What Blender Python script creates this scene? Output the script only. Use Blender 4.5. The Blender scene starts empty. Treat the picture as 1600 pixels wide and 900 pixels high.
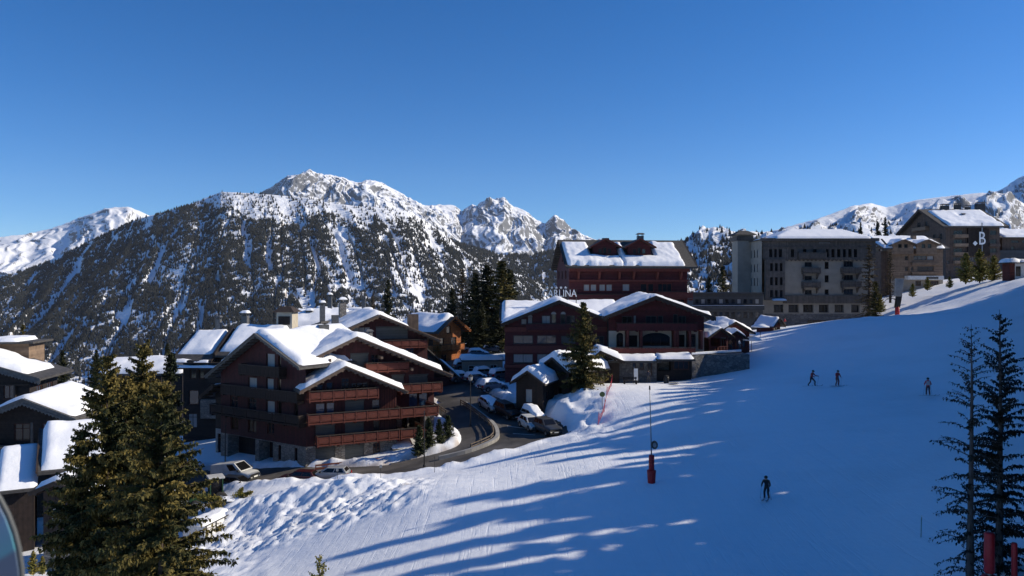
import bpy, math, random
import numpy as np
from mathutils import Vector
R = math.radians
random.seed(7)
SC = bpy.context.scene
COL = SC.collection

# ------------------------------------------------------------ camera, sky, sun, exposure
F = 1200.0                                  # focal length in photo pixels (1600 wide)
cam = bpy.data.cameras.new('camera'); cam_o = bpy.data.objects.new('camera', cam); COL.objects.link(cam_o)
cam.sensor_width = 36; cam.lens = 27.0; cam.clip_start = 0.05; cam.clip_end = 30000
cam_o.location = (0, 0, 0); cam_o.rotation_euler = (R(90), 0, 0)
cam.dof.use_dof = True; cam.dof.focus_distance = 95; cam.dof.aperture_fstop = 9
SC.camera = cam_o

SUN_EL = R(29.0); SUN_AZ = math.atan2(0.99, 0.13)      # azimuth from +Y towards +X
S = Vector((math.sin(SUN_AZ)*math.cos(SUN_EL), math.cos(SUN_AZ)*math.cos(SUN_EL), math.sin(SUN_EL)))
world = bpy.data.worlds.new('World'); SC.world = world; world.use_nodes = True
wn = world.node_tree.nodes; wl = world.node_tree.links; wn.clear()
sky = wn.new('ShaderNodeTexSky'); sky.sky_type = 'NISHITA'; sky.sun_disc = False
sky.sun_elevation = SUN_EL; sky.sun_rotation = SUN_AZ
sky.altitude = 1900; sky.air_density = 0.85; sky.dust_density = 1.0; sky.ozone_density = 4.0
bg = wn.new('ShaderNodeBackground'); bg.inputs['Strength'].default_value = 0.114
wo = wn.new('ShaderNodeOutputWorld')
hs = wn.new('ShaderNodeHueSaturation'); hs.inputs['Saturation'].default_value = 1.31; hs.inputs['Hue'].default_value = .505; wl.new(sky.outputs[0], hs.inputs['Color']); wl.new(hs.outputs[0], bg.inputs['Color']); wl.new(bg.outputs[0], wo.inputs['Surface'])

sun = bpy.data.lights.new('sun', 'SUN'); sun.energy = 4.3; sun.angle = R(0.53); sun.color = (1.0, 0.895, 0.73)
sun_o = bpy.data.objects.new('sun', sun); COL.objects.link(sun_o)
sun_o.rotation_euler = S.to_track_quat('Z', 'Y').to_euler()

SC.view_settings.view_transform = 'Standard'; SC.view_settings.look = 'None'
SC.view_settings.exposure = 0.32; SC.view_settings.gamma = 1.0; SC.view_settings.use_curve_mapping = False
SC.cycles.use_denoising = True; SC.cycles.max_bounces = 5; SC.cycles.diffuse_bounces = 4
SC.cycles.glossy_bounces = 3; SC.cycles.transparent_max_bounces = 4; SC.cycles.sample_clamp_indirect = 6

def P(u, v, Y):                              # photo pixel at depth Y -> world point
    return Vector(((u-800)/F*Y, Y, (450-v)/F*Y))

# ------------------------------------------------------------ noise
def _h(ix, iy, s):
    n = (ix.astype(np.int64)*374761393 + iy.astype(np.int64)*668265263 + s*1442695041) & 0x7fffffff
    n = ((n ^ (n >> 13))*1274126177) & 0x7fffffff
    return ((n ^ (n >> 16)) & 0xffff)/65535.0
def vn(x, y, s=0):
    x = np.asarray(x, float); y = np.asarray(y, float)
    ix = np.floor(x); iy = np.floor(y); fx = x-ix; fy = y-iy
    fx = fx*fx*fx*(fx*(fx*6-15)+10); fy = fy*fy*fy*(fy*(fy*6-15)+10)
    a = _h(ix, iy, s); b = _h(ix+1, iy, s); c = _h(ix, iy+1, s); d = _h(ix+1, iy+1, s)
    return (a*(1-fx)+b*fx)*(1-fy)+(c*(1-fx)+d*fx)*fy
def fbm(x, y, o=4, s=0, g=.5):
    t = 0; a = 1; n = 0
    x = np.asarray(x, float); y = np.asarray(y, float)
    for i in range(o):
        t = t+a*(vn(x, y, s+i*17)-.5); n += a; a *= g; x = x*2.03+5.1; y = y*2.03+9.7
    return t/n*2                              # about -1..1
def ridged(x, y, o=4, s=0):
    t = 0; a = 1; n = 0
    x = np.asarray(x, float); y = np.asarray(y, float)
    for i in range(o):
        t = t+a*(1-np.abs(2*vn(x, y, s+i*13)-1)); n += a; a *= .5; x = x*2.07+3.3; y = y*2.07+1.9
    return t/n
def sstep(a, b, x):
    t = np.clip((x-a)/(b-a), 0, 1); return t*t*(3-2*t)

# ------------------------------------------------------------ materials
MATS = {}
def mat(name, c, rough=.7, c2=None, ns=3.0, bump=0.0, bs=20.0, metal=0.0, stretch=(1, 1, 1), boards=None, bw=.16, spec=.4,
        detail=5, bdist=.02, contrast=(.35, .65), emit=None):
    m = bpy.data.materials.new(name); m.use_nodes = True
    nt = m.node_tree; n = nt.nodes; l = nt.links
    p = n['Principled BSDF']
    p.inputs['Roughness'].default_value = rough; p.inputs['Metallic'].default_value = metal
    p.inputs['Specular IOR Level'].default_value = spec
    p.inputs['Base Color'].default_value = (*c, 1)
    tc = n.new('ShaderNodeTexCoord'); mp = n.new('ShaderNodeMapping'); mp.inputs['Scale'].default_value = stretch
    l.new(tc.outputs['Object'], mp.inputs['Vector'])
    col = None
    if c2 is not None:
        no = n.new('ShaderNodeTexNoise'); no.inputs['Scale'].default_value = ns; no.inputs['Detail'].default_value = detail
        l.new(mp.outputs[0], no.inputs['Vector'])
        rp = n.new('ShaderNodeMapRange'); rp.inputs['From Min'].default_value = contrast[0]; rp.inputs['From Max'].default_value = contrast[1]
        l.new(no.outputs['Fac'], rp.inputs['Value'])
        mx = n.new('ShaderNodeMix'); mx.data_type = 'RGBA'
        mx.inputs['A'].default_value = (*c, 1); mx.inputs['B'].default_value = (*c2, 1)
        l.new(rp.outputs[0], mx.inputs['Factor']); col = mx.outputs['Result']
    hgt = None
    if bump:
        nb = n.new('ShaderNodeTexNoise'); nb.inputs['Scale'].default_value = bs; nb.inputs['Detail'].default_value = 4
        l.new(mp.outputs[0], nb.inputs['Vector']); hgt = nb.outputs['Fac']
    if boards:
        sp = n.new('ShaderNodeSeparateXYZ'); l.new(tc.outputs['Object'], sp.inputs[0])
        if boards == 'h': src = sp.outputs['Z']
        else:
            ad = n.new('ShaderNodeMath'); ad.operation = 'ADD'; l.new(sp.outputs['X'], ad.inputs[0]); l.new(sp.outputs['Y'], ad.inputs[1]); src = ad.outputs[0]
        dv = n.new('ShaderNodeMath'); dv.operation = 'DIVIDE'; dv.inputs[1].default_value = bw; l.new(src, dv.inputs[0])
        fl = n.new('ShaderNodeMath'); fl.operation = 'FLOOR'; l.new(dv.outputs[0], fl.inputs[0])
        fr = n.new('ShaderNodeMath'); fr.operation = 'SUBTRACT'; l.new(dv.outputs[0], fr.inputs[0]); l.new(fl.outputs[0], fr.inputs[1])
        wn_ = n.new('ShaderNodeTexWhiteNoise'); wn_.noise_dimensions = '1D'; l.new(fl.outputs[0], wn_.inputs['W'])
        gp = n.new('ShaderNodeMath'); gp.operation = 'GREATER_THAN'; gp.inputs[1].default_value = .1; l.new(fr.outputs[0], gp.inputs[0])
        # each board a slightly different tone
        ml = n.new('ShaderNodeMapRange'); ml.inputs['To Min'].default_value = .78; ml.inputs['To Max'].default_value = 1.15; l.new(wn_.outputs['Value'], ml.inputs['Value'])
        vm = n.new('ShaderNodeVectorMath'); vm.operation = 'SCALE'
        if col is None: vm.inputs[0].default_value = c
        else: l.new(col, vm.inputs[0])
        l.new(ml.outputs[0], vm.inputs['Scale']); col = vm.outputs[0]
        if hgt is not None:
            a2 = n.new('ShaderNodeMath'); a2.operation = 'MULTIPLY_ADD'; a2.inputs[1].default_value = .35
            l.new(hgt, a2.inputs[0]); l.new(gp.outputs[0], a2.inputs[2]); hgt = a2.outputs[0]
        else: hgt = gp.outputs[0]
        bump = bump or .6
    if hgt is not None:
        b = n.new('ShaderNodeBump'); b.inputs['Strength'].default_value = bump; b.inputs['Distance'].default_value = bdist
        l.new(hgt, b.inputs['Height']); l.new(b.outputs[0], p.inputs['Normal'])
    if col is not None: l.new(col, p.inputs['Base Color'])
    if emit:
        p.inputs['Emission Color'].default_value = (*emit[0], 1); p.inputs['Emission Strength'].default_value = emit[1]
    MATS[name] = m
    return m

def stone_mat(name, c, c2, mortar, scale=2.2):
    m = bpy.data.materials.new(name); m.use_nodes = True; nt = m.node_tree; n = nt.nodes; l = nt.links
    p = n['Principled BSDF']; p.inputs['Roughness'].default_value = .85
    tc = n.new('ShaderNodeTexCoord'); mp = n.new('ShaderNodeMapping'); mp.inputs['Scale'].default_value = (1, 1, 1.7)
    l.new(tc.outputs['Object'], mp.inputs[0])
    v = n.new('ShaderNodeTexVoronoi'); v.inputs['Scale'].default_value = scale; l.new(mp.outputs[0], v.inputs['Vector'])
    e = n.new('ShaderNodeTexVoronoi'); e.feature = 'DISTANCE_TO_EDGE'; e.inputs['Scale'].default_value = scale; l.new(mp.outputs[0], e.inputs['Vector'])
    sp = n.new('ShaderNodeSeparateColor'); l.new(v.outputs['Color'], sp.inputs[0])
    mx = n.new('ShaderNodeMix'); mx.data_type = 'RGBA'; mx.inputs['A'].default_value = (*c, 1); mx.inputs['B'].default_value = (*c2, 1)
    l.new(sp.outputs[0], mx.inputs['Factor'])
    rg = n.new('ShaderNodeMapRange'); rg.inputs['From Max'].default_value = .09; l.new(e.outputs['Distance'], rg.inputs['Value'])
    m2 = n.new('ShaderNodeMix'); m2.data_type = 'RGBA'; m2.inputs['A'].default_value = (*mortar, 1)
    l.new(rg.outputs[0], m2.inputs['Factor']); l.new(mx.outputs['Result'], m2.inputs['B']); l.new(m2.outputs['Result'], p.inputs['Base Color'])
    b = n.new('ShaderNodeBump'); b.inputs['Strength'].default_value = .8; b.inputs['Distance'].default_value = .06
    l.new(rg.outputs[0], b.inputs['Height']); l.new(b.outputs[0], p.inputs['Normal'])
    MATS[name] = m; return m

SNOW = (.90, .92, .955)
def snow_mat(name, tracks=False):
    m = bpy.data.materials.new(name); m.use_nodes = True; nt = m.node_tree; n = nt.nodes; l = nt.links
    p = n['Principled BSDF']; p.inputs['Base Color'].default_value = (*SNOW, 1); p.inputs['Roughness'].default_value = .62
    p.inputs['Specular IOR Level'].default_value = .25
    tc = n.new('ShaderNodeTexCoord')
    a = n.new('ShaderNodeTexNoise'); a.inputs['Scale'].default_value = 1.1; a.inputs['Detail'].default_value = 9; a.inputs['Roughness'].default_value = .62
    l.new(tc.outputs['Object'], a.inputs['Vector']); h = a.outputs['Fac']
    if tracks:     # groomer corduroy and ski tracks: stretched noise running down the run
        mp = n.new('ShaderNodeMapping'); mp.inputs['Rotation'].default_value = (0, 0, R(-35)); mp.inputs['Scale'].default_value = (2.6, .16, 1)
        l.new(tc.outputs['Object'], mp.inputs[0])
        t = n.new('ShaderNodeTexNoise'); t.inputs['Scale'].default_value = 1.0; t.inputs['Detail'].default_value = 6
        l.new(mp.outputs[0], t.inputs['Vector'])
        ad = n.new('ShaderNodeMath'); ad.operation = 'MULTIPLY_ADD'; ad.inputs[1].default_value = .28
        l.new(t.outputs['Fac'], ad.inputs[0]); l.new(h, ad.inputs[2]); h = ad.outputs[0]
        for rz, sx, sc in ((-58, 3.4, .8), (-14, 2.2, .7), (40, 4.0, .35)):      # crossing ski tracks
            m3 = n.new('ShaderNodeMapping'); m3.inputs['Rotation'].default_value = (0, 0, R(rz)); m3.inputs['Scale'].default_value = (sx, .11, 1); l.new(tc.outputs['Object'], m3.inputs[0])
            t3 = n.new('ShaderNodeTexNoise'); t3.inputs['Scale'].default_value = 1.0; t3.inputs['Detail'].default_value = 3; t3.inputs['Distortion'].default_value = 1.4; l.new(m3.outputs[0], t3.inputs['Vector'])
            g3 = n.new('ShaderNodeMapRange'); g3.inputs['From Min'].default_value = .60; g3.inputs['From Max'].default_value = .68; g3.inputs['To Max'].default_value = -.22*sc; l.new(t3.outputs['Fac'], g3.inputs['Value'])
            a3 = n.new('ShaderNodeMath'); a3.operation = 'ADD'; l.new(g3.outputs[0], a3.inputs[0]); l.new(h, a3.inputs[1]); h = a3.outputs[0]
        d = n.new('ShaderNodeTexNoise'); d.inputs['Scale'].default_value = .09; d.inputs['Detail'].default_value = 7
        l.new(tc.outputs['Object'], d.inputs['Vector'])
        rp = n.new('ShaderNodeMapRange'); rp.inputs['From Min'].default_value = .5; rp.inputs['From Max'].default_value = .75; rp.inputs['To Max'].default_value = .8
        l.new(d.outputs['Fac'], rp.inputs['Value'])
        mx = n.new('ShaderNodeMix'); mx.data_type = 'RGBA'; mx.inputs['A'].default_value = (*SNOW, 1); mx.inputs['B'].default_value = (.78, .80, .82, 1)
        l.new(rp.outputs[0], mx.inputs['Factor'])
        at = n.new('ShaderNodeAttribute'); at.attribute_name = 'dirt'
        md = n.new('ShaderNodeMix'); md.data_type = 'RGBA'; md.inputs['B'].default_value = (.30, .215, .15, 1)
        l.new(at.outputs['Fac'], md.inputs['Factor']); l.new(mx.outputs['Result'], md.inputs['A']); l.new(md.outputs['Result'], p.inputs['Base Color'])
    b = n.new('ShaderNodeBump'); b.inputs['Strength'].default_value = .55; b.inputs['Distance'].default_value = .12
    l.new(h, b.inputs['Height']); l.new(b.outputs[0], p.inputs['Normal'])
    MATS[name] = m; return m
snow_mat('snow'); snow_mat('piste_snow', True)

def mountain_mat(name, rock, rock2, lo, hi, ns=.004):
    m = bpy.data.materials.new(name); m.use_nodes = True; nt = m.node_tree; n = nt.nodes; l = nt.links
    p = n['Principled BSDF']; p.inputs['Roughness'].default_value = .8; p.inputs['Specular IOR Level'].default_value = .1
    tc = n.new('ShaderNodeTexCoord'); g = n.new('ShaderNodeNewGeometry'); sp = n.new('ShaderNodeSeparateXYZ'); l.new(g.outputs['True Normal'], sp.inputs[0])
    no = n.new('ShaderNodeTexNoise'); no.inputs['Scale'].default_value = ns*6; no.inputs['Detail'].default_value = 10; no.inputs['Roughness'].default_value = .7
    l.new(tc.outputs['Object'], no.inputs['Vector'])
    ad = n.new('ShaderNodeMath'); ad.operation = 'MULTIPLY_ADD'; ad.inputs[1].default_value = .55; l.new(no.outputs['Fac'], ad.inputs[0]); l.new(sp.outputs['Z'], ad.inputs[2])
    rp = n.new('ShaderNodeMapRange'); rp.inputs['From Min'].default_value = lo; rp.inputs['From Max'].default_value = hi; l.new(ad.outputs[0], rp.inputs['Value'])
    rn = n.new('ShaderNodeTexNoise'); rn.inputs['Scale'].default_value = ns*9; rn.inputs['Detail'].default_value = 8; l.new(tc.outputs['Object'], rn.inputs['Vector'])
    mr = n.new('ShaderNodeMix'); mr.data_type = 'RGBA'; mr.inputs['A'].default_value = (*rock, 1); mr.inputs['B'].default_value = (*rock2, 1); l.new(rn.outputs['Fac'], mr.inputs['Factor'])
    mx = n.new('ShaderNodeMix'); mx.data_type = 'RGBA'; l.new(mr.outputs['Result'], mx.inputs['A']); mx.inputs['B'].default_value = (*SNOW, 1)
    l.new(rp.outputs[0], mx.inputs['Factor']); l.new(mx.outputs['Result'], p.inputs['Base Color'])
    b = n.new('ShaderNodeBump'); b.inputs['Strength'].default_value = .7; b.inputs['Distance'].default_value = 14
    l.new(no.outputs['Fac'], b.inputs['Height']); l.new(b.outputs[0], p.inputs['Normal'])
    MATS[name] = m; return m
mountain_mat('mountain_forest_floor', (.24, .20, .165), (.36, .31, .26), .66, .86)
mountain_mat('mountain_peak', (.115, .122, .135), (.21, .215, .225), .89, 1.03, .0028)
mountain_mat('mountain_ridge', (.13, .135, .145), (.22, .222, .23), .82, .97, .005)

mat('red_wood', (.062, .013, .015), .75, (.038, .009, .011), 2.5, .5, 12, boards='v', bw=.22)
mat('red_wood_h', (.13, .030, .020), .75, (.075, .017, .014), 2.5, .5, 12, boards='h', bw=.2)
mat('balcony_wood', (.155, .038, .023), .7, (.09, .024, .016), 5, .4, 18, stretch=(1, 1, 3))
mat('carlina_wood', (.088, .016, .020), .75, (.058, .012, .015), 2.0, .5, 12, boards='h', bw=.24)
mat('carlina_trim', (.15, .035, .026), .7, (.10, .024, .02), 3, .3, 15)
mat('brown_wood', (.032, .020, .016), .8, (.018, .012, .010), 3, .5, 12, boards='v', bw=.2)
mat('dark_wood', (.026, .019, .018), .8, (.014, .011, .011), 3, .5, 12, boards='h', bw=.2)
mat('dark_trim', (.055, .038, .030), .75, (.03, .022, .018), 4, .3, 20)
mat('pale_trim', (.17, .12, .09), .75, (.11, .08, .06), 4, .3, 20)
mat('grey_trim', (.12, .12, .115), .75, (.08, .08, .078), 4, .3, 20)
mat('orange_wood', (.36, .115, .022), .65, (.23, .065, .013), 3, .4, 14, boards='h', bw=.25)
mat('slate', (.045, .043, .042), .7, (.085, .08, .075), 2.2, .6, 9, boards='h', bw=.3)
mat('roof_bare', (.085, .08, .072), .8, (.05, .046, .042), 3, .4, 10)
mat('shutter_grey', (.10, .105, .10), .55, (.085, .09, .088), 1.5, boards='h', bw=.09)
mat('curtain', (.36, .36, .35), .8, (.27, .27, .27), 2.5, .3, 9, stretch=(4, 4, .3))
mat('glass', (.018, .022, .028), .06, (.03, .034, .04), 1.2, spec=.7)
mat('glass_blue', (.03, .07, .14), .05, (.02, .04, .08), 1.2, spec=.8)
mat('glass_dark', (.008, .008, .009), .15, spec=.5)
mat('frame_wood', (.09, .035, .025), .7, (.06, .025, .02), 6)
mat('frame_grey', (.07, .07, .07), .6, (.05, .05, .05), 6)
mat('frame_white', (.6, .6, .58), .6, (.5, .5, .5), 6)
mat('plaster_cream', (.52, .47, .38), .85, (.44, .39, .31), 1.3, .3, 25)
mat('plaster_grey', (.32, .287, .24), .88, (.265, .238, .20), .8, .3, 25)
mat('grey_timber', (.125, .108, .094), .8, (.08, .07, .062), 1.5, .4, 12, boards='v', bw=.25)
mat('wing_cladding', (.055, .062, .072), .7, (.04, .045, .052), 1.5, .4, 10, boards='h', bw=.35)
mat('tan_timber', (.26, .18, .12), .8, (.18, .125, .085), 1.5, .4, 12, boards='h', bw=.28)
mat('taupe_timber', (.11, .078, .060), .8, (.07, .05, .041), 1.5, .4, 12, boards='v', bw=.28)
stone_mat('stone_warm', (.30, .27, .23), (.17, .15, .13), (.11, .10, .09))
stone_mat('stone_grey', (.21, .20, .19), (.12, .115, .11), (.07, .07, .07), 1.6)
mat('concrete', (.34, .33, .31), .9, (.26, .25, .24), 1.2, .4, 14)
mat('asphalt', (.055, .050, .046), .8, (.15, .135, .12), .28, .4, 30, detail=9, contrast=(.42, .72))
mat('paint_white', (.75, .75, .72), .7, (.55, .54, .52), 4)
mat('metal_dark', (.05, .05, .052), .5, (.035, .035, .037), 8, metal=.6)
mat('metal_grey', (.34, .35, .36), .45, (.26, .27, .28), 6, metal=.7)
mat('tin_chimney', (.16, .16, .16), .55, (.10, .10, .10), 3, metal=.4)
mat('vinyl_red', (.42, .014, .018), .5, (.30, .01, .014), 3, .3, 6)
mat('net_red', (.65, .06, .08), .7, (.5, .05, .06), 3)
mat('sign_white', (.85, .85, .83), .5, (.75, .75, .73), 3)
mat('rubber', (.02, .02, .02), .85, (.03, .03, .03), 5)
mat('wood_rail', (.17, .13, .095), .75, (.11, .085, .06), 3, .4, 16)
mat('bark', (.085, .062, .048), .9, (.045, .034, .028), 5, .8, 22, stretch=(3, 3, .6))
mat('bark_grey', (.10, .09, .085), .9, (.05, .045, .042), 5, .8, 22, stretch=(3, 3, .6))
for nm, a, b in (('needles_olive', (.034, .040, .015), (.17, .13, .036)), ('needles_dark', (.017, .024, .013), (.050, .050, .020)),
                 ('needles_green', (.040, .054, .026), (.10, .10, .042)), ('needles_young', (.14, .14, .034), (.33, .26, .07)),
                 ('needles_brown', (.055, .045, .025), (.13, .09, .05)), ('needles_bare', (.012, .014, .011), (.030, .030, .022))):
    mat(nm, a, .75, b, .55, spec=.15, contrast=(.40, .64))
mat('far_trees', (.019, .023, .025), .9, (.036, .037, .035), .02, spec=.05)

# ------------------------------------------------------------ mesh building
def M(name): return MATS[name] if isinstance(name, str) else name
def mesh_np(name, verts, faces_flat, k, mats, smooth=False):
    """verts (n,3), faces_flat (m*k) with k corners each"""
    me = bpy.data.meshes.new(name); verts = np.asarray(verts, np.float32); fl = np.asarray(faces_flat, np.int32).ravel()
    m = len(fl)//k
    me.vertices.add(len(verts)); me.vertices.foreach_set('co', verts.ravel())
    me.loops.add(len(fl)); me.loops.foreach_set('vertex_index', fl)
    me.polygons.add(m); me.polygons.foreach_set('loop_start', np.arange(0, m*k, k, dtype=np.int32))
    me.polygons.foreach_set('loop_total', np.full(m, k, np.int32))
    if smooth: me.polygons.foreach_set('use_smooth', np.ones(m, bool))
    me.update(calc_edges=True)
    for x in (mats if isinstance(mats, (list, tuple)) else [mats]): me.materials.append(M(x))
    return me
def link(name, me, parent=None, loc=(0, 0, 0), yaw=0):
    o = bpy.data.objects.new(name, me); COL.objects.link(o); o.parent = parent; o.location = loc; o.rotation_euler[2] = yaw
    return o
def tag(o, label=None, cat=None, group=None, kind=None):
    if label: o['label'] = label
    if cat: o['category'] = cat
    if group: o['group'] = group
    if kind: o['kind'] = kind
    return o
def thing(name, label, cat, loc=(0, 0, 0), yaw=0, group=None):
    o = bpy.data.objects.new(name, None); COL.objects.link(o); o.location = loc; o.rotation_euler[2] = yaw
    o.empty_display_size = .3
    return tag(o, label, cat, group)
def copy_tree(o, parent=None):
    c = o.copy(); COL.objects.link(c); c.parent = parent
    for ch in o.children: copy_tree(ch, c)
    return c

class MB:
    def __init__(s): s.v = []; s.f = []; s.m = []; s.cm = 0
    def add(s, vs, fs):
        b = len(s.v); s.v += [tuple(p) for p in vs]
        for f in fs: s.f.append([b+i for i in f]); s.m.append(s.cm)
        return s
    def hexa(s, p):        # p: 4 bottom ccw, 4 top ccw
        return s.add(p, [(3, 2, 1, 0), (4, 5, 6, 7), (0, 1, 5, 4), (1, 2, 6, 5), (2, 3, 7, 6), (3, 0, 4, 7)])
    def box(s, x0, x1, y0, y1, z0, z1):
        return s.hexa([(x0, y0, z0), (x1, y0, z0), (x1, y1, z0), (x0, y1, z0), (x0, y0, z1), (x1, y0, z1), (x1, y1, z1), (x0, y1, z1)])
    def ext(s, pts, vec):  # prism: polygon pts extruded by vec
        n = len(pts); q = [(p[0]+vec[0], p[1]+vec[1], p[2]+vec[2]) for p in pts]
        return s.add(list(pts)+q, [tuple(range(n))[::-1], tuple(range(n, 2*n))]+[(i, (i+1) % n, n+(i+1) % n, n+i) for i in range(n)])
    def tube(s, pts, rs, n=8, cap=True):
        pts = [Vector(p) for p in pts]
        if not isinstance(rs, (list, tuple)): rs = [rs]*len(pts)
        vs = []
        for i, p in enumerate(pts):
            d = (pts[min(i+1, len(pts)-1)]-pts[max(i-1, 0)]).normalized()
            a = d.cross(Vector((0, 0, 1)) if abs(d.z) < .9 else Vector((1, 0, 0))).normalized(); b = d.cross(a)
            for k in range(n):
                t = 2*math.pi*k/n; vs.append(p+(a*math.cos(t)+b*math.sin(t))*rs[i])
        fs = []
        for i in range(len(pts)-1):
            for k in range(n): fs.append((i*n+k, i*n+(k+1) % n, (i+1)*n+(k+1) % n, (i+1)*n+k))
        if cap: fs += [tuple(range(n))[::-1], tuple(range((len(pts)-1)*n, len(pts)*n))]
        return s.add(vs, fs)
    def lathe(s, prof, n=12, c=(0, 0, 0)):   # prof [(r,z)]
        vs = [(c[0]+r*math.cos(2*math.pi*k/n), c[1]+r*math.sin(2*math.pi*k/n), c[2]+z) for r, z in prof for k in range(n)]
        fs = [(i*n+k, i*n+(k+1) % n, (i+1)*n+(k+1) % n, (i+1)*n+k) for i in range(len(prof)-1) for k in range(n)]
        fs += [tuple(range(n))[::-1], tuple(range((len(prof)-1)*n, len(prof)*n))]
        return s.add(vs, fs)
    def mesh(s, name, mats, smooth=False):
        me = bpy.data.meshes.new(name); me.from_pydata(s.v, [], s.f); me.update()
        for x in (mats if isinstance(mats, (list, tuple)) else [mats]): me.materials.append(M(x))
        if isinstance(mats, (list, tuple)): me.polygons.foreach_set('material_index', s.m)
        if smooth: me.polygons.foreach_set('use_smooth', [True]*len(me.polygons))
        return me
    def build(s, name, mats, parent=None, smooth=False, bevel=0):
        me = s.mesh(name, mats, smooth)
        if bevel:
            import bmesh
            bm = bmesh.new(); bm.from_mesh(me)
            bmesh.ops.bevel(bm, geom=list(bm.edges), offset=bevel, segments=2, affect='EDGES', profile=.6, clamp_overlap=True)
            bm.to_mesh(me); bm.free()
        return link(name, me, parent)

# ------------------------------------------------------------ facade frames
class Fr:
    """a wall plane in a thing's own space: a along the wall, z up, d outwards"""
    def __init__(s, o, side):
        s.o = o; s.ax, s.n = {'f': ((1, 0), (0, -1)), 'b': ((-1, 0), (0, 1)), 'r': ((0, 1), (1, 0)), 'l': ((0, -1), (-1, 0))}[side]
    def __call__(s, a, z, d=0):
        return (s.o[0]+s.ax[0]*a+s.n[0]*d, s.o[1]+s.ax[1]*a+s.n[1]*d, z)
    def box(s, mb, a0, a1, z0, z1, d0, d1):
        return mb.hexa([s(a0, z0, d1), s(a1, z0, d1), s(a1, z0, d0), s(a0, z0, d0), s(a0, z1, d1), s(a1, z1, d1), s(a1, z1, d0), s(a0, z1, d0)])
def clip(poly, hull):
    n = len(hull)
    for i in range(n):
        a = hull[i]; b = hull[(i+1) % n]; out = []
        f = lambda p: (b[0]-a[0])*(p[1]-a[1])-(b[1]-a[1])*(p[0]-a[0])
        for j in range(len(poly)):
            p = poly[j]; q = poly[(j+1) % len(poly)]; fp = f(p); fq = f(q)
            if fp >= -1e-9: out.append(p)
            if (fp > 1e-9 and fq < -1e-9) or (fp < -1e-9 and fq > 1e-9):
                t = fp/(fp-fq); out.append((p[0]+(q[0]-p[0])*t, p[1]+(q[1]-p[1])*t))
        poly = out
        if len(poly) < 3: return None
    return poly
def wall(parent, fr, outline, wins=(), m='red_wood', depth=.22, name='wall', fm='frame_wood', zone=None):
    """outline: convex ccw [(a,z)]; wins: (a0,a1,z0,z1,kind). Real openings with reveals; a window object in each."""
    xs = sorted({p[0] for p in outline} | {w[0] for w in wins} | {w[1] for w in wins})
    zs = sorted({p[1] for p in outline} | {w[2] for w in wins} | {w[3] for w in wins})
    mb = MB()
    for i in range(len(xs)-1):
        for j in range(len(zs)-1):
            x0, x1, z0, z1 = xs[i], xs[i+1], zs[j], zs[j+1]; cx, cz = (x0+x1)/2, (z0+z1)/2
            if x1-x0 < 1e-6 or z1-z0 < 1e-6 or any(w[0] < cx < w[1] and w[2] < cz < w[3] for w in wins): continue
            q = clip([(x0, z0), (x1, z0), (x1, z1), (x0, z1)], outline)
            if q: mb.add([fr(a, z) for a, z in q], [tuple(range(len(q)))])
    for w in wins:
        a0, a1, z0, z1, k = w[:5]; D = 1.6 if k == 'g' else depth
        c = [(a0, z0), (a1, z0), (a1, z1), (a0, z1)]
        for i in range(4):
            p, q = c[i], c[(i+1) % 4]; mb.add([fr(*p), fr(*p, -D), fr(*q, -D), fr(*q)], [(0, 1, 2, 3)])
    mb.build(name, m, parent)
    for w in wins: window(parent, fr, *w[:5], depth=depth, fm=fm)
def window(parent, fr, a0, a1, z0, z1, k='w', depth=.22, fm='frame_wood'):
    W, H = a1-a0, z1-z0
    if k == 'g':                                     # deep dark garage or passage
        fr.box(MB(), a0, a1, z0, z1, -1.62, -1.58).build('inner_door', 'dark_wood', parent); return
    if k == 's':
        mb = MB(); fr.box(mb, a0, a1, z0, z1, -depth-.02, -depth+.06); s = mb.build('roller_shutter', 'shutter_grey', parent)
        mb = MB(); fr.box(mb, a0-.03, a1+.03, z1-.16, z1+.02, -depth+.02, .03); mb.build('shutter_box', 'frame_grey', s); return
    d0, d1 = (-depth, -depth+.12) if k[0] != 'p' else (.003, .09)
    t = min(.09, W*.12); mb = MB()
    fr.box(mb, a0, a0+t, z0, z1, d0, d1); fr.box(mb, a1-t, a1, z0, z1, d0, d1)
    fr.box(mb, a0+t, a1-t, z0, z0+t, d0, d1); fr.box(mb, a0+t, a1-t, z1-t, z1, d0, d1)
    n = 1 if W < .75 else (2 if W < 1.9 else 3)
    if '1' in k: n = 1
    if '2' in k: n = 2
    for i in range(1, n):
        x = a0+W*i/n; fr.box(mb, x-.035, x+.035, z0+t, z1-t, d0+.01, d1-.01)
    if H > 1.7 and '1' not in k: fr.box(mb, a0+t, a1-t, z1-.55, z1-.49, d0+.015, d1-.015)
    o = mb.build('window', fm, parent)
    gm = 'curtain' if 'c' in k else 'glass_blue' if 'b' in k else 'glass_dark' if 'd' in k else 'glass'
    me = MB(); fr.box(me, a0+t*.5, a1-t*.5, z0+t*.5, z1-t*.5, d0+.03, d0+.055); me.build('pane', gm, o)
    if k[0] != 'p' and H < 1.75:
        me = MB(); fr.box(me, a0-.06, a1+.06, z0-.06, z0-.003, -depth, .07); me.build('sill', fm, o)

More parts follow.
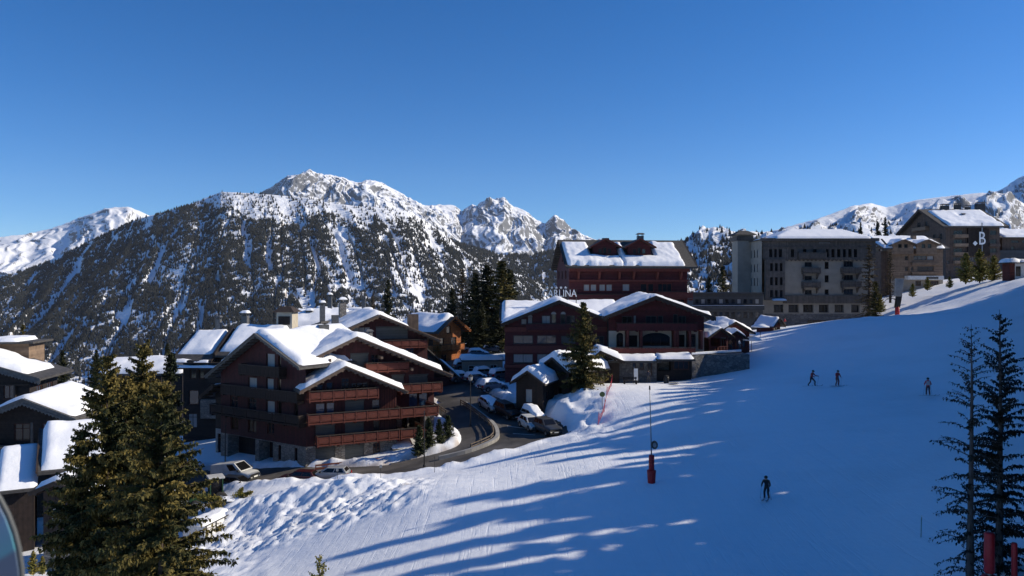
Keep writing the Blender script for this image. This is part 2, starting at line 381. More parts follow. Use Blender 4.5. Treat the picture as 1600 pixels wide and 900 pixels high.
def balcony(parent, fr, a0, a1, z, d=1.2, h=1.0, m='balcony_wood', pitch=1.35, label=None, brackets=True, panel=True, d0=0.004, n=None, style='panel'):
    """slab with beams under it, posts, a rail and a board panel in every bay"""
    mb = MB(); fr.box(mb, a0, a1, z-.18, z-.02, d0, d)
    nb = max(2, int((a1-a0)/2.4)+1)
    for i in range(nb):
        x = a0+.15+(a1-a0-.3)*i/(nb-1); fr.box(mb, x-.08, x+.08, z-.38, z-.182, d0, d-.15)
    o = mb.build('balcony', m, parent)
    if label: o['label'] = label
    n = n or max(1, round((a1-a0)/pitch)); w = (a1-a0)/n
    mb = MB(); fr.box(mb, a0-.03, a1+.03, z+h-.06, z+h+.03, d-.14, d+.05)
    for e in (a0, a1-.08): fr.box(mb, e, e+.08, z+h-.06, z+h+.03, d0, d-.142)
    mb.build('rail', 'dark_trim' if m != 'grey_timber' else m, o)
    mp = MB(); fr.box(mp, a0, a0+.11, z-.25, z+h-.062, d-.11, d+.02); pm = mp.mesh('post', m)
    ax = fr.ax
    for i in range(n+1):
        q = link('post', pm, o); s = min(i*w, a1-a0-.11); q.location = (ax[0]*s, ax[1]*s, 0)
    mp = MB(); g = .11
    fr.box(mp, a0+g, a0+w, z+.08, z+h-.14, d-.075, d-.03)
    if style == 'panel':
        fr.box(mp, a0+g+.09, a0+w-.09, z+.2, z+h-.36, d-.031, d-.012); fr.box(mp, a0+g+.09, a0+w-.09, z+h-.3, z+h-.2, d-.031, d-.016)
    else:
        k = max(2, int((w-g)/.24))
        for j in range(k):
            x = a0+g+(w-g)*j/k; fr.box(mp, x+.02, x+(w-g)/k-.03, z-.12, z+h-.1, d-.031, d-.005)
    pm = mp.mesh('panel', m)
    for i in range(n):
        q = link('panel', pm, o); q.location = (ax[0]*i*w, ax[1]*i*w, 0)
    for e, a in ((0, a0), (1, a1)):                  # closed ends
        mb = MB(); fr.box(mb, a+(.0 if e == 0 else -.06), a+(.06 if e == 0 else 0), z+.06, z+h-.14, d0, d-.12); mb.build('end_panel', m, o)
    return o

# ------------------------------------------------------------ roofs and snow
def ax_pt(axis, p, q, z): return (p, q, z) if axis == 'y' else (q, p, z)
def roof_profile(parent, prof, q0, q1, axis='y', th=.28, m='slate', name='roof', barge='dark_trim', bh=.34, both=False, ends=True, rafters=True):
    """prof [(p,z)...] left eave - ridge - right eave; the ridge runs along axis from q0 to q1"""
    mb = MB()
    for (p0, z0), (p1, z1) in zip(prof[:-1], prof[1:]):
        mb.ext([ax_pt(axis, p0, q0, z0), ax_pt(axis, p1, q0, z1), ax_pt(axis, p1, q0, z1-th), ax_pt(axis, p0, q0, z0-th)],
               tuple(np.subtract(ax_pt(axis, 0, q1, 0), ax_pt(axis, 0, q0, 0))))
    o = mb.build(name, m, parent)
    for q, s in ((q0, -1), (q1, 1)) if both else ((q0, -1),):
        for (p0, z0), (p1, z1) in zip(prof[:-1], prof[1:]):
            if abs(p1-p0) < .3: continue
            v = tuple(np.subtract(ax_pt(axis, 0, q+s*.07, 0), ax_pt(axis, 0, q, 0))); e = s*.004
            mb = MB(); mb.ext([ax_pt(axis, p0, q+e, z0+.03), ax_pt(axis, p1, q+e, z1+.03), ax_pt(axis, p1, q+e, z1-bh), ax_pt(axis, p0, q+e, z0-bh)], v)
            mb.build('bargeboard', barge, o)
            mb = MB(); v2 = tuple(1.5*x for x in v)
            mb.ext([ax_pt(axis, p0, q+e*20, z0+.045), ax_pt(axis, p1, q+e*20, z1+.045), ax_pt(axis, p1, q+e*20, z1-.09), ax_pt(axis, p0, q+e*20, z0-.09)], v2)
            mb.build('verge_board', barge, o)
            if rafters:
                n = int(math.hypot(p1-p0, z1-z0)/.75)
                mb = MB()
                for i in range(n):
                    t = (i+.5)/n; p = p0+(p1-p0)*t; z = z0+(z1-z0)*t
                    a = ax_pt(axis, p-.1, q-s*1.1, z-bh-.13); b = ax_pt(axis, p+.1, q+s*.02, z-bh+.05)
                    mb.box(min(a[0], b[0]), max(a[0], b[0]), min(a[1], b[1]), max(a[1], b[1]), a[2], b[2])
                if n: tag(mb.build('purlin_ends', barge, o), kind='stuff')
    return o
def prof_h(prof):
    ps = [p for p, z in prof]; zs = [z for p, z in prof]
    return lambda p: np.interp(p, ps, zs)
def snow_sheet(parent, x0, x1, y0, y1, hf, T=.5, step=.4, r=.55, mask=None, seed=0, name='roof_snow', ragged=.42, lump=.42, m='snow', top=True):
    nx = max(4, int((x1-x0)/step)); ny = max(4, int((y1-y0)/step))
    xs = np.linspace(x0, x1, nx+1); ys = np.linspace(y0, y1, ny+1)
    X, Y = np.meshgrid(xs, ys)
    jx = fbm(X*.9+seed*3.1, Y*.9, 3, seed)*ragged; 
    d = np.minimum(np.minimum(X-x0, x1-X), np.minimum(Y-y0, y1-Y))
    edge = d < 1e-6
    dd = np.clip((d+jx*(d < 1.2)-.05)/r, 0, 1); e = np.sqrt(np.clip(1-(1-dd)**2, 0, 1))
    t = T*e*np.clip(1+lump*1.6*fbm(X*.24+seed, Y*.24+seed*2, 4, seed+5)+.12*fbm(X*1.4, Y*1.4+seed, 3, seed+9), .15, 2)
    if mask is not None: t = t*mask(X, Y)
    base = hf(X, Y)
    Z = np.where((t < .02) | edge, base-.06, base+t)
    V = np.stack([X, Y, Z], -1).reshape(-1, 3)
    i = np.arange((nx+1)*(ny+1)).reshape(ny+1, nx+1)
    fc = np.stack([i[:-1, :-1], i[:-1, 1:], i[1:, 1:], i[1:, :-1]], -1).reshape(-1)
    return link(name, mesh_np(name, V, fc, 4, m, True), parent)
def snow_prof(parent, prof, q0, q1, axis='y', T=.5, **k):
    h = prof_h(prof); a, b = prof[0][0], prof[-1][0]
    if axis == 'y': return snow_sheet(parent, a, b, q0, q1, lambda x, y: h(x), T, **k)
    return snow_sheet(parent, q0, q1, a, b, lambda x, y: h(y), T, **k)
def chimney(parent, x, y, z0, z1, w=.9, d=.9, m='tin_chimney', cap=True, snow=False, capm=None):
    mb = MB(); mb.box(x-w/2, x+w/2, y-d/2, y+d/2, z0, z1); o = mb.build('chimney', m, parent)
    if cap:
        mb = MB()
        for sx in (-1, 1):
            for sy in (-1, 1): mb.box(x+sx*w*.4-.05, x+sx*w*.4+.05, y+sy*d*.4-.05, y+sy*d*.4+.05, z1, z1+.3)
        mb.hexa([(x-w*.7, y-d*.7, z1+.3), (x+w*.7, y-d*.7, z1+.3), (x+w*.7, y+d*.7, z1+.3), (x-w*.7, y+d*.7, z1+.3),
                 (x-w*.4, y-d*.4, z1+.55), (x+w*.4, y-d*.4, z1+.55), (x+w*.4, y+d*.4, z1+.55), (x-w*.4, y+d*.4, z1+.55)])
        mb.build('cap', capm or 'tin_chimney', o)
    if snow: snow_sheet(o, x-w*.72, x+w*.72, y-d*.72, y+d*.72, lambda X, Y: 0*X+z1+.5, .3, .2, name='cap_snow')
    return o

# ------------------------------------------------------------ terrain: one height function for the whole place
CP = [(0, 0, -17.5), (0, -60, -15), (-60, -40, -24), (60, -40, -6), (-25, 20, -19.5), (30, 15, -12), (0, 28, -17.3),
      (0, 45.3, -17), (12, 44, -16.5), (19.7, 43, -16.1), (25, 38, -14.2), (33, 45, -12.5), (-11, 50.7, -19), (-19, 56.6, -21), (-16, 40, -19.6),
      (-25, 42, -20.3), (-32, 50, -21.5), (-30, 60, -22.4), (-24, 64.5, -22.5), (-27, 70, -22.2), (-33, 76, -22.0),
      (10.9, 60, -15.2), (18.6, 56, -15.4), (30, 62, -13.2), (42, 78, -11), (34, 87, -11.1), (37, 87, -11.0), (47, 92, -9.3),
      (60, 100, -6.5), (50, 60, -9), (70, 80, -4), (95, 110, 1), (64, 140, -5.25), (75, 150, -5.9), (100, 150, 1.25), (85, 130, -3.0), (45, 115, -9.0),
      (34.4, 118, -10.8), (23.4, 108, -13), (14, 105, -13.1), (9.2, 100, -12.9), (9.75, 90, -14.25), (10.2, 86, -14.8), (6.5, 87.6, -16.6), (14, 75, -14.6), (4, 78, -16.0), (24, 95, -12.4),
      (-8.3, 66.6, -17.2), (-10.6, 63.8, -18.6), (-14.5, 58, -19.8), (-18.9, 56.6, -21), (0, 62, -16.6), (-4, 74, -17.5),
      (-21, 75, -19.5), (-14.5, 73, -18.9), (-9.7, 73, -18.4), (-25, 75.5, -19.9), (-18, 78, -19.7),
      (-13.5, 81, -19.4), (-6.8, 82, -18.6), (-2.1, 84, -17.7), (.4, 87.5, -17.1), (-.4, 95, -16.5), (-3.8, 102, -15.5), (-8.2, 112, -15.1), (-10.9, 125, -14.6),
      (-11.9, 150, -13.7), (-4.25, 88, -17.9), (-4.5, 93.5, -17.3), (-7.3, 100, -16.25), (-12.5, 83.5, -19.5), (-21.9, 82, -20.2), (-30, 84, -21.1), (-40, 86, -22.2), (-55, 90, -23.5),
      (5.6, 89.5, -16.7), (4, 97, -16.4), (1, 103, -15.6), (-23, 86.5, -20.0), (-36, 95, -20.6), (-14, 96, -18.3), (-30, 110, -19), (-50, 110, -22), (-60, 70, -25), (-45, 70, -24), (-46, 58, -23.5),
      (20, 140, -11), (50, 170, -9.5), (70, 172, -8.2), (10, 170, -12), (-30, 170, -16), (-60, 150, -24), (95, 185, -1.5), (115, 215, 1.5), (140, 220, 4), (130, 150, 7), (110, 70, 4),
      (-20, 230, -22), (60, 230, -8), (-100, 100, -32), (-110, 200, -45), (0, 330, -45), (150, 300, 6), (-120, 20, -32), (-200, 100, -50), (220, 150, 20), (220, 40, 15), (0, -150, -10)]
_c = np.array(CP, float)
def _tps(r2): return np.where(r2 > 1e-9, .5*r2*np.log(np.maximum(r2, 1e-9)), 0)
_n = len(_c); _sc = 50.0
_q = _c[:, :2]/_sc
_K = _tps(((_q[:, None]-_q[None])**2).sum(-1))+np.eye(_n)*.004
_Pm = np.c_[np.ones(_n), _q]
_sol = np.linalg.solve(np.block([[_K, _Pm], [_Pm.T, np.zeros((3, 3))]]), np.r_[_c[:, 2], np.zeros(3)])
def tps(x, y):
    x = np.asarray(x, float)/_sc; y = np.asarray(y, float)/_sc
    z = _sol[_n]+_sol[_n+1]*x+_sol[_n+2]*y
    for i in range(_n): z = z+_sol[i]*_tps((x-_q[i, 0])**2+(y-_q[i, 1])**2)
    return z
def far_h(x, y):
    return -30-.16*np.clip(y-180, 0, 2600)+.00*x+np.clip(x-60, -400, 400)*.10-np.clip(-x-60, 0, 800)*.06
def dist_poly(x, y, poly):
    d = np.full(np.shape(x), 1e9)
    for (ax, ay), (bx, by) in zip(poly[:-1], poly[1:]):
        vx, vy = bx-ax, by-ay; t = np.clip(((x-ax)*vx+(y-ay)*vy)/(vx*vx+vy*vy), 0, 1)
        d = np.minimum(d, np.hypot(x-ax-t*vx, y-ay-t*vy))
    return d
def smooth_line(pts, step=1.0):
    pts = [np.array(p, float) for p in pts]; out = []
    for i in range(len(pts)-1):
        p0 = pts[max(i-1, 0)]; p1 = pts[i]; p2 = pts[i+1]; p3 = pts[min(i+2, len(pts)-1)]
        n = max(2, int(np.linalg.norm((p2-p1)[:2])/step))
        for k in range(n):
            t = k/n; out.append(.5*((2*p1)+(-p0+p2)*t+(2*p0-5*p1+4*p2-p3)*t*t+(-p0+3*p1-3*p2+p3)*t**3))
    out.append(pts[-1]); return [tuple(p) for p in out]
ROAD_A = smooth_line([(-62, 93), (-46, 88.5), (-30, 84.5), (-21.9, 82.3), (-13.5, 81.2), (-6.8, 82), (-2.1, 84), (.4, 88), (-.6, 95), (-3.8, 102), (-8.2, 112), (-10.9, 125), (-12, 145), (-11, 170), (-6, 200)])
ROAD_B = smooth_line([(-13, 83.6), (-7.1, 85.5), (-4.4, 88.2), (-4.5, 93.5), (-7.3, 100), (-9.8, 106)])
PARK = [(0.5, 83.7), (4.0, 84.6), (6.4, 87.2), (5.7, 92), (3.8, 97.5), (1.2, 103.0), (-3, 103), (-1, 95)]
def in_poly(x, y, poly):
    r = np.zeros(np.shape(x), bool); n = len(poly)
    for i in range(n):
        x0, y0 = poly[i]; x1, y1 = poly[(i+1) % n]
        c = ((y0 > y) != (y1 > y)) & (x < (x1-x0)*(y-y0)/((y1-y0) or 1e-9)+x0); r ^= c
    return r
def base_h(x, y):
    x = np.asarray(x, float); y = np.asarray(y, float)
    w = 1-np.clip(np.maximum(np.maximum((np.abs(x-10)-150)/130, (y-240)/160), (-y-60)/120), 0, 1)
    w = w*w*(3-2*w)
    return tps(np.clip(x, -230, 250), np.clip(y, -180, 420))*w+far_h(x, y)*(1-w)
WA, WB = 3.3, 1.7
def ground(x, y, detail=True):
    x = np.asarray(x, float); y = np.asarray(y, float)
    z = base_h(x, y)
    near = (np.abs(x) < 140) & (y > 0) & (y < 230)
    if not np.any(near): return z
    da = dist_poly(x, y, ROAD_A)-WA; db = dist_poly(x, y, ROAD_B)-WB
    pp = np.where(in_poly(x, y, PARK), -dist_poly(x, y, PARK+PARK[:1]), dist_poly(x, y, PARK+PARK[:1]))
    dr = np.minimum(np.minimum(da, db), pp)
    rough = fbm(x*.8, y*.8, 4, 3); rg = ridged(x*.55, y*.55, 4, 9)
    # ploughed banks along the road
    bh = .55+.45*vn(x*.25, y*.25, 21)
    bank = bh*np.exp(-((dr-1.1)/.9)**2)*(.75+.5*rough)
    bank = np.where(y > 118, bank*.6, bank)
    bank = bank*(1-.6*sstep(-3, 0, x)*sstep(93, 90, y)*sstep(79, 81, y))
    # banks are higher round the parking and at the bend
    bank += 1.0*np.exp(-((x-6.5)**2+(y-95)**2)/30)*sstep(.2, 1.6, dr)
    z = z+np.where(near, bank*sstep(0, .5, dr), 0)
    z = np.where(near & (dr < .35), z-.14*sstep(.35, .0, dr), z)
    # the tipped snow heap on the left: steep, clods and runnels
    hm = sstep(-31, -26, x)*sstep(-5, -11, x)*sstep(61, 65.5, y)*sstep(77, 73.5, y)
    aw = x*.80-y*.60; al = x*.60+y*.80                     # across and along the fall line
    runn = ridged(aw*1.15+.25*fbm(x*.4, y*.4, 2, 30), al*.22, 3, 31)
    clod = ridged(x*1.5+.3*y, y*1.5, 3, 43)
    face = sstep(61, 64, y)*sstep(75, 71.5, y)
    blk = np.floor(vn(x*1.1, y*1.1, 47)*4+.6*fbm(x*2.5, y*2.5, 2, 48))/4           # broken slabs
    z = z+hm*(.06+.94*face)*(.20*(rg-.55)+.62*(runn-.5)+.40*(clod-.5)*(.2+.8*vn(x*.3, y*.3, 46))+.34*fbm(x*2.4, y*2.4, 4, 40, .75)+.16*(blk-.4))
    z = z+.95*sstep(-30, -25, x)*sstep(-9, -15, x)*np.exp(-((y-72.3)/1.7)**2)*(.8+.4*vn(x*.4, y*.4, 49))
    # lumps below the trees at the lower left and at the fence by the spruce
    lump = sstep(-14, -22, x)*sstep(66, 60, y)
    z = z+lump*.25*rough
    fm = np.exp(-((x-8.5)**2/9+(y-86)**2/60))+np.exp(-((x-7)**2/20+(y-98)**2/18))*.8
    z = z+fm*(.55*rough+.5*(rg-.5))
    pis = sstep(-14, -6, x)*sstep(1.5, 5, dr)
    z = z+pis*(.10*fbm(x*.12, y*.3, 3, 50)+.045*fbm(x*.9, y*1.6, 3, 51))
    lit = sstep(58, 66, x-.0*y)*sstep(134, 142, y)
    z = z+lit*.25*fbm(x*.3, y*.5, 3, 60)
    return z
def gz(x, y): return float(ground(np.array([x]), np.array([y]))[0])

def grid_mesh(name, xs, ys, hf, m):
    X, Y = np.meshgrid(xs, ys); Z = hf(X, Y); nx, ny = len(xs), len(ys)
    i = np.arange(nx*ny).reshape(ny, nx)
    fc = np.stack([i[:-1, :-1], i[:-1, 1:], i[1:, 1:], i[1:, :-1]], -1).reshape(-1)
    return mesh_np(name, np.stack([X, Y, Z], -1).reshape(-1, 3), fc, 4, m, True)
def seg(*parts):
    out = []
    for a, b, s in parts: out += list(np.arange(a, b, s))
    return np.array(out+[parts[-1][1]])
xs = seg((-2600, -600, 200), (-600, -160, 44), (-160, -52, 4), (-52, -34, .9), (-34, -31, .45), (-31, -6, .24), (-6, 14, .38), (14, 56, .6), (56, 110, 1.2), (110, 180, 5), (180, 600, 42), (600, 2600, 200))
ys = seg((-400, -40, 40), (-40, 20, 5), (20, 44, .9), (44, 60, .5), (60, 78, .24), (78, 106, .38), (106, 160, 1.0), (160, 240, 3), (240, 500, 20), (500, 1500, 100), (1500, 3000, 300))
gme = grid_mesh('ground', xs, ys, ground, 'piste_snow')
X, Y = np.meshgrid(xs, ys); X = X.ravel(); Y = Y.ravel()          # road grit thrown on the banks, and a rusty stain on the plateau
dr_ = np.minimum(dist_poly(X, Y, ROAD_A)-WA, dist_poly(X, Y, ROAD_B)-WB)
dirt = sstep(1.6, .0, dr_)*sstep(-.2, .6, fbm(X*.7, Y*.7, 4, 90)+.25)*.75*(dr_ > -1)
dirt = np.maximum(dirt, np.exp(-((X+8.6)**2/2.2+(Y-69.5)**2/.5))*sstep(-.1, .5, fbm(X*1.5, Y*1.5, 3, 93))*.7)
gat = gme.attributes.new('dirt', 'FLOAT', 'POINT'); gat.data.foreach_set('value', dirt.astype(np.float32))
tag(link('ground', gme), 'snow covered ground with the groomed ski run', kind='structure')

def ribbon(name, line, hw, dz, m, label=None, kind='structure', w=None):
    a = np.array(line)[:, :2]; t = np.gradient(a, axis=0); t /= np.linalg.norm(t, axis=1)[:, None]; nrm = np.c_[-t[:, 1], t[:, 0]]
    offs = np.linspace(-hw, hw, 7); V = []
    for o in offs:
        p = a+nrm*o; V.append(np.c_[p, base_h(p[:, 0], p[:, 1])+dz])
    V = np.stack(V, 1); k = len(a); i = np.arange(k*7).reshape(k, 7)
    fc = np.stack([i[:-1, :-1], i[1:, :-1], i[1:, 1:], i[:-1, 1:]], -1).reshape(-1)
    o = link(name, mesh_np(name, V.reshape(-1, 3), fc, 4, m, True)); tag(o, label, kind=kind); return o
ribbon('road', ROAD_A, WA+.25, .004, 'asphalt', 'wet asphalt road bending round the red chalet')
ribbon('road', ROAD_B, WB+.2, .010, 'asphalt', 'narrow inner lane beside the snow bank at the bend')
# parking apron
xs_ = np.arange(-4, 8, .4); ys_ = np.arange(83, 105, .4); X, Y = np.meshgrid(xs_, ys_)
idx = np.arange(X.size).reshape(X.shape); cx = (X[:-1, :-1]+X[1:, 1:])/2; cy = (Y[:-1, :-1]+Y[1:, 1:])/2
ok = in_poly(cx, cy, PARK) | (dist_poly(cx, cy, PARK+PARK[:1]) < .25)
fc = np.stack([idx[:-1, :-1], idx[:-1, 1:], idx[1:, 1:], idx[1:, :-1]], -1)[ok].reshape(-1)
tag(link('road', mesh_np('road', np.stack([X, Y, base_h(X, Y)+.016], -1).reshape(-1, 3), fc, 4, 'asphalt', True)), 'asphalt parking apron beside the hotel', kind='structure')

for i, (a_, b_) in enumerate((((-1.2, 97.5), (1.6, 95.8)), ((-.6, 93.6), (2.0, 92.1)), ((.1, 90.4), (2.7, 89.0)))):
    ribbon('bay_line', [a_, tuple((np.array(a_)+np.array(b_))/2), b_], .06, .024, 'paint_white', 'worn white parking bay line')

# ------------------------------------------------------------ mountains (each a real landform at its own distance)
def mountain(name, label, ridge, Yr, Yf, zf, m, nu, nt, rough=20, gully=30, gs=90., seed=0, power=1.0, fan=0.0, fanu=0, back=600, crest=6.0, jag=1.0, warp=.9, thin=0.):
    us = np.linspace(ridge[0][0], ridge[-1][0], nu); vr = np.interp(us, [p[0] for p in ridge], [p[1] for p in ridge])
    k = (us-800)/F
    yr = Yr*(1+.05*fbm(us/140., us*0+seed, 3, seed))
    zr = (450-vr)/F*yr
    ts = np.linspace(0, 1, nt)
    U, T = np.meshgrid(np.arange(nu), ts)
    Yy = yr[U]+(Yf-yr[U])*T
    Zb = zr[U]+(zf-zr[U])*T**power
    X = k[U]*Yy
    # gullies: noise in the across-slope coordinate, fanned out down the slope
    A = (k[U]*Yr-(fanu-800)/F*Yr)*(1-fan*T)
    D = T*abs(Yr-Yf)
    A0 = A; A = A+gs*warp*fbm(D/(gs*1.8), A/(gs*2.5), 3, seed+21)
    g = ridged(A/gs, D/(gs*7), 4, seed+3)
    env = sstep(0, .10, T)*sstep(1.0, .9, T)
    Z = Zb+env*(gully*(g-.6)*1.6+rough*fbm(X/(gs*2.2), Yy/(gs*2.2), 5, seed+8))+(1-.0*T)*crest*jag*(ridged(A/(gs*.35), D/(gs*.35), 4, seed+11)-.6)*sstep(.25, 0, T)
    th = ridged(A0/33+.30*fbm(D/160, A0/160, 3, seed+41), D/560, 1, seed+31)*(.93+.09*vn(A0/60, D/200, seed+51))
    Z = Z-thin*sstep(.80, .96, th)*sstep(.05, .25, T)
    # far side
    Xb = k*(yr+back); Zbk = zr-back*.5
    V = np.concatenate([np.stack([Xb, yr+back, Zbk], -1)[None], np.stack([X, Yy, Z], -1)], 0)
    n2 = nt+1; i = np.arange(n2*nu).reshape(n2, nu)
    fc = np.stack([i[:-1, :-1], i[1:, :-1], i[1:, 1:], i[:-1, 1:]], -1).reshape(-1)
    o = link(name, mesh_np(name, V.reshape(-1, 3), fc, 4, m, False)); tag(o, label, kind='structure')
    return dict(X=X, Y=Yy, Z=Z, us=us, ts=ts, g=g, T=T, U=U, th=th)

main = mountain('mountain', 'broad forested mountain with snowy gullies above the village',
    [(-260, 520), (-120, 470), (0, 436), (60, 415), (110, 392), (160, 368), (215, 342), (260, 331), (300, 318), (345, 300), (400, 302), (440, 306), (480, 309), (520, 318), (560, 322), (600, 324), (640, 330), (664, 345), (690, 362), (720, 388), (745, 402), (790, 420), (840, 440), (900, 470)],
    3300, 1750, -330, 'mountain_forest_floor', 620, 230, rough=11, gully=17, gs=95, seed=4, fan=.5, fanu=420, crest=3, warp=.3, thin=14)
sh = mountain('mountain', 'dark wooded shoulder below the rocky summits',
    [(560, 480), (640, 420), (690, 372), (730, 384), (780, 398), (830, 400), (880, 388), (960, 400), (1040, 430), (1120, 470)],
    4300, 3000, -200, 'mountain_forest_floor', 300, 90, rough=14, gully=16, gs=110, seed=14, fan=.2, fanu=800, warp=.4)
mountain('mountain', 'white snow slope and crest at far left',
    [(-260, 400), (-120, 385), (-40, 375), (0, 371), (40, 366), (80, 357), (110, 346), (140, 334), (165, 325), (200, 322), (222, 332), (260, 350), (320, 380)],
    6200, 4300, -50, 'mountain_peak', 260, 110, rough=40, gully=50, gs=170, seed=24, fan=.3, fanu=190, crest=14)
mountain('mountain', 'high rocky summit streaked with snow',
    [(380, 330), (405, 303), (425, 290), (450, 274), (470, 271), (484, 265), (505, 272), (530, 276), (560, 284), (580, 281), (600, 287), (625, 300), (645, 312), (680, 330), (720, 360)],
    6000, 4600, 60, 'mountain_peak', 320, 150, rough=95, gully=80, gs=150, seed=34, fan=.35, fanu=485, crest=22)
mountain('mountain', 'pointed snowy summits to the right of the high peak',
    [(600, 330), (630, 318), (652, 316), (670, 322), (690, 319), (712, 322), (722, 330), (738, 318), (746, 322), (762, 312), (788, 308), (802, 322), (822, 330), (840, 345), (852, 348), (866, 336), (880, 342), (895, 358), (910, 366), (940, 380), (1000, 400)],
    7000, 5000, 60, 'mountain_peak', 340, 140, rough=105, gully=85, gs=170, seed=44, fan=.25, fanu=790, crest=26)
rr = mountain('mountain', 'blue shaded snowy ridge with scattered trees behind the grey hotel',
    [(1000, 395), (1070, 378), (1095, 364), (1115, 354), (1135, 360), (1150, 366), (1200, 362), (1240, 352), (1290, 338), (1330, 322), (1360, 317), (1385, 324), (1410, 318), (1440, 311), (1480, 307), (1520, 302), (1550, 300), (1580, 306), (1620, 330), (1700, 350), (1900, 380)],
    2300, 1250, -60, 'mountain_ridge', 460, 150, rough=36, gully=34, gs=70, seed=54, fan=-.2, fanu=1300, crest=4)
mountain('mountain', 'steep grey peak at the right edge of the photograph',
    [(1380, 420), (1500, 322), (1530, 306), (1560, 298), (1580, 285), (1600, 274), (1640, 255), (1700, 262), (1800, 300), (1950, 380)],
    4200, 2700, 0, 'mountain_peak', 220, 110, rough=50, gully=70, gs=120, seed=64, fan=.2, fanu=1640, crest=16)

# forest on the mountains: every tree is real geometry, far too many to count
rng = np.random.default_rng(5)
def far_forest(name, label, d, n, dens, hmin, hmax, seed, hw=.24):
    nt, nu = d['X'].shape
    q3 = int(n*3.2); a = rng.random(q3)*(nt-1.001); b = rng.random(q3)*(nu-1.001)
    i = a.astype(int); j = b.astype(int); fa = a-i; fb = b-j
    def samp(Q): return (Q[i, j]*(1-fb)+Q[i, j+1]*fb)*(1-fa)+(Q[i+1, j]*(1-fb)+Q[i+1, j+1]*fb)*fa
    x, y, z, g, th = samp(d['X']), samp(d['Y']), samp(d['Z']), samp(d['g']), samp(d['th']); T = samp(d['T'])
    u = 800+x/y*F; v = 450-z/y*F
    keep = rng.random(q3) < dens(x, y, z, u, v, g, T)*(1-.96*sstep(.86, .93, th))*(.15+.85*sstep(.22, .6, vn(x/15, y/15, 77)))
    x, y, z = x[keep][:n], y[keep][:n], z[keep][:n]; n = len(x)
    h = hmin+(hmax-hmin)*(.6*rng.random(n)**1.4+.5*vn(x/120, y/120, seed+7)); w = h*hw*(.8+.5*rng.random(n)); ph = rng.random(n)*6.28
    V = np.zeros((n, 6, 3)); V[:, 0] = np.stack([x, y, z+h], -1)
    for k in range(5):
        an = ph+k*2*math.pi/5; rr_ = w*(.75+.5*rng.random(n))
        V[:, k+1] = np.stack([x+rr_*np.cos(an), y+rr_*np.sin(an), z-1+h*.10*rng.random(n)], -1)
    fc = np.array([[0, 1+k, 1+(k+1) % 5] for k in range(5)]).ravel()[None]+np.arange(n)[:, None]*6
    o = link(name, mesh_np(name, V.reshape(-1, 3), fc, 3, 'far_trees')); tag(o, label, kind='stuff')
def dens_main(x, y, z, u, v, g, T):
    tl = np.interp(u, [0, 230, 300, 345, 400, 450, 500, 560, 600, 640, 690], [300, 300, 318, 326, 340, 342, 338, 349, 343, 340, 362])+20*fbm(u/30, v/30, 3, 71)
    f = np.where(v > tl, 1.0, .12+.10*(u < 300))
    f = f*np.where((u > 575) & (u < 705), .85+.3*fbm(u/25., v/60., 3, 72), 1)
    f = f*(.25+.75*sstep(.36, .50, g+.10*fbm(u/20, v/40, 3, 73)))            # gullies stay open
    f = f*np.clip(.95+.75*fbm(x/130, y/130, 4, 74), .2, 1)
    return f
far_forest('forest', 'dark conifer forest covering the broad mountain', main, 110000, dens_main, 7, 15, 1)
def dens_rr(x, y, z, u, v, g, T):
    tl = 372+14*fbm(u/30, v/20, 3, 81)
    f = np.where(v > tl, .75, .08*(v > 345))*np.clip(.7+1.2*fbm(x/70, y/70, 4, 84), 0, 1)
    return f*(u < 1420)
far_forest('forest', 'scattered conifers on the blue shaded ridge', rr, 9000, dens_rr, 7, 15, 2, .27)
far_forest('forest', 'dark forest on the shoulder under the summits', sh, 17000, lambda x, y, z, u, v, g, T: np.clip(1.0+.6*fbm(x/160, y/160, 3, 91), 0, 1)*sstep(.30, .42, g), 14, 26, 3, .28)

# the air: thin even haze round the whole place
hzb = MB(); hzb.box(-13000, 13000, -900, 10500, -900, 1500); ho = link('haze', hzb.mesh('haze', []))
hm_ = bpy.data.materials.new('haze'); hm_.use_nodes = True; hn = hm_.node_tree.nodes; hn.clear()
pv = hn.new('ShaderNodeVolumePrincipled'); pv.inputs['Color'].default_value = (.82, .90, 1, 1); pv.inputs['Density'].default_value = 1.7e-5; pv.inputs['Anisotropy'].default_value = 0.0
ou = hn.new('ShaderNodeOutputMaterial'); hm_.node_tree.links.new(pv.outputs[0], ou.inputs['Volume']); ho.data.materials.append(hm_)
tag(ho, 'thin bluish haze over the valley', kind='stuff')

# ------------------------------------------------------------ the big red chalet (two wings that meet at an open angle)
def merge_into(main_, temp):
    d = temp.location-main_.location; c, s = math.cos(-main_.rotation_euler[2]), math.sin(-main_.rotation_euler[2])
    for ch in list(temp.children):
        ch.parent = main_; ch.location = (d.x*c-d.y*s, d.x*s+d.y*c, d.z); ch.rotation_euler[2] = temp.rotation_euler[2]-main_.rotation_euler[2]
    bpy.data.objects.remove(temp)

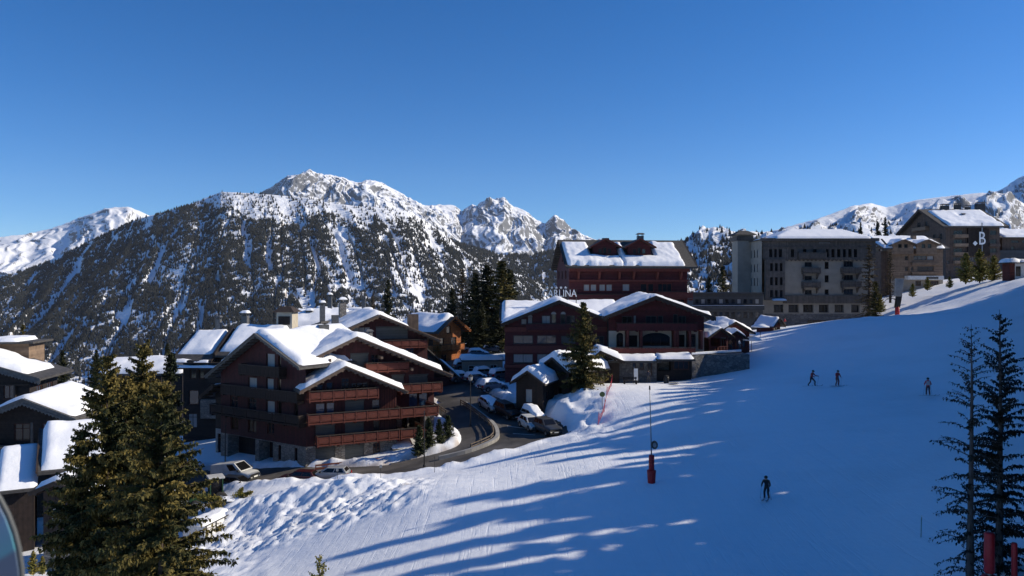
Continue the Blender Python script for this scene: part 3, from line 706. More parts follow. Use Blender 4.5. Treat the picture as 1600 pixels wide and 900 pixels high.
CH = thing('chalet', 'big dark red timber chalet with four rows of balconies at the road bend', 'chalet', (-23.1, 86, -20.2), R(27))
fb = Fr((0, 0), 'f'); fm_ = Fr((0, 3), 'f')
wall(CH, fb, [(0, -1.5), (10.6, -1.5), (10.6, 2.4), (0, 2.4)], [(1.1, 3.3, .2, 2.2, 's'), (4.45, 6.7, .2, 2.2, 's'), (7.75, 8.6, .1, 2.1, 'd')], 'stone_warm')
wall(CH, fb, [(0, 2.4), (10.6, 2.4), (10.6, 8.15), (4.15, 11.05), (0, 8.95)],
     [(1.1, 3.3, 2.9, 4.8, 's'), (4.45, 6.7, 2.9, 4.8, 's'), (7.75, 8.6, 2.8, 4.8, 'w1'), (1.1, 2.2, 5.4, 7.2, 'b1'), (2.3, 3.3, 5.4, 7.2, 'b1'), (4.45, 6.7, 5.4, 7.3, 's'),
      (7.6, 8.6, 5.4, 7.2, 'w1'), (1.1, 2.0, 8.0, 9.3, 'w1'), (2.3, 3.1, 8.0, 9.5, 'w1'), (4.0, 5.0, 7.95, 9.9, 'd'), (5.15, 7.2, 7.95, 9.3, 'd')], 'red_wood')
mb = MB()
for i in range(9): fb.box(mb, 8.8+i*.2, 8.8+i*.2+.05, 2.6, 8.3, .004, .04)
tag(mb.build('cover_strips', 'balcony_wood', CH), kind='stuff')
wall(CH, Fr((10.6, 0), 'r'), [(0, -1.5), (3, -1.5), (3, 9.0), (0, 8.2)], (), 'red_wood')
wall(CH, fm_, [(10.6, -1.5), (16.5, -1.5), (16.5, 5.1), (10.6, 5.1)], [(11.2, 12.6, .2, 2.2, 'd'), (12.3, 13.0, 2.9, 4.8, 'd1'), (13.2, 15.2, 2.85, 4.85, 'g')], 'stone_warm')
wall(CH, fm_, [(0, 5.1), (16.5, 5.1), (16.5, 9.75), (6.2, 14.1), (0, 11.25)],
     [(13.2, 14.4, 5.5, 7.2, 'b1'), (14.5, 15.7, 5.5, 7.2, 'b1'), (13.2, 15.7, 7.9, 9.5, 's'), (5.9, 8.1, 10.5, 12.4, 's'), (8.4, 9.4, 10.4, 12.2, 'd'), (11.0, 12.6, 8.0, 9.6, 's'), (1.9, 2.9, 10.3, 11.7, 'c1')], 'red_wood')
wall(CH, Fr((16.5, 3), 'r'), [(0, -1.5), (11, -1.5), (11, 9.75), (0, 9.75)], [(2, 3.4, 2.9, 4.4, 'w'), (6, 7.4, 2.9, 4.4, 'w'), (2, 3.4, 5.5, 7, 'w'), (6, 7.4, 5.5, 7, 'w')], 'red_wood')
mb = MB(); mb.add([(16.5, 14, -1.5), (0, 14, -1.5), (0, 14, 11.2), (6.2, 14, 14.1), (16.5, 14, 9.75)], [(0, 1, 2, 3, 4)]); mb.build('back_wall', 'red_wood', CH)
PM = [(-.3, 11.56), (6.2, 14.5), (18.3, 9.42)]; PBY = [(-1.0, 8.85), (4.15, 11.4), (11.5, 8.13)]
roof_profile(CH, PM, 1.3, 13.6, barge='pale_trim')
roof_profile(CH, PBY, -1.55, 4.6, barge='pale_trim')
snow_prof(CH, [(-.3, 11.56), (6.2, 14.5), (17.3, 9.84)], 1.45, 13.6, T=.62, seed=2, ragged=.3)
snow_prof(CH, [(-.9, 8.9), (4.15, 11.4), (11.3, 8.22)], -1.4, 3.4, T=.55, seed=3)
balcony(CH, fb, 1.0, 10.6, 2.7, 1.25); balcony(CH, fb, 10.72, 14.0, 2.7, 1.25, d0=-2.98)
balcony(CH, fb, .0, 10.6, 5.2, 1.35); balcony(CH, fb, 10.72, 15.4, 5.2, 1.35, d0=-2.98)
balcony(CH, fb, .1, 8.05, 7.75, 1.35); balcony(CH, fm_, 11.6, 17.0, 7.6, 1.6); balcony(CH, fm_, 7.5, 12.8, 10.3, 1.2)
# low fence and snowy hut at the foot of the wall
mb = MB()
for i in range(9): mb.box(.6+i*1.25, .7+i*1.25, -2.1, -2.0, -.6, .75)
for z in (.25, .6): mb.box(.6, 10.7, -2.13, -2.1, z, z+.18)
mb.build('terrace_fence', 'balcony_wood', CH)
mb = MB(); mb.box(10.2, 12.3, -.2, 1.2, -1, 1.3); mb.hexa([(9.9, -.6, 1.15), (12.6, -.6, 1.15), (12.6, 1.5, 1.5), (9.9, 1.5, 1.5), (9.9, -.6, 1.3), (12.6, -.6, 1.3), (12.6, 1.5, 1.65), (9.9, 1.5, 1.65)])
mb.build('bin_store', 'grey_timber', CH)
snow_sheet(CH, 9.9, 12.6, -.6, 1.5, lambda x, y: 1.3+(y+.6)*.167, .4, .25, seed=4, name='bin_store_snow')
for x in (3.0, 9.2, 13.0): mb = MB(); fm_.box(mb, x, x+.25, 13.0-abs(x-6.2)*.41-.05, 13.3-abs(x-6.2)*.41, .0, 1.5); mb.build('purlin', 'pale_trim', CH)
chimney(CH, 4.2, 9.5, 13, 15.6, 1.2, 1.1, 'grey_trim', False); chimney(CH, 10.2, 10, 12, 14.3, .8, .8, 'stone_grey', True)

WA_ = thing('wing', 'x', 'x', (-23.1-.829*15.4, 86+.559*15.4, -20.2), R(-34))
fa = Fr((0, 0), 'f')
wall(WA_, fa, [(0, -1.5), (15.4, -1.5), (15.4, 2.4), (0, 2.4)], [(1.4, 6.6, -1.4, 2.35, 'g'), (7.3, 9.8, -1.4, 2.3, 'g'), (10.7, 11.2, .4, 2.1, 'd1'), (13.5, 14.0, .2, 2.1, 'd1')], 'stone_warm')
wall(WA_, fa, [(0, 2.4), (15.4, 2.4), (15.4, 11.2), (8.2, 14.55), (0, 9.9)],
     [(1.9, 3.3, 5.3, 7.1, 'w'), (5.2, 6.8, 5.3, 7.1, 'w'), (8.6, 10.1, 5.3, 7.1, 'c1'), (10.6, 11.3, 5.2, 7.2, 'd1'), (13.4, 14.1, 5.2, 7.2, 'd1'), (5.3, 6.9, 8.0, 9.6, 'c1'), (8.6, 9.9, 8.0, 9.7, 'c1'), (10.6, 11.2, 7.9, 9.8, 'd1'),
      (8.6, 10.1, 10.9, 12.6, 'c1'), (10.7, 11.2, 10.4, 12.4, 'd1'), (1.9, 3.4, 3.0, 4.6, 'd'), (5.2, 6.8, 3.0, 4.6, 'd'), (8.8, 10, 3.2, 4.5, 'w')], 'red_wood')
wall(WA_, Fr((0, 12), 'l'), [(0, -1.5), (12, -1.5), (12, 9.9), (0, 9.9)], [(2, 3.4, 2.9, 4.4, 'w'), (6, 7.4, 2.9, 4.4, 'w'), (2, 3.4, 5.5, 7, 'w'), (8, 9.4, 5.5, 7, 'w')], 'red_wood')
PA = [(-1.3, 9.4), (8.2, 14.95), (15.9, 11.45)]
roof_profile(WA_, PA, -1.25, 13.0, barge='grey_trim')
snow_prof(WA_, [(-1.0, 9.6), (8.2, 14.95), (15.7, 11.5)], -1.0, 12.4, T=.55, seed=6)
roof_profile(WA_, [(-2.9, 6.7), (.0, 8.4)], -1.0, 9, barge='dark_trim', name='side_roof', th=.22)
snow_prof(WA_, [(-2.8, 6.76), (-.05, 8.37)], -.8, 9, T=.3, seed=7)
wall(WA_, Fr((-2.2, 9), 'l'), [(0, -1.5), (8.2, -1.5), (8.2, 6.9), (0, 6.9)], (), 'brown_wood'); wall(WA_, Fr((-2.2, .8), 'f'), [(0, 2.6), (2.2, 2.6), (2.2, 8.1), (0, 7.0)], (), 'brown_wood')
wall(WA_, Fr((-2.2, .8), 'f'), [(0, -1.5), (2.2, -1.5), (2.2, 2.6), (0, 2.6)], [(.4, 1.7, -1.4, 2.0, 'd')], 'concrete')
balcony(WA_, fa, 4.9, 12.2, 10.2, 1.1, m='brown_wood', pitch=.75, style='slat'); balcony(WA_, fa, 1.5, 15.2, 7.6, 1.1, m='brown_wood', pitch=.9, style='slat')
balcony(WA_, fa, -.6, 15.6, 5.0, 1.15, m='brown_wood', pitch=2.4)
merge_into(CH, WA_)

# ------------------------------------------------------------ red chalet behind
o = P(505, 450, 106)
C2 = thing('chalet', 'red chalet with a wide snowy gable behind the big red chalet', 'chalet', (o.x, o.y, -19.5), R(24))
f2 = Fr((0, 0), 'f')
wall(C2, f2, [(0, 0), (15, 0), (15, 12.3), (7.6, 15.35), (0, 12.2)], [(4.2, 6.6, 12.5, 14, 'c'), (7.4, 12.1, 12.2, 14.0, 's'), (2, 4, 9, 11, 'w'), (7.4, 9.8, 9, 11, 's'), (11, 13, 9, 11, 'w'), (4, 6, 6, 8, 's'), (9, 11, 6, 8, 's')], 'red_wood')
wall(C2, Fr((15, 0), 'r'), [(0, 0), (13, 0), (13, 12.3), (0, 12.3)], [(2, 4, 9, 10.5, 'w'), (7, 9, 9, 10.5, 'w')], 'red_wood'); wall(C2, Fr((0, 13), 'l'), [(0, 0), (13, 0), (13, 12.2), (0, 12.2)], [(3, 5, 9, 10.5, 'w')], 'red_wood')
P2 = [(-1.4, 11.95), (7.6, 15.75), (16.6, 12.0)]
roof_profile(C2, P2, -1.5, 13, barge='pale_trim'); snow_prof(C2, [(-1.3, 12.0), (7.6, 15.75), (12.5, 13.7)], -.2, 13, T=.55, seed=11, ragged=.5)
balcony(C2, f2, 8.2, 14.6, 11.1, 1.3); balcony(C2, f2, 1, 8, 8.7, 1.3)
chimney(C2, 2.4, 4.0, 13, 15.6, .9, .9, 'grey_trim', False); chimney(C2, 1.5, 9.0, 12.8, 16.9, .7, .7, 'tin_chimney', True, True); chimney(C2, 4.8, 10.5, 13.5, 17.3, 1.0, 1.0, 'stone_warm', True, True)
# slate lean-to running down on its right
mb = MB(); mb.ext([(13.4, 2, 12.6), (13.4, 14, 13.6), (21.5, 14, 6.6), (21.5, 3, 5.6)], (0, 0, -.25)); mb.build('slate_roof', 'roof_bare', C2)
mb = MB(); mb.box(15.1, 20.8, 4, 13, 0, 5.9); mb.build('side_wing', 'red_wood', C2)
chimney(C2, 14.6, 6, 12.2, 15.5, 1.5, 1.0, 'taupe_timber', False)
snow_sheet(C2, 18.6, 21.4, 3.2, 6.0, lambda x, y: 12.6-(x-13.4)*.864+(y-2)*.083, .5, .25, seed=13)

# ------------------------------------------------------------ dark chalet with stepped snowy roofs, left of the red one
o = P(286, 450, 106)
C3 = thing('chalet', 'almost black chalet with stepped snowy roofs left of the big red chalet', 'chalet', (o.x, o.y, -21.5), R(-4))
f3 = Fr((0, 0), 'f')
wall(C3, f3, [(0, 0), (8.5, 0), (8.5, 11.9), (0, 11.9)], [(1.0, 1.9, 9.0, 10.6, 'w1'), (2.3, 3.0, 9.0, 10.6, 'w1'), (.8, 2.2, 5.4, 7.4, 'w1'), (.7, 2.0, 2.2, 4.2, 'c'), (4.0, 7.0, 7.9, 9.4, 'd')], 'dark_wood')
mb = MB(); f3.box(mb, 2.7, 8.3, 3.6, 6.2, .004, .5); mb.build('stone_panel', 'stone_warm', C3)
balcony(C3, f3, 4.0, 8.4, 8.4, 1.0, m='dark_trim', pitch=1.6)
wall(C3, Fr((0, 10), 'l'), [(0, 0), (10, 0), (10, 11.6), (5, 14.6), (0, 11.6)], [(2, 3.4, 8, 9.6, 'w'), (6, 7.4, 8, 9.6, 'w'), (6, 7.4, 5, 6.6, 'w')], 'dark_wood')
P3 = [(-1.5, 11.6), (5.2, 15.0), (11, 12)]
roof_profile(C3, P3, -1.0, 4.6, 'x', both=True, barge='dark_trim'); snow_prof(C3, [(.0, 12.4), (5.2, 15.0), (10.5, 12.2)], -.8, 4.2, 'x', T=.5, seed=21)
P3b = [(-.9, 12.3), (5.6, 15.6), (11.5, 12.6)]
roof_profile(C3, P3b, 5.0, 13.0, 'x', barge='dark_trim', name='upper_roof'); snow_prof(C3, [(.0, 12.8), (5.6, 15.6), (11, 12.8)], 5.2, 13.0, 'x', T=.55, seed=22)
mb = MB()
for z, y in ((11.2, -1.75), (10.5, -2.0)): mb.box(-.9, 8.6, y, 0, z, z+.2)
mb.build('canopy', 'dark_trim', C3)
snow_sheet(C3, -.8, 8.5, -1.98, -.3, lambda x, y: 10.7+0*x, .26, .25, seed=23, r=.3, name='canopy_snow'); snow_sheet(C3, -.8, 4.5, -1.7, -.2, lambda x, y: 11.4+0*x, .32, .25, seed=24, r=.3, name='canopy_snow')
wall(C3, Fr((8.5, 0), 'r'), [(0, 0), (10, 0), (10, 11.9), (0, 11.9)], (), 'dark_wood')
mb = MB(); mb.box(4.62, 4.95, -.9, 5.2, 11.5, 12.6); mb.hexa([(4.62, -.9, 12.6), (4.95, -.9, 12.6), (4.95, 5.2, 12.6), (4.62, 5.2, 12.6), (4.62, 4.6, 15.7), (4.95, 4.6, 15.7), (4.95, 5.2, 15.9), (4.62, 5.2, 15.9)]); mb.build('fire_wall', 'dark_wood', C3)
chimney(C3, 5.6, 7.5, 14, 17.4, .9, .9, 'tin_chimney', True, True); chimney(C3, 1.8, 7.0, 14, 16.9, .7, .7)
mb = MB(); mb.box(10.9, 13.2, 6, 8.5, 13, 18.0); mb.build('stair_tower', 'plaster_cream', C3)
mb = MB(); mb.hexa([(10.4, 5.5, 18.0), (13.7, 5.5, 18.0), (13.7, 9, 18.0), (10.4, 9, 18.0), (11.4, 6.7, 18.8), (12.7, 6.7, 18.8), (12.7, 7.8, 18.8), (11.4, 7.8, 18.8)]); mb.build('tower_cap', 'dark_trim', C3)
mb = MB(); mb.box(11.2, 12.9, 5.9, 5.99, 16.2, 17.4); mb.build('louvre', 'brown_wood', C3)
mb = MB(); mb.ext([(11, 9.5, 13), (13.4, 7.4, 15.4), (17, 7.4, 16.6), (17, 12, 16.6), (11, 12, 15)], (0, 0, -.3)); mb.build('rear_roof', 'slate', C3)

# ------------------------------------------------------------ roofs further back between the chalets
def snow_house(label, u, v, Y, w, h, dep, yaw, m='dark_wood', T=.6, seed=0, pitch=.42, ch=(), zb=-22, wins=()):
    """house with the ridge across the view; (u,v) is its front eave's left end"""
    p = P(u, v, Y); b = p.z-zb
    t = thing('chalet', label, 'chalet', (p.x, p.y, zb), R(yaw))
    wall(t, Fr((.5, .8), 'f'), [(0, 0), (w-1, 0), (w-1, b), (0, b)], wins, m)
    for s, x in (('l', .5), ('r', w-.5)):
        fr = Fr((x, dep-.8), 'l') if s == 'l' else Fr((x, .8), 'r')
        wall(t, fr, [(0, 0), (dep-1.6, 0), (dep-1.6, b), (dep/2-.8, b+pitch*dep/2-.4), (0, b)], (), m)
    pr = [(0, b), (dep/2, b+pitch*dep/2), (dep, b)]
    roof_profile(t, pr, 0, w, 'x', both=True); snow_prof(t, [(.1, b), (dep/2, b+pitch*dep/2), (dep-.1, b)], .15, w-.15, 'x', T=T, seed=seed)
    for c in ch: chimney(t, *c)
    return t
t = snow_house('snow laden low roof with grey chimneys just behind the big red chalet', 432, 511, 118, 11, 3, 9, 8, seed=31, ch=[(4.5, 3.5, 13, 18.0, .9, .9, 'stone_warm', True, True), (6.6, 3.5, 13, 17.8, .7, .7, 'tin_chimney', True)], T=.7)
mb = MB(); mb.ext([(1.2, 1.0, 12.9), (3.0, 1.0, 12.9), (2.1, 1.0, 13.7)], (0, 2, 0)); mb.build('dormer', 'dark_wood', t)
snow_house('rounded white snow cap of a roof behind the rear chimneys', 484, 497, 135, 11, 3, 8, 4, seed=33, T=.75, pitch=.3, ch=[(3.0, 3, 15, 20.4, .7, .7, 'tin_chimney', True, True), (9, 3, 15, 20.0, .6, .6)])
snow_house('small house half hidden among the firs behind the black chalet', 150, 585, 125, 14, 3, 9, 3, seed=35, T=.6)

# orange chalet in full sun
p = P(628, 512, 148)
OC = thing('chalet', 'bright orange timber chalet in full sun beside the back car park', 'chalet', (p.x, p.y, -14.8), R(-34))
pr = [(-1.2, 6.6), (3.6, 9.4), (8.4, 6.6)]
fr = Fr((8.6, 0), 'r')                            # gable end that faces the sun
wall(OC, Fr((0, 0), 'f'), [(0, 0), (8.6, 0), (8.6, 6.6), (0, 6.6)], [(1, 2.4, 4, 5.4, 'w'), (4.2, 5.2, 4, 5.6, 'w1'), (6.6, 7.8, 3.6, 5.8, 'w1'), (6.4, 7.9, .3, 2.4, 'd'), (2, 3.5, .8, 2.4, 'w')], 'orange_wood')
wall(OC, fr, [(0, 0), (7.4, 0), (7.4, 7.0), (3.6, 9.2), (0, 7.0)], [(1, 2.2, 3.6, 5.4, 'w1'), (4.4, 6, 3.6, 5.4, 'w'), (3, 4.2, 6.2, 7.6, 'w1'), (1.4, 3, .2, 2.2, 'd')], 'orange_wood')
wall(OC, Fr((0, 7.4), 'l'), [(0, 0), (7.4, 0), (7.4, 7.0), (3.6, 9.2), (0, 7.0)], (), 'orange_wood')
roof_profile(OC, pr, -1.0, 10.2, 'x', both=True, barge='orange_wood'); snow_prof(OC, [(-1.2, 6.6), (3.6, 9.4), (8.4, 6.6)], -.9, 9.2, 'x', T=.75, seed=37)
balcony(OC, fr, .3, 7.0, 3.2, 1.2, m='orange_wood'); balcony(OC, Fr((0, 0), 'f'), 5.6, 8.6, 3.2, 1.1, m='orange_wood')
mb = MB()
for x in (5.7, 8.4): mb.box(x, x+.22, -1.1, -.9, 0, 3.0)
mb.build('porch_posts', 'orange_wood', OC)
fnc = thing('terrace_wall', 'cream terrace wall with orange boards by the back car park', 'wall', (P(715, 545, 152).x, 152, -14.6), R(8))
mb = MB(); mb.box(0, 6, 0, .4, 0, 1.5); mb.build('base', 'plaster_cream', fnc)
mb = MB(); mb.box(.1, 5.0, -.05, .42, 1.5, 2.3); mb.build('boarding', 'orange_wood', fnc)

# ------------------------------------------------------------ grey chalets at the left edge
def scallop(parent, prof, q, m='grey_trim', step=.34, drop=.3):
    for (p0, z0), (p1, z1) in zip(prof[:-1], prof[1:]):
        n = int(abs(p1-p0)/step); mb = MB()
        for i in range(n):
            a = p0+(p1-p0)*i/n; b = p0+(p1-p0)*(i+1)/n; za = z0+(z1-z0)*i/n; zb = z0+(z1-z0)*(i+1)/n
            mb.ext([(a, q, za), (b, q, zb), (b-.03*(b-a), q, zb-drop*.45), ((a+b)/2, q, (za+zb)/2-drop), (a+.03*(b-a), q, za-drop*.45)], (0, -.05, 0))
        tag(mb.build('scalloped_fringe', m, parent), kind='stuff')
GA = thing('chalet', 'grey chalet with scalloped eaves and broad snowy roof at the left edge', 'chalet', (-70.6, 88, -24.4), R(10))
fg = Fr((0, 0), 'f')
wall(GA, fg, [(0, 0), (14, 0), (14, 14.2), (4.0, 17.4), (0, 16.2)], [(1, 2.8, 8, 10, 'w'), (4.5, 6.2, 11.5, 13.2, 'w'), (8.5, 10.5, 8, 10, 'w'), (4.5, 6.5, 8, 10, 'w'), (11.2, 12.4, 11.4, 13, 'w')], 'dark_wood')
wall(GA, Fr((14, 0), 'r'), [(0, 0), (8, 0), (8, 14.2), (0, 14.2)], [(2, 3.6, 11, 12.6, 'w'), (5, 6.6, 11, 12.6, 'w'), (2, 3.6, 7.5, 9.5, 'w')], 'dark_wood')
pg = [(-3, 15.6), (4, 17.75), (15.8, 13.9)]
roof_profile(GA, pg, -1.6, 8.4, barge='grey_trim', bh=.5, rafters=False); scallop(GA, [(p_, z-.5) for p_, z in pg], -1.69); snow_prof(GA, [(-3, 15.6), (4, 17.75), (14.3, 14.4)], -1.4, 6.5, T=.5, seed=41, ragged=.7)
mb = MB(); fg.box(mb, 0, 14, 12.95, 13.1, .004, .2); fg.box(mb, 6.2, 12.6, 10.2, 10.4, .004, .35); fg.box(mb, 12.4, 12.6, 10.4, 13, .004, .3); mb.build('timber_bands', 'dark_trim', GA)
mb = MB(); mb.box(2.5, 11, 7.2, 11.8, 13, 17.4); mb.build('roof_storey', 'tan_timber', GA)
mb = MB(); mb.box(1.8, 11.8, 6.4, 12.6, 17.4, 17.65); mb.build('upper_roof', 'roof_bare', GA); snow_sheet(GA, 1.9, 10.0, 6.5, 12.5, lambda x, y: 17.65+0*x, .5, .3, seed=42)
balcony(GA, fg, -2, 3.2, 10.6, 1.2, m='grey_timber'); balcony(GA, fg, -2, 8, 7.2, 1.2, m='grey_timber')
GB = thing('chalet', 'lower grey chalet with a scalloped snowy gable and long balcony at the left edge', 'chalet', (-56, 79, -24), R(3))
wall(GB, fg, [(0, 0), (10.4, 0), (10.4, 10.8), (6.4, 12.4), (0, 10.0)], [(1.5, 3.2, 8.2, 10, 'w'), (4.6, 6.2, 8.2, 10, 'd'), (7.4, 9.4, 8.2, 10, 'b1'), (1.5, 3, 5, 6.8, 'w'), (4.5, 6, 5, 6.8, 'c'), (7.5, 9, 5, 6.8, 'w'), (9.3, 10.1, 5, 6.8, 'c')], 'dark_wood')
wall(GB, Fr((10.4, 0), 'r'), [(0, 0), (9, 0), (9, 10.6), (0, 10.6)], [(2, 3.6, 5, 6.8, 'w')], 'dark_wood')
pg = [(-1.6, 9.6), (6.4, 12.8), (11.7, 10.7)]
roof_profile(GB, pg, -1.6, 9, barge='grey_trim', bh=.42, rafters=False); scallop(GB, [(p_, z-.42) for p_, z in pg], -1.69); snow_prof(GB, [(-1.5, 9.65), (6.4, 12.8), (11.3, 10.85)], -1.35, 8.5, T=.55, seed=43)
balcony(GB, fg, -.5, 10.9, 7.0, 1.4, m='grey_timber', pitch=2.6)
for x in (.2, 3.6, 7.0, 10.1): mb = MB(); mb.box(x, x+.22, -1.3, -1.1, 0, 10.3); mb.build('pillar', 'grey_timber', GB)
GC = thing('chalet', 'low chalet under a thick snow roof behind the three near firs', 'chalet', (-42.9, 69.5, -25.5), R(29))
wall(GC, Fr((1, 1), 'f'), [(0, 0), (9.4, 0), (9.4, 8.9), (0, 8.9)], [(1, 2.4, 5.4, 7.0, 'w'), (5, 6.4, 5.4, 7.0, 'w'), (7.6, 8.8, 5.4, 7.0, 'w')], 'brown_wood')
pr = [(0, 8.8), (5.5, 11.9), (11, 8.8)]
roof_profile(GC, pr, 0, 11.2, 'x', both=True); snow_prof(GC, [(.1, 8.8), (5.5, 11.9), (10.9, 8.8)], .15, 11, 'x', T=.7, seed=45)
wall(GC, Fr((1, 10), 'l'), [(0, 0), (9, 0), (9, 8.6), (4.5, 11.4), (0, 8.6)], (), 'brown_wood')
wall(GC, Fr((10.4, 1), 'r'), [(0, 0), (9, 0), (9, 8.6), (4.5, 11.4), (0, 8.6)], (), 'brown_wood')
GD = thing('chalet', 'small chalet with a dark gable and stone base at lower left', 'chalet', (-38.6, 62, -25), R(3))
wall(GD, Fr((.2, 1), 'f'), [(0, 0), (6.6, 0), (6.6, 3.6), (0, 3.6)], [(2.2, 4.8, .2, 2.9, 'g')], 'stone_warm'); wall(GD, Fr((.2, 1), 'f'), [(0, 3.6), (6.6, 3.6), (6.6, 7.2), (1.5, 9.0), (0, 8.3)], [(.5, 1.4, 5.6, 7.0, 'c1'), (2.0, 3.2, 5.6, 7.0, 'w1'), (4.4, 5.8, 5.3, 6.6, 'w')], 'brown_wood')
pr = [(-.3, 8.55), (1.7, 9.4), (7.6, 7.0)]
roof_profile(GD, pr, -.2, 6, barge='dark_trim'); snow_prof(GD, pr, .5, 5.8, T=.4, seed=47)
wall(GD, Fr((.2, 7), 'l'), [(0, 0), (6, 0), (6, 8.2), (0, 8.2)], (), 'brown_wood'); wall(GD, Fr((6.8, 1), 'r'), [(0, 0), (6, 0), (6, 7.0), (0, 7.0)], (), 'brown_wood')
GEs = thing('chalet', 'low snow roof in blue shade beside the thick snow roof at lower left', 'chalet', (-45.8, 67.9, -25), R(29))
mb = MB(); mb.box(.3, 3.0, .8, 5.2, 0, 6.9); mb.build('wall', 'brown_wood', GEs)
mb = MB(); mb.ext([(0, 0, 6.9), (3.3, 0, 6.9), (3.3, 5.5, 9.9), (0, 5.5, 9.9)], (0, 0, -.25)); mb.build('roof', 'slate', GEs); snow_sheet(GEs, .03, 3.3, .05, 5.5, lambda x, y: 6.9+y*.545, .4, .3, seed=48, ragged=.05, lump=.08)

# ------------------------------------------------------------ red hotel with rooftop lettering; local space = world minus HO
HO = Vector((14, 118, -17))
HT = thing('hotel', 'large dark red hotel with rooftop lettering, two front gables and a tall rear block', 'hotel', HO)
def hx(X): return X-HO.x
def hy(Y): return Y-HO.y
def hz(z): return z-HO.z
def px(u, Y): return (u-800)/F*Y-HO.x
def pz(v, Y): return (450-v)/F*Y-HO.z
# left front gable
Y1 = 115; yl = hy(Y1); f1 = Fr((0, yl), 'f'); U = lambda u: px(u, Y1); Z = lambda v: pz(v, Y1)
x0, x1 = U(789), U(955)
w1 = [(U(814), U(823), Z(507), Z(498), 'c1'), (U(824.5), U(832), Z(507), Z(495), 'c1'), (U(846.5), U(860), Z(506), Z(493), 'c2'), (U(861.5), U(869), Z(506), Z(490.5), 'w1'), (U(876), U(883.5), Z(506), Z(490.5), 'w1'), (U(885), U(898), Z(506), Z(493), 'w2'),
      (U(802), U(833), Z(537), Z(524), 'w2'), (U(839), U(869), Z(537), Z(524), 'w2'), (U(929), U(944), Z(538), Z(525), 'w2'), (U(877), U(899), Z(537), Z(525), 's'),
      (U(802), U(833), Z(567), Z(553), 'c2'), (U(839), U(869), Z(567), Z(553), 'c2')]
wall(HT, f1, [(x0, -3), (x1, -3), (x1, Z(503)), (U(873), Z(473)), (x0, Z(506))], w1, 'carlina_wood', fm='frame_grey')
for u in (828, 865, 880):                                   # round heads over the arched windows
    w_ = U(u+4)-U(u-4); mb = MB(); c = U(u); zt = Z(495 if u < 840 else 490.5)
    mb.ext([f1(c+w_/2*math.cos(a*math.pi/8), zt+w_/2*math.sin(a*math.pi/8)-.05, .003) for a in range(9)], (0, -.06, 0)); mb.build('arched_head', 'curtain', HT)
mb = MB()
for v0, v1, d in ((540, 551, .45), (511, 518, .3), (569, 574, .5)): f1.box(mb, x0-.1, x1+.05, Z(v1), Z(v0), .004, d)
mb.build('timber_band', 'carlina_trim', HT)
balcony(HT, f1, U(822), U(900), Z(513.5), 1.0, h=.8, m='carlina_wood', pitch=1.5, style='slat')
wall(HT, Fr((x0, hy(131)), 'l'), [(0, -3), (16, -3), (16, Z(506)), (8, hz(-1.3)), (0, Z(506))], [(3, 4.5, 6, 7.5, 'w'), (10, 11.5, 6, 7.5, 'w'), (10, 11.5, 3, 4.5, 'w')], 'dark_wood')
pl = [(U(782), Z(505.5)), (U(873), Z(469)), (U(962), Z(503))]
roof_profile(HT, pl, yl-1.3, yl+9, barge='dark_trim', bh=.45); snow_prof(HT, [(U(783), Z(505)), (U(873), Z(469)), (U(958), Z(501.5))], yl-1.1, yl+9, T=.45, seed=51)
pc = [(yl+.7, hz(-5.0)), (hy(124), hz(-2.35)), (hy(133), hz(-5.3))]
roof_profile(HT, pc, x0-.7, x1+2, 'x', both=True, name='cross_roof'); snow_prof(HT, pc, x0-.6, x1+2, 'x', T=.45, seed=52)
mb = MB(); mb.box(x0+.2, x1, hy(116), hy(131), -3, hz(-5.6)); mb.build('core', 'dark_wood', HT)
# right front gable with terrace front
Y2 = 113; y2 = hy(Y2); fR = Fr((0, y2), 'f'); U = lambda u: px(u, Y2); Z = lambda v: pz(v, Y2)
xa, xb = U(951), U(1100)
wall(HT, fR, [(xa, Z(517)), (xb, Z(517)), (xb, Z(494)), (U(1020), Z(466)), (xa, Z(493))],
     [(U(1009), U(1026), Z(507), Z(493.5), 'w2'), (U(1028), U(1036), Z(507), Z(493.5), 'w1'), (U(1052), U(1059), Z(507), Z(491), 'w1'), (U(1060), U(1072), Z(507), Z(493.5), 'w2'), (U(972), U(988), Z(507), Z(494), 'd'), (U(990), U(994), Z(507), Z(493), 'c1')], 'carlina_wood', fm='frame_grey')
wall(HT, fR, [(xa, Z(556)), (xb, Z(556)), (xb, Z(517)), (xa, Z(517))],
     [(U(963), U(974), Z(542), Z(524), 'd'), (U(983), U(996), Z(542), Z(524), 'g'), (U(1003), U(1047), Z(540), Z(527), 'd'), (U(1057), U(1070), Z(542), Z(523), 'g'), (U(1077), U(1087), Z(542), Z(522), 'd')], 'plaster_cream', fm='frame_wood')
mb = MB(); mb.ext([fR(U(1025)+2.0*math.cos(a*math.pi/10), Z(528)+.75*math.sin(a*math.pi/10), .003) for a in range(11)], (0, -.1, 0)); mb.build('arched_head', 'glass_dark', HT)
mb = MB(); mb.ext([fR(U(968.5)+.5*math.cos(a*math.pi/8), Z(524.5)+.45*math.sin(a*math.pi/8), .003) for a in range(9)], (0, -.06, 0)); mb.build('arched_head', 'glass_dark', HT)
for u in (977, 998, 1050, 1054, 1073, 1091): mb = MB(); fR.box(mb, U(u), U(u)+.32, Z(545), Z(516), .004, 1.5); mb.build('pillar', 'carlina_trim', HT)
for a, b in ((1049, 1056), (1072, 1077), (976, 983)): mb = MB(); fR.box(mb, U(a), U(b), Z(543), Z(517), .004, .2); mb.build('timber_panel', 'brown_wood', HT)
balcony(HT, fR, U(962), U(1086), Z(514), 1.6, h=.95, m='carlina_wood', pitch=1.3, style='slat')
pr = [(U(940), Z(494)), (U(1020), Z(462)), (U(1112), Z(495))]
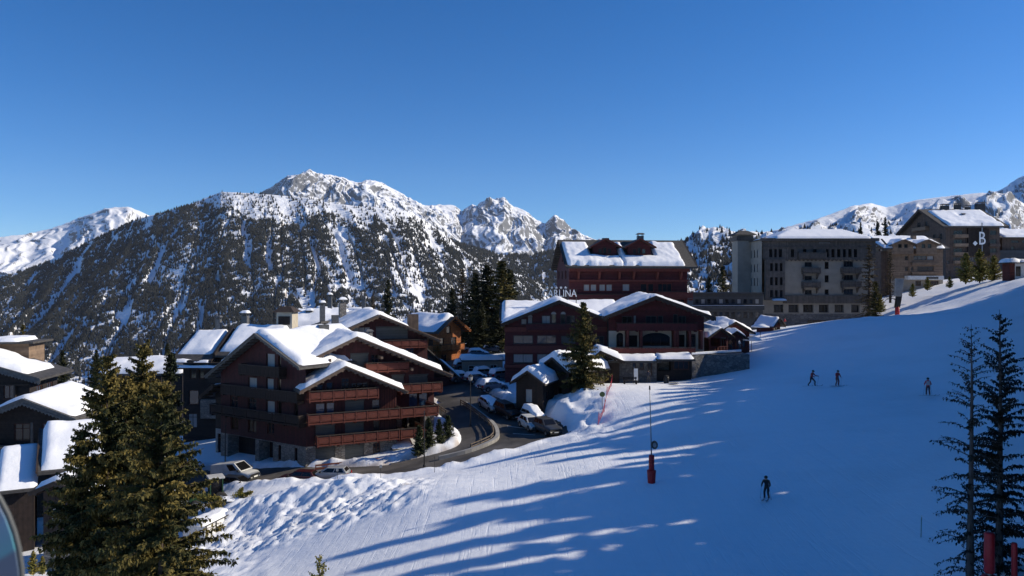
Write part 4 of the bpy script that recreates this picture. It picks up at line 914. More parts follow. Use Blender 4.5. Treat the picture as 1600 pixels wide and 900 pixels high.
roof_profile(HT, pr, y2-2.4, y2+14, barge='dark_trim', bh=.5); snow_prof(HT, [(U(941), Z(493.6)), (U(1020), Z(462)), (U(1108), Z(493.6))], y2-2.2, y2+14, T=.5, seed=53)
wall(HT, Fr((xb, y2), 'r'), [(0, -3), (14, -3), (14, Z(494)), (0, Z(494))], [(2, 4, 9, 11, 'w'), (7, 9, 9, 11, 'w')], 'carlina_wood')
mb = MB(); mb.box(xa, xb, y2+.3, y2+14, -3, Z(500)); mb.build('core', 'dark_wood', HT)
# terrace with railing, low snowy annexes and stone wall beneath
tz = hz(-9.3)
mb = MB(); mb.box(U(944), px(1160, 112), hy(108.6), y2, -1, tz-.1); mb.build('terrace', 'stone_grey', HT)
fT = Fr((0, hy(108.55)), 'f')
balcony(HT, fT, px(950, 108.5), px(1086, 108.5), tz, .35, h=.9, m='carlina_trim', pitch=1.1, style='slat')
Ya = 106.5; ya = hy(Ya); fA = Fr((0, ya), 'f'); U3 = lambda u: px(u, Ya); Z3 = lambda v: pz(v, Ya)
wall(HT, fA, [(U3(952), -1), (U3(1026), -1), (U3(1026), Z3(564)), (U3(952), Z3(564))], [(U3(988), U3(994), Z3(577), Z3(567), 'w1'), (U3(999), U3(1006), Z3(577), Z3(566), 'w1'), (U3(1012), U3(1019), Z3(588), Z3(566), 'd1')], 'stone_grey', name='annex_wall')
wall(HT, Fr((0, ya+.6), 'f'), [(U3(1026), -1), (U3(1082), -1), (U3(1082), Z3(562)), (U3(1026), Z3(562))], [(U3(1030), U3(1050), Z3(580), Z3(565), 'g'), (U3(1054), U3(1078), Z3(578), Z3(565), 'd')], 'dark_wood', name='annex_wall')
for a, b, v, s in ((948, 1030, 562.5, 55), (1024, 1083, 560, 56)):
    q = [(ya-1.3, Z3(v)), (hy(108.3), Z3(v)+.35)]
    roof_profile(HT, q, U3(a), U3(b), 'x', rafters=False, name='annex_roof'); snow_prof(HT, q, U3(a), U3(b), 'x', T=.5, seed=s, r=.45)
qd = [(U3(912), Z3(566)), (U3(935), Z3(546)), (U3(972), Z3(562))]
roof_profile(HT, qd, ya-2.4, ya+4, name='annex_gable'); snow_prof(HT, qd, ya-2.2, ya+4, T=.7, seed=57)
wall(HT, Fr((0, ya-1.2), 'f'), [(U3(916), -1), (U3(966), -1), (U3(966), Z3(565)), (U3(935), Z3(551)), (U3(916), Z3(566))], [(U3(948), U3(955), Z3(585), Z3(571), 'c1'), (U3(925), U3(938), Z3(590), Z3(571), 'd')], 'brown_wood', name='annex_wall')
mb = MB(); mb.box(U3(916), U3(966), ya-1.1, ya+3, -1, Z3(570)); mb.build('core', 'dark_wood', HT)
mb = MB(); mb.ext([(px(1080, 108), hy(107.6), -.5), (px(1156, 112), hy(111.5), -.5), (px(1156, 112), hy(111.5), tz+.05), (px(1080, 108), hy(107.6), tz-.05)], (.3, 1.2, 0)); mb.build('retaining_wall', 'stone_grey', HT)
mb = MB(); mb.ext([(px(1080, 108)-.05, hy(107.5), tz-.03), (px(1156, 112)+.05, hy(111.4), tz+.07), (px(1156, 112)+.05, hy(111.4), tz+.3), (px(1080, 108)-.05, hy(107.5), tz+.2)], (.35, 1.3, 0)); mb.build('wall_snow', 'snow', HT)
HB = thing('wing', 'x', 'x', HO); _c = Vector((px(889, 135), hy(135), 0)); _a = R(5.5); _rc = Vector((_c.x*math.cos(_a)-_c.y*math.sin(_a), _c.x*math.sin(_a)+_c.y*math.cos(_a), 0)); HB.location = HO+_c-_rc; HB.rotation_euler[2] = _a
# tall rear block
Y3 = 135; y3 = hy(Y3); fB = Fr((0, y3), 'f'); U = lambda u: px(u, Y3); Z = lambda v: pz(v, Y3)
xc, xd = U(889), U(1079)
wall(HB, fB, [(xc, 2), (xd, 2), (xd, Z(418)), (xc, Z(418))],
     [(U(912), U(922), Z(455), Z(444), 'c1'), (U(923), U(933), Z(455), Z(444), 'c1'), (U(937), U(947), Z(455), Z(444), 'c1'), (U(948), U(958), Z(455), Z(444), 'c1'), (U(974), U(986), Z(455), Z(443.5), 'c1'), (U(1003), U(1014), Z(456), Z(443), 'w1'), (U(1015), U(1025), Z(456), Z(443), 'w1'),
      (U(1031), U(1054), Z(456), Z(443), 'w'), (U(925), U(946), Z(481), Z(468), 'w'), (U(965), U(985), Z(481), Z(468), 'w'), (U(1062), U(1075), Z(480), Z(466), 'w')], 'carlina_wood', fm='carlina_trim')
mb = MB()
for v0, v1, d in ((419, 424, 1.1), (437, 440, .5), (459, 463, .5)): fB.box(mb, xc-.1, xd+.1, Z(v1), Z(v0), .004, d)
mb.build('timber_band', 'carlina_trim', HB)
for u in (902, 935, 967, 990, 1028, 1066):
    mb = MB(); mb.ext([fB(U(u), Z(424.1), .004), fB(U(u), Z(424.1), .9), fB(U(u), Z(426), .9), fB(U(u), Z(437), .3), fB(U(u), Z(437), .004)], (.35, 0, 0)); mb.build('bracket', 'carlina_trim', HB)
balcony(HB, fB, U(1027), U(1079)+.6, Z(466.5), 1.3, h=1.25, m='carlina_trim', pitch=3.0); balcony(HB, fB, U(900), U(1000), Z(468), .9, h=.9, m='carlina_wood', pitch=3)
wall(HB, Fr((xc, hy(149)), 'l'), [(0, 2), (14, 2), (14, Z(419)), (7.4, hz(8.2)), (0, Z(419))], [(2, 3.4, 18.6, 20.2, 'w'), (6, 7.4, 18.6, 20.2, 'w'), (10, 11.4, 18.6, 20.2, 'w'), (6.5, 7.8, 21.8, 23.2, 'w'), (2, 3.4, 15, 16.6, 'w'), (6, 7.4, 15, 16.6, 'w'), (10, 11.4, 15, 16.6, 'w')], 'carlina_wood')
wall(HB, Fr((xd, y3), 'r'), [(0, 2), (14, 2), (14, Z(419)), (7.4, hz(8.2)), (0, Z(419))], [(4, 5.4, 16, 17.6, 'w'), (9, 10.4, 16, 17.6, 'w')], 'carlina_wood')
pm = [(y3-1.7, hz(3.75)), (hy(141.6), hz(8.9)), (hy(150), hz(3.75))]
xe, xf = xc-.8, xd+1.2
roof_profile(HB, pm, xe, xf, 'x', both=True, th=.35, barge='dark_trim', m='roof_bare')
hmain = prof_h(pm)
def dmask(X, Y):
    k = np.ones_like(X)
    for u in (947, 1002):
        c = px(u, 137); dx = np.abs(X-c-.1*(u > 980)); k = k*sstep(2.5, 3.1, np.maximum(dx, (hy(136.2)-Y)*3+2.2*(Y < hy(136.2))+dx*0))
    k = k*sstep(.0, .35, np.abs(X-(px(974, 135)+.15*np.sin(Y*2)))+.35*(Y > hy(136.4)))          # crack in the snow
    k = k*sstep(hy(141.2), hy(139.8)+.9*fbm(X*.5, Y*0, 3, 5), Y)*1.0
    return k
snow_sheet(HB, xe+.35, px(1075, 133.5), y3-1.5, hy(141.3), lambda x, y: hmain(y), .6, .22, mask=dmask, seed=58, ragged=.5, r=.6)
for u in (947, 1002):
    c = px(u, 137); yd = hy(136.6); zb = float(hmain(yd)); fd = Fr((c, yd), 'f')
    wall(HB, fd, [(-2.1, zb-.2), (2.1, zb-.2), (2.1, zb+1.75), (0, zb+2.75), (-2.1, zb+1.75)], [(-1.2, -.5, zb+.35, zb+1.25, 'w1'), (-.35, .35, zb+.35, zb+1.5, 'd'), (.5, 1.2, zb+.35, zb+1.25, 'w1')], 'carlina_wood', name='dormer_wall')
    mb = MB()
    for s in (-1, 1): mb.add([(c+s*2.1, yd, zb-.2), (c+s*2.1, yd+5, zb-.2), (c+s*2.1, yd+5, zb+1.75), (c+s*2.1, yd, zb+1.75)], [(0, 1, 2, 3)])
    mb.build('dormer_cheek', 'carlina_wood', HB)
    pd = [(c-2.85, zb+1.5), (c, zb+3.05), (c+2.85, zb+1.5)]
    roof_profile(HB, pd, yd-1.0, yd+4.4, th=.18, bh=.25, name='dormer_roof', rafters=False, m='roof_bare', barge='carlina_trim')
chimney(HB, px(1008, 140), hy(140.5), hz(7.5), hz(9.6), 1.1, 1.0, 'tin_chimney'); chimney(HB, px(952, 141), hy(141), hz(8), hz(9.2), 1.2, .9, 'tin_chimney', False)
merge_into(HT, HB)
# rooftop lettering on a light frame
def lettering(text, size, m, parent, loc, rot=(R(90), 0, 0), ext=.05, name='lettering', sx=1.0):
    cu = bpy.data.curves.new(name, 'FONT'); cu.body = text; cu.size = size; cu.extrude = ext; cu.align_x = 'CENTER'; cu.resolution_u = 3; cu.space_character = 1.02
    tmp = bpy.data.objects.new('tmp', cu); COL.objects.link(tmp); dg = bpy.context.evaluated_depsgraph_get()
    me = bpy.data.meshes.new_from_object(tmp.evaluated_get(dg)); bpy.data.objects.remove(tmp); me.name = name
    me.materials.clear(); me.materials.append(M(m))
    o = link(name, me, parent, loc); o.rotation_euler = rot; o.scale = (sx, 1, 1); return o
Ys = 121; sgn = thing('rooftop_sign', 'white CARLINA letters with a row of stars on the snowy hotel roof', 'sign', ((874-800)/F*Ys, Ys, (450-469)/F*Ys))
lettering('CARLINA', 1.62, 'sign_white', sgn, (0, 0, .55), sx=.80)
for i in range(5):
    mb = MB(); c = (-1.9+i*.72, 1.98)
    mb.ext([(c[0]+(.26 if k % 2 == 0 else .11)*math.sin(k*math.pi/5), 0, c[1]+(.26 if k % 2 == 0 else .11)*math.cos(k*math.pi/5)) for k in range(10)], (0, .06, 0)); mb.build('star', 'sign_white', sgn)
mb = MB()
for x in (-2.7, -1.3, 0, 1.3, 2.7): mb.tube([(x, .12, -1.6), (x, .12, 2.2 if x < 1.4 else 1.7)], .035, 6); mb.tube([(x, .12, 1.2), (x, 1.3, -.9)], .03, 6)
for z in (.5, 1.72): mb.tube([(-2.9, .12, z), (2.9, .12, z)], .03, 6)
mb.build('frame', 'metal_dark', sgn)

# cabins at the hotel's lower left corner
def cabin(label, X, Y, zb, w, dep, ze, zr, yaw, m='brown_wood', seed=0, wins=(), T=.6, cat='cabin', name='cabin'):
    t = thing(name, label, cat, (X, Y, zb), R(yaw)); f = Fr((-w/2, 0), 'f')
    wall(t, f, [(0, -1), (w, -1), (w, ze), (w/2, zr), (0, ze)], wins, m); wall(t, Fr((w/2, 0), 'r'), [(0, -1), (dep, -1), (dep, ze), (0, ze)], [(dep*.3, dep*.3+.9, ze*.45, ze*.45+1.0, 'w1')] if dep > 3 else (), m)
    wall(t, Fr((-w/2, dep), 'l'), [(0, -1), (dep, -1), (dep, ze), (0, ze)], (), m); wall(t, Fr((w/2, dep), 'b'), [(0, -1), (w, -1), (w, ze), (w/2, zr), (0, ze)], (), m)
    s = (zr-ze)/(w/2); pr = [(-w/2-.6, ze-.6*s+.25), (0, zr+.25), (w/2+.6, ze-.6*s+.25)]
    roof_profile(t, pr, -.7, dep+.5, both=True, th=.2, bh=.26, rafters=False); snow_prof(t, pr, -.6, dep+.4, T=T, seed=seed, step=.25, r=.5)
    return t
cabin('small snow capped entrance cabin with a lamp by the parking', 2.2, 97.5, -16.2, 3.6, 4.5, 4.3, 5.5, -22, seed=61, T=.85, wins=[(1.2, 2.2, 1.6, 3.4, 'c1')])
cabin('longer snow capped cabin between the entrance cabin and the tall fir', 5.8, 101.5, -15.4, 4.8, 7, 4.6, 6.0, -48, seed=62, T=.9, wins=[(.6, 1.6, 1.6, 3.2, 'w1'), (2.6, 3.4, .2, 2.4, 'd1')])
sh_ = thing('shed', 'small pale shed with snow on its roof behind the entrance cabins', 'shed', (P(752, 585, 125).x, 125, -14.7), R(6))
wall(sh_, Fr((-3, 0), 'f'), [(0, 0), (6.5, 0), (6.5, 2.8), (0, 2.8)], [(.9, 2.7, .2, 2.1, 'd'), (4.4, 5.6, 1.1, 2.2, 'd')], 'plaster_grey', fm='frame_white'); wall(sh_, Fr((3.5, 0), 'r'), [(0, 0), (4, 0), (4, 2.8), (0, 2.8)], (), 'plaster_grey'); wall(sh_, Fr((-3, 4), 'l'), [(0, 0), (4, 0), (4, 2.8), (0, 2.8)], (), 'plaster_grey')
mb = MB(); mb.box(-3.3, 3.8, -.4, 4.4, 2.8, 3.0); mb.build('roof', 'slate', sh_); snow_sheet(sh_, -3.3, 3.8, -.4, 4.4, lambda x, y: 3.0+0*x, .55, .3, seed=63)
# terrace huts right of the hotel
def pavilion(label, X, Y, zb, w, dep, ze, zr, yaw, seed):
    t = thing('pavilion', label, 'pavilion', (X, Y, zb), R(yaw))
    for x in (-w/2+.2, w/2-.2):
        for y in (.2, dep/2, dep-.2): mb = MB(); mb.box(x-.11, x+.11, y-.11, y+.11, -1.2, ze); mb.build('post', 'carlina_trim', t)
    mb = MB()
    for y in (.1, dep-.2): mb.box(-w/2, w/2, y, y+.12, ze-.28, ze-.02)
    mb.add([(-w/2, .3, ze), (w/2, .3, ze), (0, .3, zr)], [(0, 1, 2)]); mb.build('gable_beam', 'carlina_trim', t)
    mb = MB()
    for x in np.arange(-w/2+.4, w/2-.3, .55): mb.box(x, x+.3, .12, .16, -.6, .55)
    mb.box(-w/2, w/2, .1, .2, .55, .68); mb.build('railing', 'carlina_trim', t)
    s = (zr-ze)/(w/2); pr = [(-w/2-.6, ze-.6*s+.2), (0, zr+.2), (w/2+.6, ze-.6*s+.2)]
    roof_profile(t, pr, -.6, dep+.6, both=True, th=.16, bh=.22, rafters=False); snow_prof(t, pr, -.5, dep+.5, T=.5, seed=seed, step=.25, r=.5); return t
pavilion('dark open pavilion with thin snow on the terrace corner', P(1122, 540, 114).x, 113.5, -9.3, 3.4, 4, 2.2, 3.2, 20, 65)
cabin('larger terrace hut with a broad snow roof and sunny front', P(1143, 540, 121).x, 120, -9.6, 5.6, 6, 2.6, 4.1, 14, 'red_wood_h', 66, [(.6, 2.2, .3, 2.1, 'c'), (3, 5, .3, 2.1, 'w')])
pavilion('lit wooden terrace stand beside the broad snow roofed hut', P(1150, 540, 116).x, 116.5, -9.4, 2.6, 2.2, 1.9, 2.7, 10, 67)
cabin('little kiosk with lumpy snow on its roof at the edge of the run', P(1210, 520, 140).x, 139, -8.9, 2.6, 3.2, 2.2, 3.2, 40, 'red_wood_h', 68, [(.5, 2.1, .9, 1.8, 'd')], T=.5, cat='kiosk', name='kiosk')
for lb, u, v, Y in (('snow covered parasol left of the kiosk', 1168, 532, 126), ('low snow covered parasol nearest the terrace stand', 1174, 541, 121), ('snow covered parasol close beside the kiosk', 1188, 529, 132)):
    p = P(u, v, Y); t = thing('parasol', lb, 'parasol', (p.x, p.y, gz(p.x, p.y)))
    mb = MB(); mb.tube([(0, 0, -.3), (0, 0, 2.2)], .04, 6); mb.build('pole', 'metal_dark', t)
    mb = MB(); mb.lathe([(1.6, 1.75), (1.62, 1.9), (1.1, 2.2), (.5, 2.42), (.05, 2.5)], 10); mb.build('canopy', 'snow', t, True)

# ------------------------------------------------------------ grey hotel
GO = Vector((55.3, 170, -10.5)); GH = thing('hotel', 'grey rendered hotel with a stone arcade base, corner bay and snowy hip roof', 'hotel', GO)
U = lambda u, Y=170: (u-800)/F*Y-GO.x
Z = lambda v, Y=170: (450-v)/F*Y-GO.z
fG = Fr((0, 0), 'f'); W = U(1366)
wall(GH, fG, [(U(1195), -3), (W, -3), (W, Z(490)), (U(1195), Z(490))], [(U(1262), U(1290), Z(507), Z(500), 'd'), (U(1300), U(1310), Z(507), Z(500), 'd')], 'stone_grey', name='stone_base')
wall(GH, fG, [(0, Z(490)), (W, Z(490)), (W, Z(461)), (0, Z(461))], [(U(a), U(b), Z(488), Z(476), 'd') for a, b in ((1209, 1224), (1232, 1248), (1255, 1271), (1279.5, 1295), (1304, 1318.5), (1330, 1343))], 'plaster_grey', depth=.7, fm='frame_grey', name='arcade')
mb = MB(); fG.box(mb, U(1224), W, Z(474), Z(461.5), .004, .55); mb.build('awning_band', 'grey_timber', GH)
sm = []
for vv in ((409.5, 416.5), (431, 437.5), (453, 460)): sm += [(U(1257.5), U(1268.5), Z(vv[1]), Z(vv[0]), 'w2'), (U(1318), U(1333), Z(vv[1]), Z(vv[0]-1.5), 'w')]
for vv in ((409, 420), (430, 441), (452, 460)): sm.append((U(1288.5), U(1295), Z(vv[1]), Z(vv[0]), 'd1'))
bay = [(U(a), U(b), Z(v1), Z(v0), 'd1' if (a+int(v0)) % 3 else 'w1') for v0, v1 in ((411, 424), (433, 446), (453, 465)) for a, b in ((1201, 1206), (1208.5, 1213.5), (1216, 1221))]
wall(GH, fG, [(U(1224.5), Z(461)), (W, Z(461)), (W, Z(405.5)), (U(1224.5), Z(405.5))], sm, 'plaster_grey', fm='frame_grey')
fY = Fr((0, -.9), 'f')
wall(GH, fY, [(U(1194), Z(469)), (U(1224.5), Z(469)), (U(1224.5), Z(405.5)), (U(1194), Z(405.5))], bay, 'grey_timber', fm='frame_grey', name='bay_wall')
mb = MB()
for s in (U(1194), U(1224.5)): mb.add([(s, -.9, Z(469)), (s, 0, Z(469)), (s, 0, Z(405.5)), (s, -.9, Z(405.5))], [(0, 1, 2, 3)])
mb.add([(U(1194), -.9, Z(469)), (U(1224.5), -.9, Z(469)), (U(1224.5), 0, Z(469)), (U(1194), 0, Z(469))], [(0, 1, 2, 3)]); mb.build('bay_side', 'grey_timber', GH)
tp = [(U(a), U(b), Z(402.5), Z(389), 'd1') for a, b in ((1200, 1206), (1208, 1213), (1215, 1221), (1234, 1240), (1253, 1259), (1268, 1275), (1288.5, 1294), (1297, 1303), (1306, 1312), (1315, 1320.5), (1323.5, 1329.5), (1332, 1338))]
fU = Fr((0, -.6), 'f')
wall(GH, fU, [(0, Z(405.5)), (W, Z(405.5)), (W, Z(375)), (0, Z(375))], tp, 'grey_timber', fm='frame_grey', name='top_storey')
mb = MB(); mb.add([(0, -.6, Z(405.5)), (W, -.6, Z(405.5)), (W, 0, Z(405.5)), (0, 0, Z(405.5))], [(0, 1, 2, 3)]); mb.build('soffit', 'grey_timber', GH)
mb = MB(); n = 22
for i in range(n): x = U(1226)+(W-U(1226))*i/n; mb.ext([(x, -.58, Z(405.4)), (x+.9, -.58, Z(405.4)), (x+.45, -.58, Z(408.2))], (0, .3, 0))
tag(mb.build('pointed_fringe', 'grey_timber', GH), kind='stuff')
mb = MB(); fU.box(mb, -.5, W+.5, Z(377), Z(372.5), .004, .8); fU.box(mb, -.2, W+.2, Z(387), Z(385.5), .004, .2); mb.build('cornice', 'grey_timber', GH)
mb = MB()
for i in range(9): fU.box(mb, U(1278)+i*.27, U(1278)+i*.27+.15, Z(380.5), Z(378.6), .004, .05)
mb.build('sign_strip', 'metal_grey', GH)
for a, b, v in ((1252, 1279, 426), (1252, 1279, 448), (1313, 1342, 426), (1313, 1342, 447)):
    balcony(GH, fG, U(a), U(b), Z(v), 1.3, h=1.1, m='grey_timber', pitch=1.6)
    mb = MB()
    for e in (U(a)+.3, U(b)-.55): mb.ext([fG(e, Z(v)-.4, .004), fG(e, Z(v)-.4, 1.1), fG(e, Z(v)-1.5, .004)], (.25, 0, 0))
    mb.build('bracket', 'grey_timber', GH)
balcony(GH, fU, U(1245), U(1288), Z(404), .8, h=1.3, m='grey_timber', pitch=2)
fL = Fr((0, 12), 'l')
wall(GH, fL, [(0, -3), (12, -3), (12, Z(375)), (0, Z(375))], [(a, a+.8, z, z+1.7, 'c1' if i % 2 else 'w1') for i, a in enumerate((2.0, 4.2, 6.4, 8.6)) for z in (Z(401), Z(424), Z(446))], 'plaster_grey', fm='frame_grey')
wall(GH, Fr((W, 0), 'r'), [(0, -3), (14, -3), (14, Z(375)), (0, Z(375))], [(3, 4.4, 12, 13.6, 'w'), (8, 9.4, 12, 13.6, 'w')], 'plaster_grey')
mb = MB(); mb.box(.05, W-.05, 11.9, 14, -3, Z(376)); mb.build('rear_block', 'plaster_grey', GH)
hip = lambda x, y: np.minimum(np.minimum(Z(373.5)+np.minimum(y+1.6, 14.6-y)*.43, Z(373.5)+np.minimum(x-U(1207), U(1359)-x)*.42), Z(359))
NX, NY = 40, 24
gx = np.linspace(U(1207), U(1359), NX); gy = np.linspace(-1.6, 14.6, NY); X_, Y_ = np.meshgrid(gx, gy)
ii = np.arange(NX*NY).reshape(NY, NX); fc = np.stack([ii[:-1, :-1], ii[:-1, 1:], ii[1:, 1:], ii[1:, :-1]], -1).reshape(-1)
link('roof', mesh_np('roof', np.stack([X_, Y_, hip(X_, Y_)], -1).reshape(-1, 3), fc, 4, 'roof_bare'), GH)
snow_sheet(GH, U(1208), U(1358), -1.5, 14.5, hip, .38, .35, seed=71, ragged=.15, lump=.15)
mb = MB(); mb.box(-.5, U(1207), -1.3, 13, Z(375), Z(374)); mb.build('flat_roof', 'roof_bare', GH); snow_sheet(GH, .2, U(1207), 1, 12, lambda x, y: Z(374)+0*x, .35, .4, seed=72)
mb = MB(); mb.box(-3.0, .3, 8, 12.5, -3, Z(367, 178)); mb.build('stair_tower', 'plaster_grey', GH)
mb = MB(); mb.hexa([(-4.0, 7, Z(367, 178)), (1.3, 7, Z(367, 178)), (1.3, 13.5, Z(367, 178)), (-4.0, 13.5, Z(367, 178)), (-2.2, 9, Z(360, 178)), (-.4, 9, Z(360, 178)), (-.4, 11.5, Z(360, 178)), (-2.2, 11.5, Z(360, 178))]); mb.build('tower_roof', 'roof_bare', GH)
mb = MB(); mb.box(-3.3, .6, 7.7, 12.8, Z(376, 178), Z(369, 178)); mb.build('tower_storey', 'grey_timber', GH)
chimney(GH, 2.0, 8.5, Z(374), Z(364), .6, .6, 'plaster_cream', False); chimney(GH, 4.2, 9, Z(374), Z(370), 1.2, 1, 'tin_chimney')
mb = MB(); mb.hexa([(U(1203), -2.2, Z(470)), (U(1225), -2.2, Z(470)), (U(1225), 0, Z(468)), (U(1203), 0, Z(468)), (U(1203), -2.2, Z(469.6)), (U(1225), -2.2, Z(469.6)), (U(1225), 0, Z(467.6)), (U(1203), 0, Z(467.6))]); mb.build('porch_roof', 'grey_timber', GH)
snow_sheet(GH, U(1203), U(1225), -2.2, 0, lambda x, y: Z(469.6)+(y+2.2)*.12, .3, .25, seed=73, r=.3)
# low dark wing to its left
LW = thing('hotel_wing', 'long low blue grey wing with two window rows left of the grey hotel', 'building', ((1083-800)/F*164, 164, -11))
U = lambda u: (u-1083)/F*164
Z = lambda v: (450-v)/F*164+11
wv = []
for i in range(11): a = 1086+i*9.4; wv += [(U(a), U(a+6.5), Z(475), Z(467), ('w1', 'c1', 'd1')[i % 3]), (U(a), U(a+6.5), Z(497), Z(487), ('d1', 'w1', 'd1')[i % 3])]
wall(LW, Fr((0, 0), 'f'), [(0, -3), (U(1192), -3), (U(1192), Z(459)), (0, Z(459))], wv, 'wing_cladding', fm='frame_grey')
mb = MB(); mb.box(-.4, U(1192), -.8, 10, Z(459)+.003, Z(457)); mb.box(-.4, U(1192), -1.0, -.004, Z(484), Z(477.5)); mb.build('roof_slab', 'wing_cladding', LW)
mb = MB(); mb.box(-.3, U(1192), -.9, -.4, Z(477.4), Z(476.8)); mb.build('ledge_snow', 'snow', LW)
wall(LW, Fr((0, 9), 'l'), [(0, -3), (9, -3), (9, Z(459)), (0, Z(459))], (), 'wing_cladding')

# ------------------------------------------------------------ tan hotel
TO = Vector((93.5, 190, -.5)); TN = thing('hotel', 'tan timber hotel with twin dormers between the grey hotel and the tall block', 'hotel', TO, R(4))
U = lambda u: (u-800)/F*190-TO.x
Z = lambda v: (450-v)/F*190-TO.z
fT = Fr((0, 0), 'f'); W = U(1477)
wall(TN, fT, [(0, Z(436)), (W, Z(436)), (W, Z(386)), (0, Z(386))], [(U(1415), U(1420), Z(406), Z(400), 'd1'), (U(1429), U(1450), Z(406), Z(399.5), 'w'), (U(1451), U(1462), Z(406), Z(399.5), 'c1'), (U(1415), U(1420), Z(423), Z(417), 'd1'), (U(1425), U(1429), Z(422), Z(417), 'd1'), (U(1435), U(1462), Z(423), Z(416), 'd')], 'tan_timber', fm='frame_grey')
wall(TN, fT, [(0, -4), (W, -4), (W, Z(436)), (0, Z(436))], [(U(1432), U(1441), Z(446), Z(439), 'd'), (U(1455), U(1470), Z(446), Z(439), 'd')], 'plaster_grey')
mb = MB(); fT.box(mb, U(1414), U(1472), Z(437), Z(431), .004, 1.6); mb.build('white_parapet', 'paint_white', TN)
mb = MB(); fT.box(mb, U(1444), U(1463), Z(436), Z(432.5), 1.604, 1.64); mb.build('parapet_window', 'glass', TN)
mb = MB()
for v in (413, 428): fT.box(mb, U(1425), U(1470), Z(v+1), Z(v-3), .004, .5)
fT.box(mb, U(1421.5), U(1423), Z(430), Z(388), .004, .12); mb.build('balcony_front', 'tan_timber', TN)
for c in (1408, 1446):
    yd = -1.1; fd = Fr((U(c), yd), 'f')
    wall(TN, fd, [(-2.6, Z(397)), (2.6, Z(397)), (2.6, Z(382)), (0, Z(376)), (-2.6, Z(382))], [(-1.3, -.35, Z(387.5), Z(381.5), 'd1'), (.25, 1.2, Z(387.5), Z(381.5), 'd1')], 'tan_timber', name='dormer_wall', fm='frame_grey')
    mb = MB()
    for s in (-1, 1): mb.add([(U(c)+s*2.6, yd, Z(397)), (U(c)+s*2.6, yd+6, Z(397)), (U(c)+s*2.6, yd+6, Z(382)), (U(c)+s*2.6, yd, Z(382))], [(0, 1, 2, 3)])
    mb.build('dormer_cheek', 'tan_timber', TN)
    pd = [(U(c)-3.3, Z(383)), (U(c), Z(374.5)), (U(c)+3.3, Z(383))]
    roof_profile(TN, pd, yd-.7, yd+7, th=.2, bh=.25, name='dormer_roof', barge='tan_timber', rafters=False); snow_prof(TN, pd, yd+.3, yd+7, T=.35, seed=75+c)
pm = [(-1.0, Z(388)), (7, Z(370)+.35), (15, Z(388))]
roof_profile(TN, pm, U(1376), W+1.2, 'x', both=True); snow_prof(TN, pm, U(1377), W+.2, 'x', T=.45, seed=77, ragged=.5)
wall(TN, Fr((0, 13), 'l'), [(0, -4), (13, -4), (13, Z(387)), (6.5, Z(371)), (0, Z(387))], [(3, 4.4, 6, 7.5, 'w'), (8, 9.4, 6, 7.5, 'w'), (8, 9.4, 9, 10.5, 'w'), (3, 4.4, 9, 10.5, 'w')], 'tan_timber')
wall(TN, Fr((W, 0), 'r'), [(0, -4), (13, -4), (13, Z(387)), (6.5, Z(371)), (0, Z(387))], (), 'tan_timber')
chimney(TN, U(1448), 5, Z(376), Z(366), 1.0, 1.0, 'tan_timber', False)
mb = MB(); mb.box(U(1380), 0, 1, 13, -4, Z(392)); mb.build('link_block', 'taupe_timber', TN)
mb = MB(); mb.ext([(U(1377), .2, Z(373)), (U(1379), .2, Z(373)), (U(1394), .2, Z(389)), (U(1392), .2, Z(390.5))], (0, .4, 0)); mb.build('bargeboard', 'dark_trim', TN)

# ------------------------------------------------------------ tall block with the big letter sign
BO = Vector(((1478-800)/F*225, 225, .5)); BB = thing('hotel', 'tall taupe hotel with a white letter B sign and row of chimneys', 'hotel', BO)
U = lambda u, Y=225: (u-800)/F*Y-BO.x
Z = lambda v, Y=225: (450-v)/F*Y-BO.z
fB = Fr((0, 0), 'f'); W = U(1562)
ws = []
for v in (360, 374, 388, 402, 416): ws += [(U(1490), U(1504), Z(v+7), Z(v), 'd'), (U(1547), U(1557), Z(v+7), Z(v), 'd')]
ws += [(U(1479.5), U(1484), Z(412), Z(407), 'd1'), (U(1479.5), U(1484), Z(428), Z(423), 'd1')]
for v in (360, 374, 388, 402): ws.append((U(1515), U(1526), Z(v+7), Z(v), 'w'))
wall(BB, fB, [(0, -5), (W, -5), (W, Z(353)), (0, Z(353))], ws, 'taupe_timber', fm='frame_grey')
for v in (370, 384, 398, 411): mb = MB(); fB.box(mb, U(1489), U(1510), Z(v+1.5), Z(v-3.5), .004, 1.1); mb.build('balcony_front', 'tan_timber', BB)
for v in (384, 398): mb = MB(); fB.box(mb, U(1544), U(1560), Z(v+1.5), Z(v-3), .004, 1.0); mb.build('balcony_front', 'taupe_timber', BB)
mb = MB(); fB.box(mb, U(1511), U(1544), Z(400), Z(357), .004, .5); mb.build('dark_panel', 'brown_wood', BB)
wall(BB, Fr((0, 25), 'l'), [(0, -5), (25, -5), (25, Z(353)), (12.5, Z(331, 237)), (0, Z(353))], [(a, a+1.5, z, z+1.7, 'd') for a in (3, 8, 13, 18, 21.5) for z in (6, 10, 14)]+[(9, 11, 18.2, 20, 'd'), (13.5, 15, 18.2, 20, 'd')], 'taupe_timber', fm='frame_grey')
for z, a, b in ((13.4, 4, 10), (17.4, 8, 16), (13.4, 15, 22), (9.4, 4, 12)): balcony(BB, Fr((0, 25), 'l'), a, b, z, 1.2, m='tan_timber', pitch=3)
wall(BB, Fr((W, 0), 'r'), [(0, -5), (25, -5), (25, Z(353)), (12.5, Z(331, 237)), (0, Z(353))], (), 'taupe_timber')
pm = [(-1.5, Z(354)), (12, Z(327, 237)), (26, Z(354)-.4)]
roof_profile(BB, pm, -1.6, U(1571), 'x', both=True, th=.4, m='roof_bare', bh=.6)
h_ = prof_h(pm)
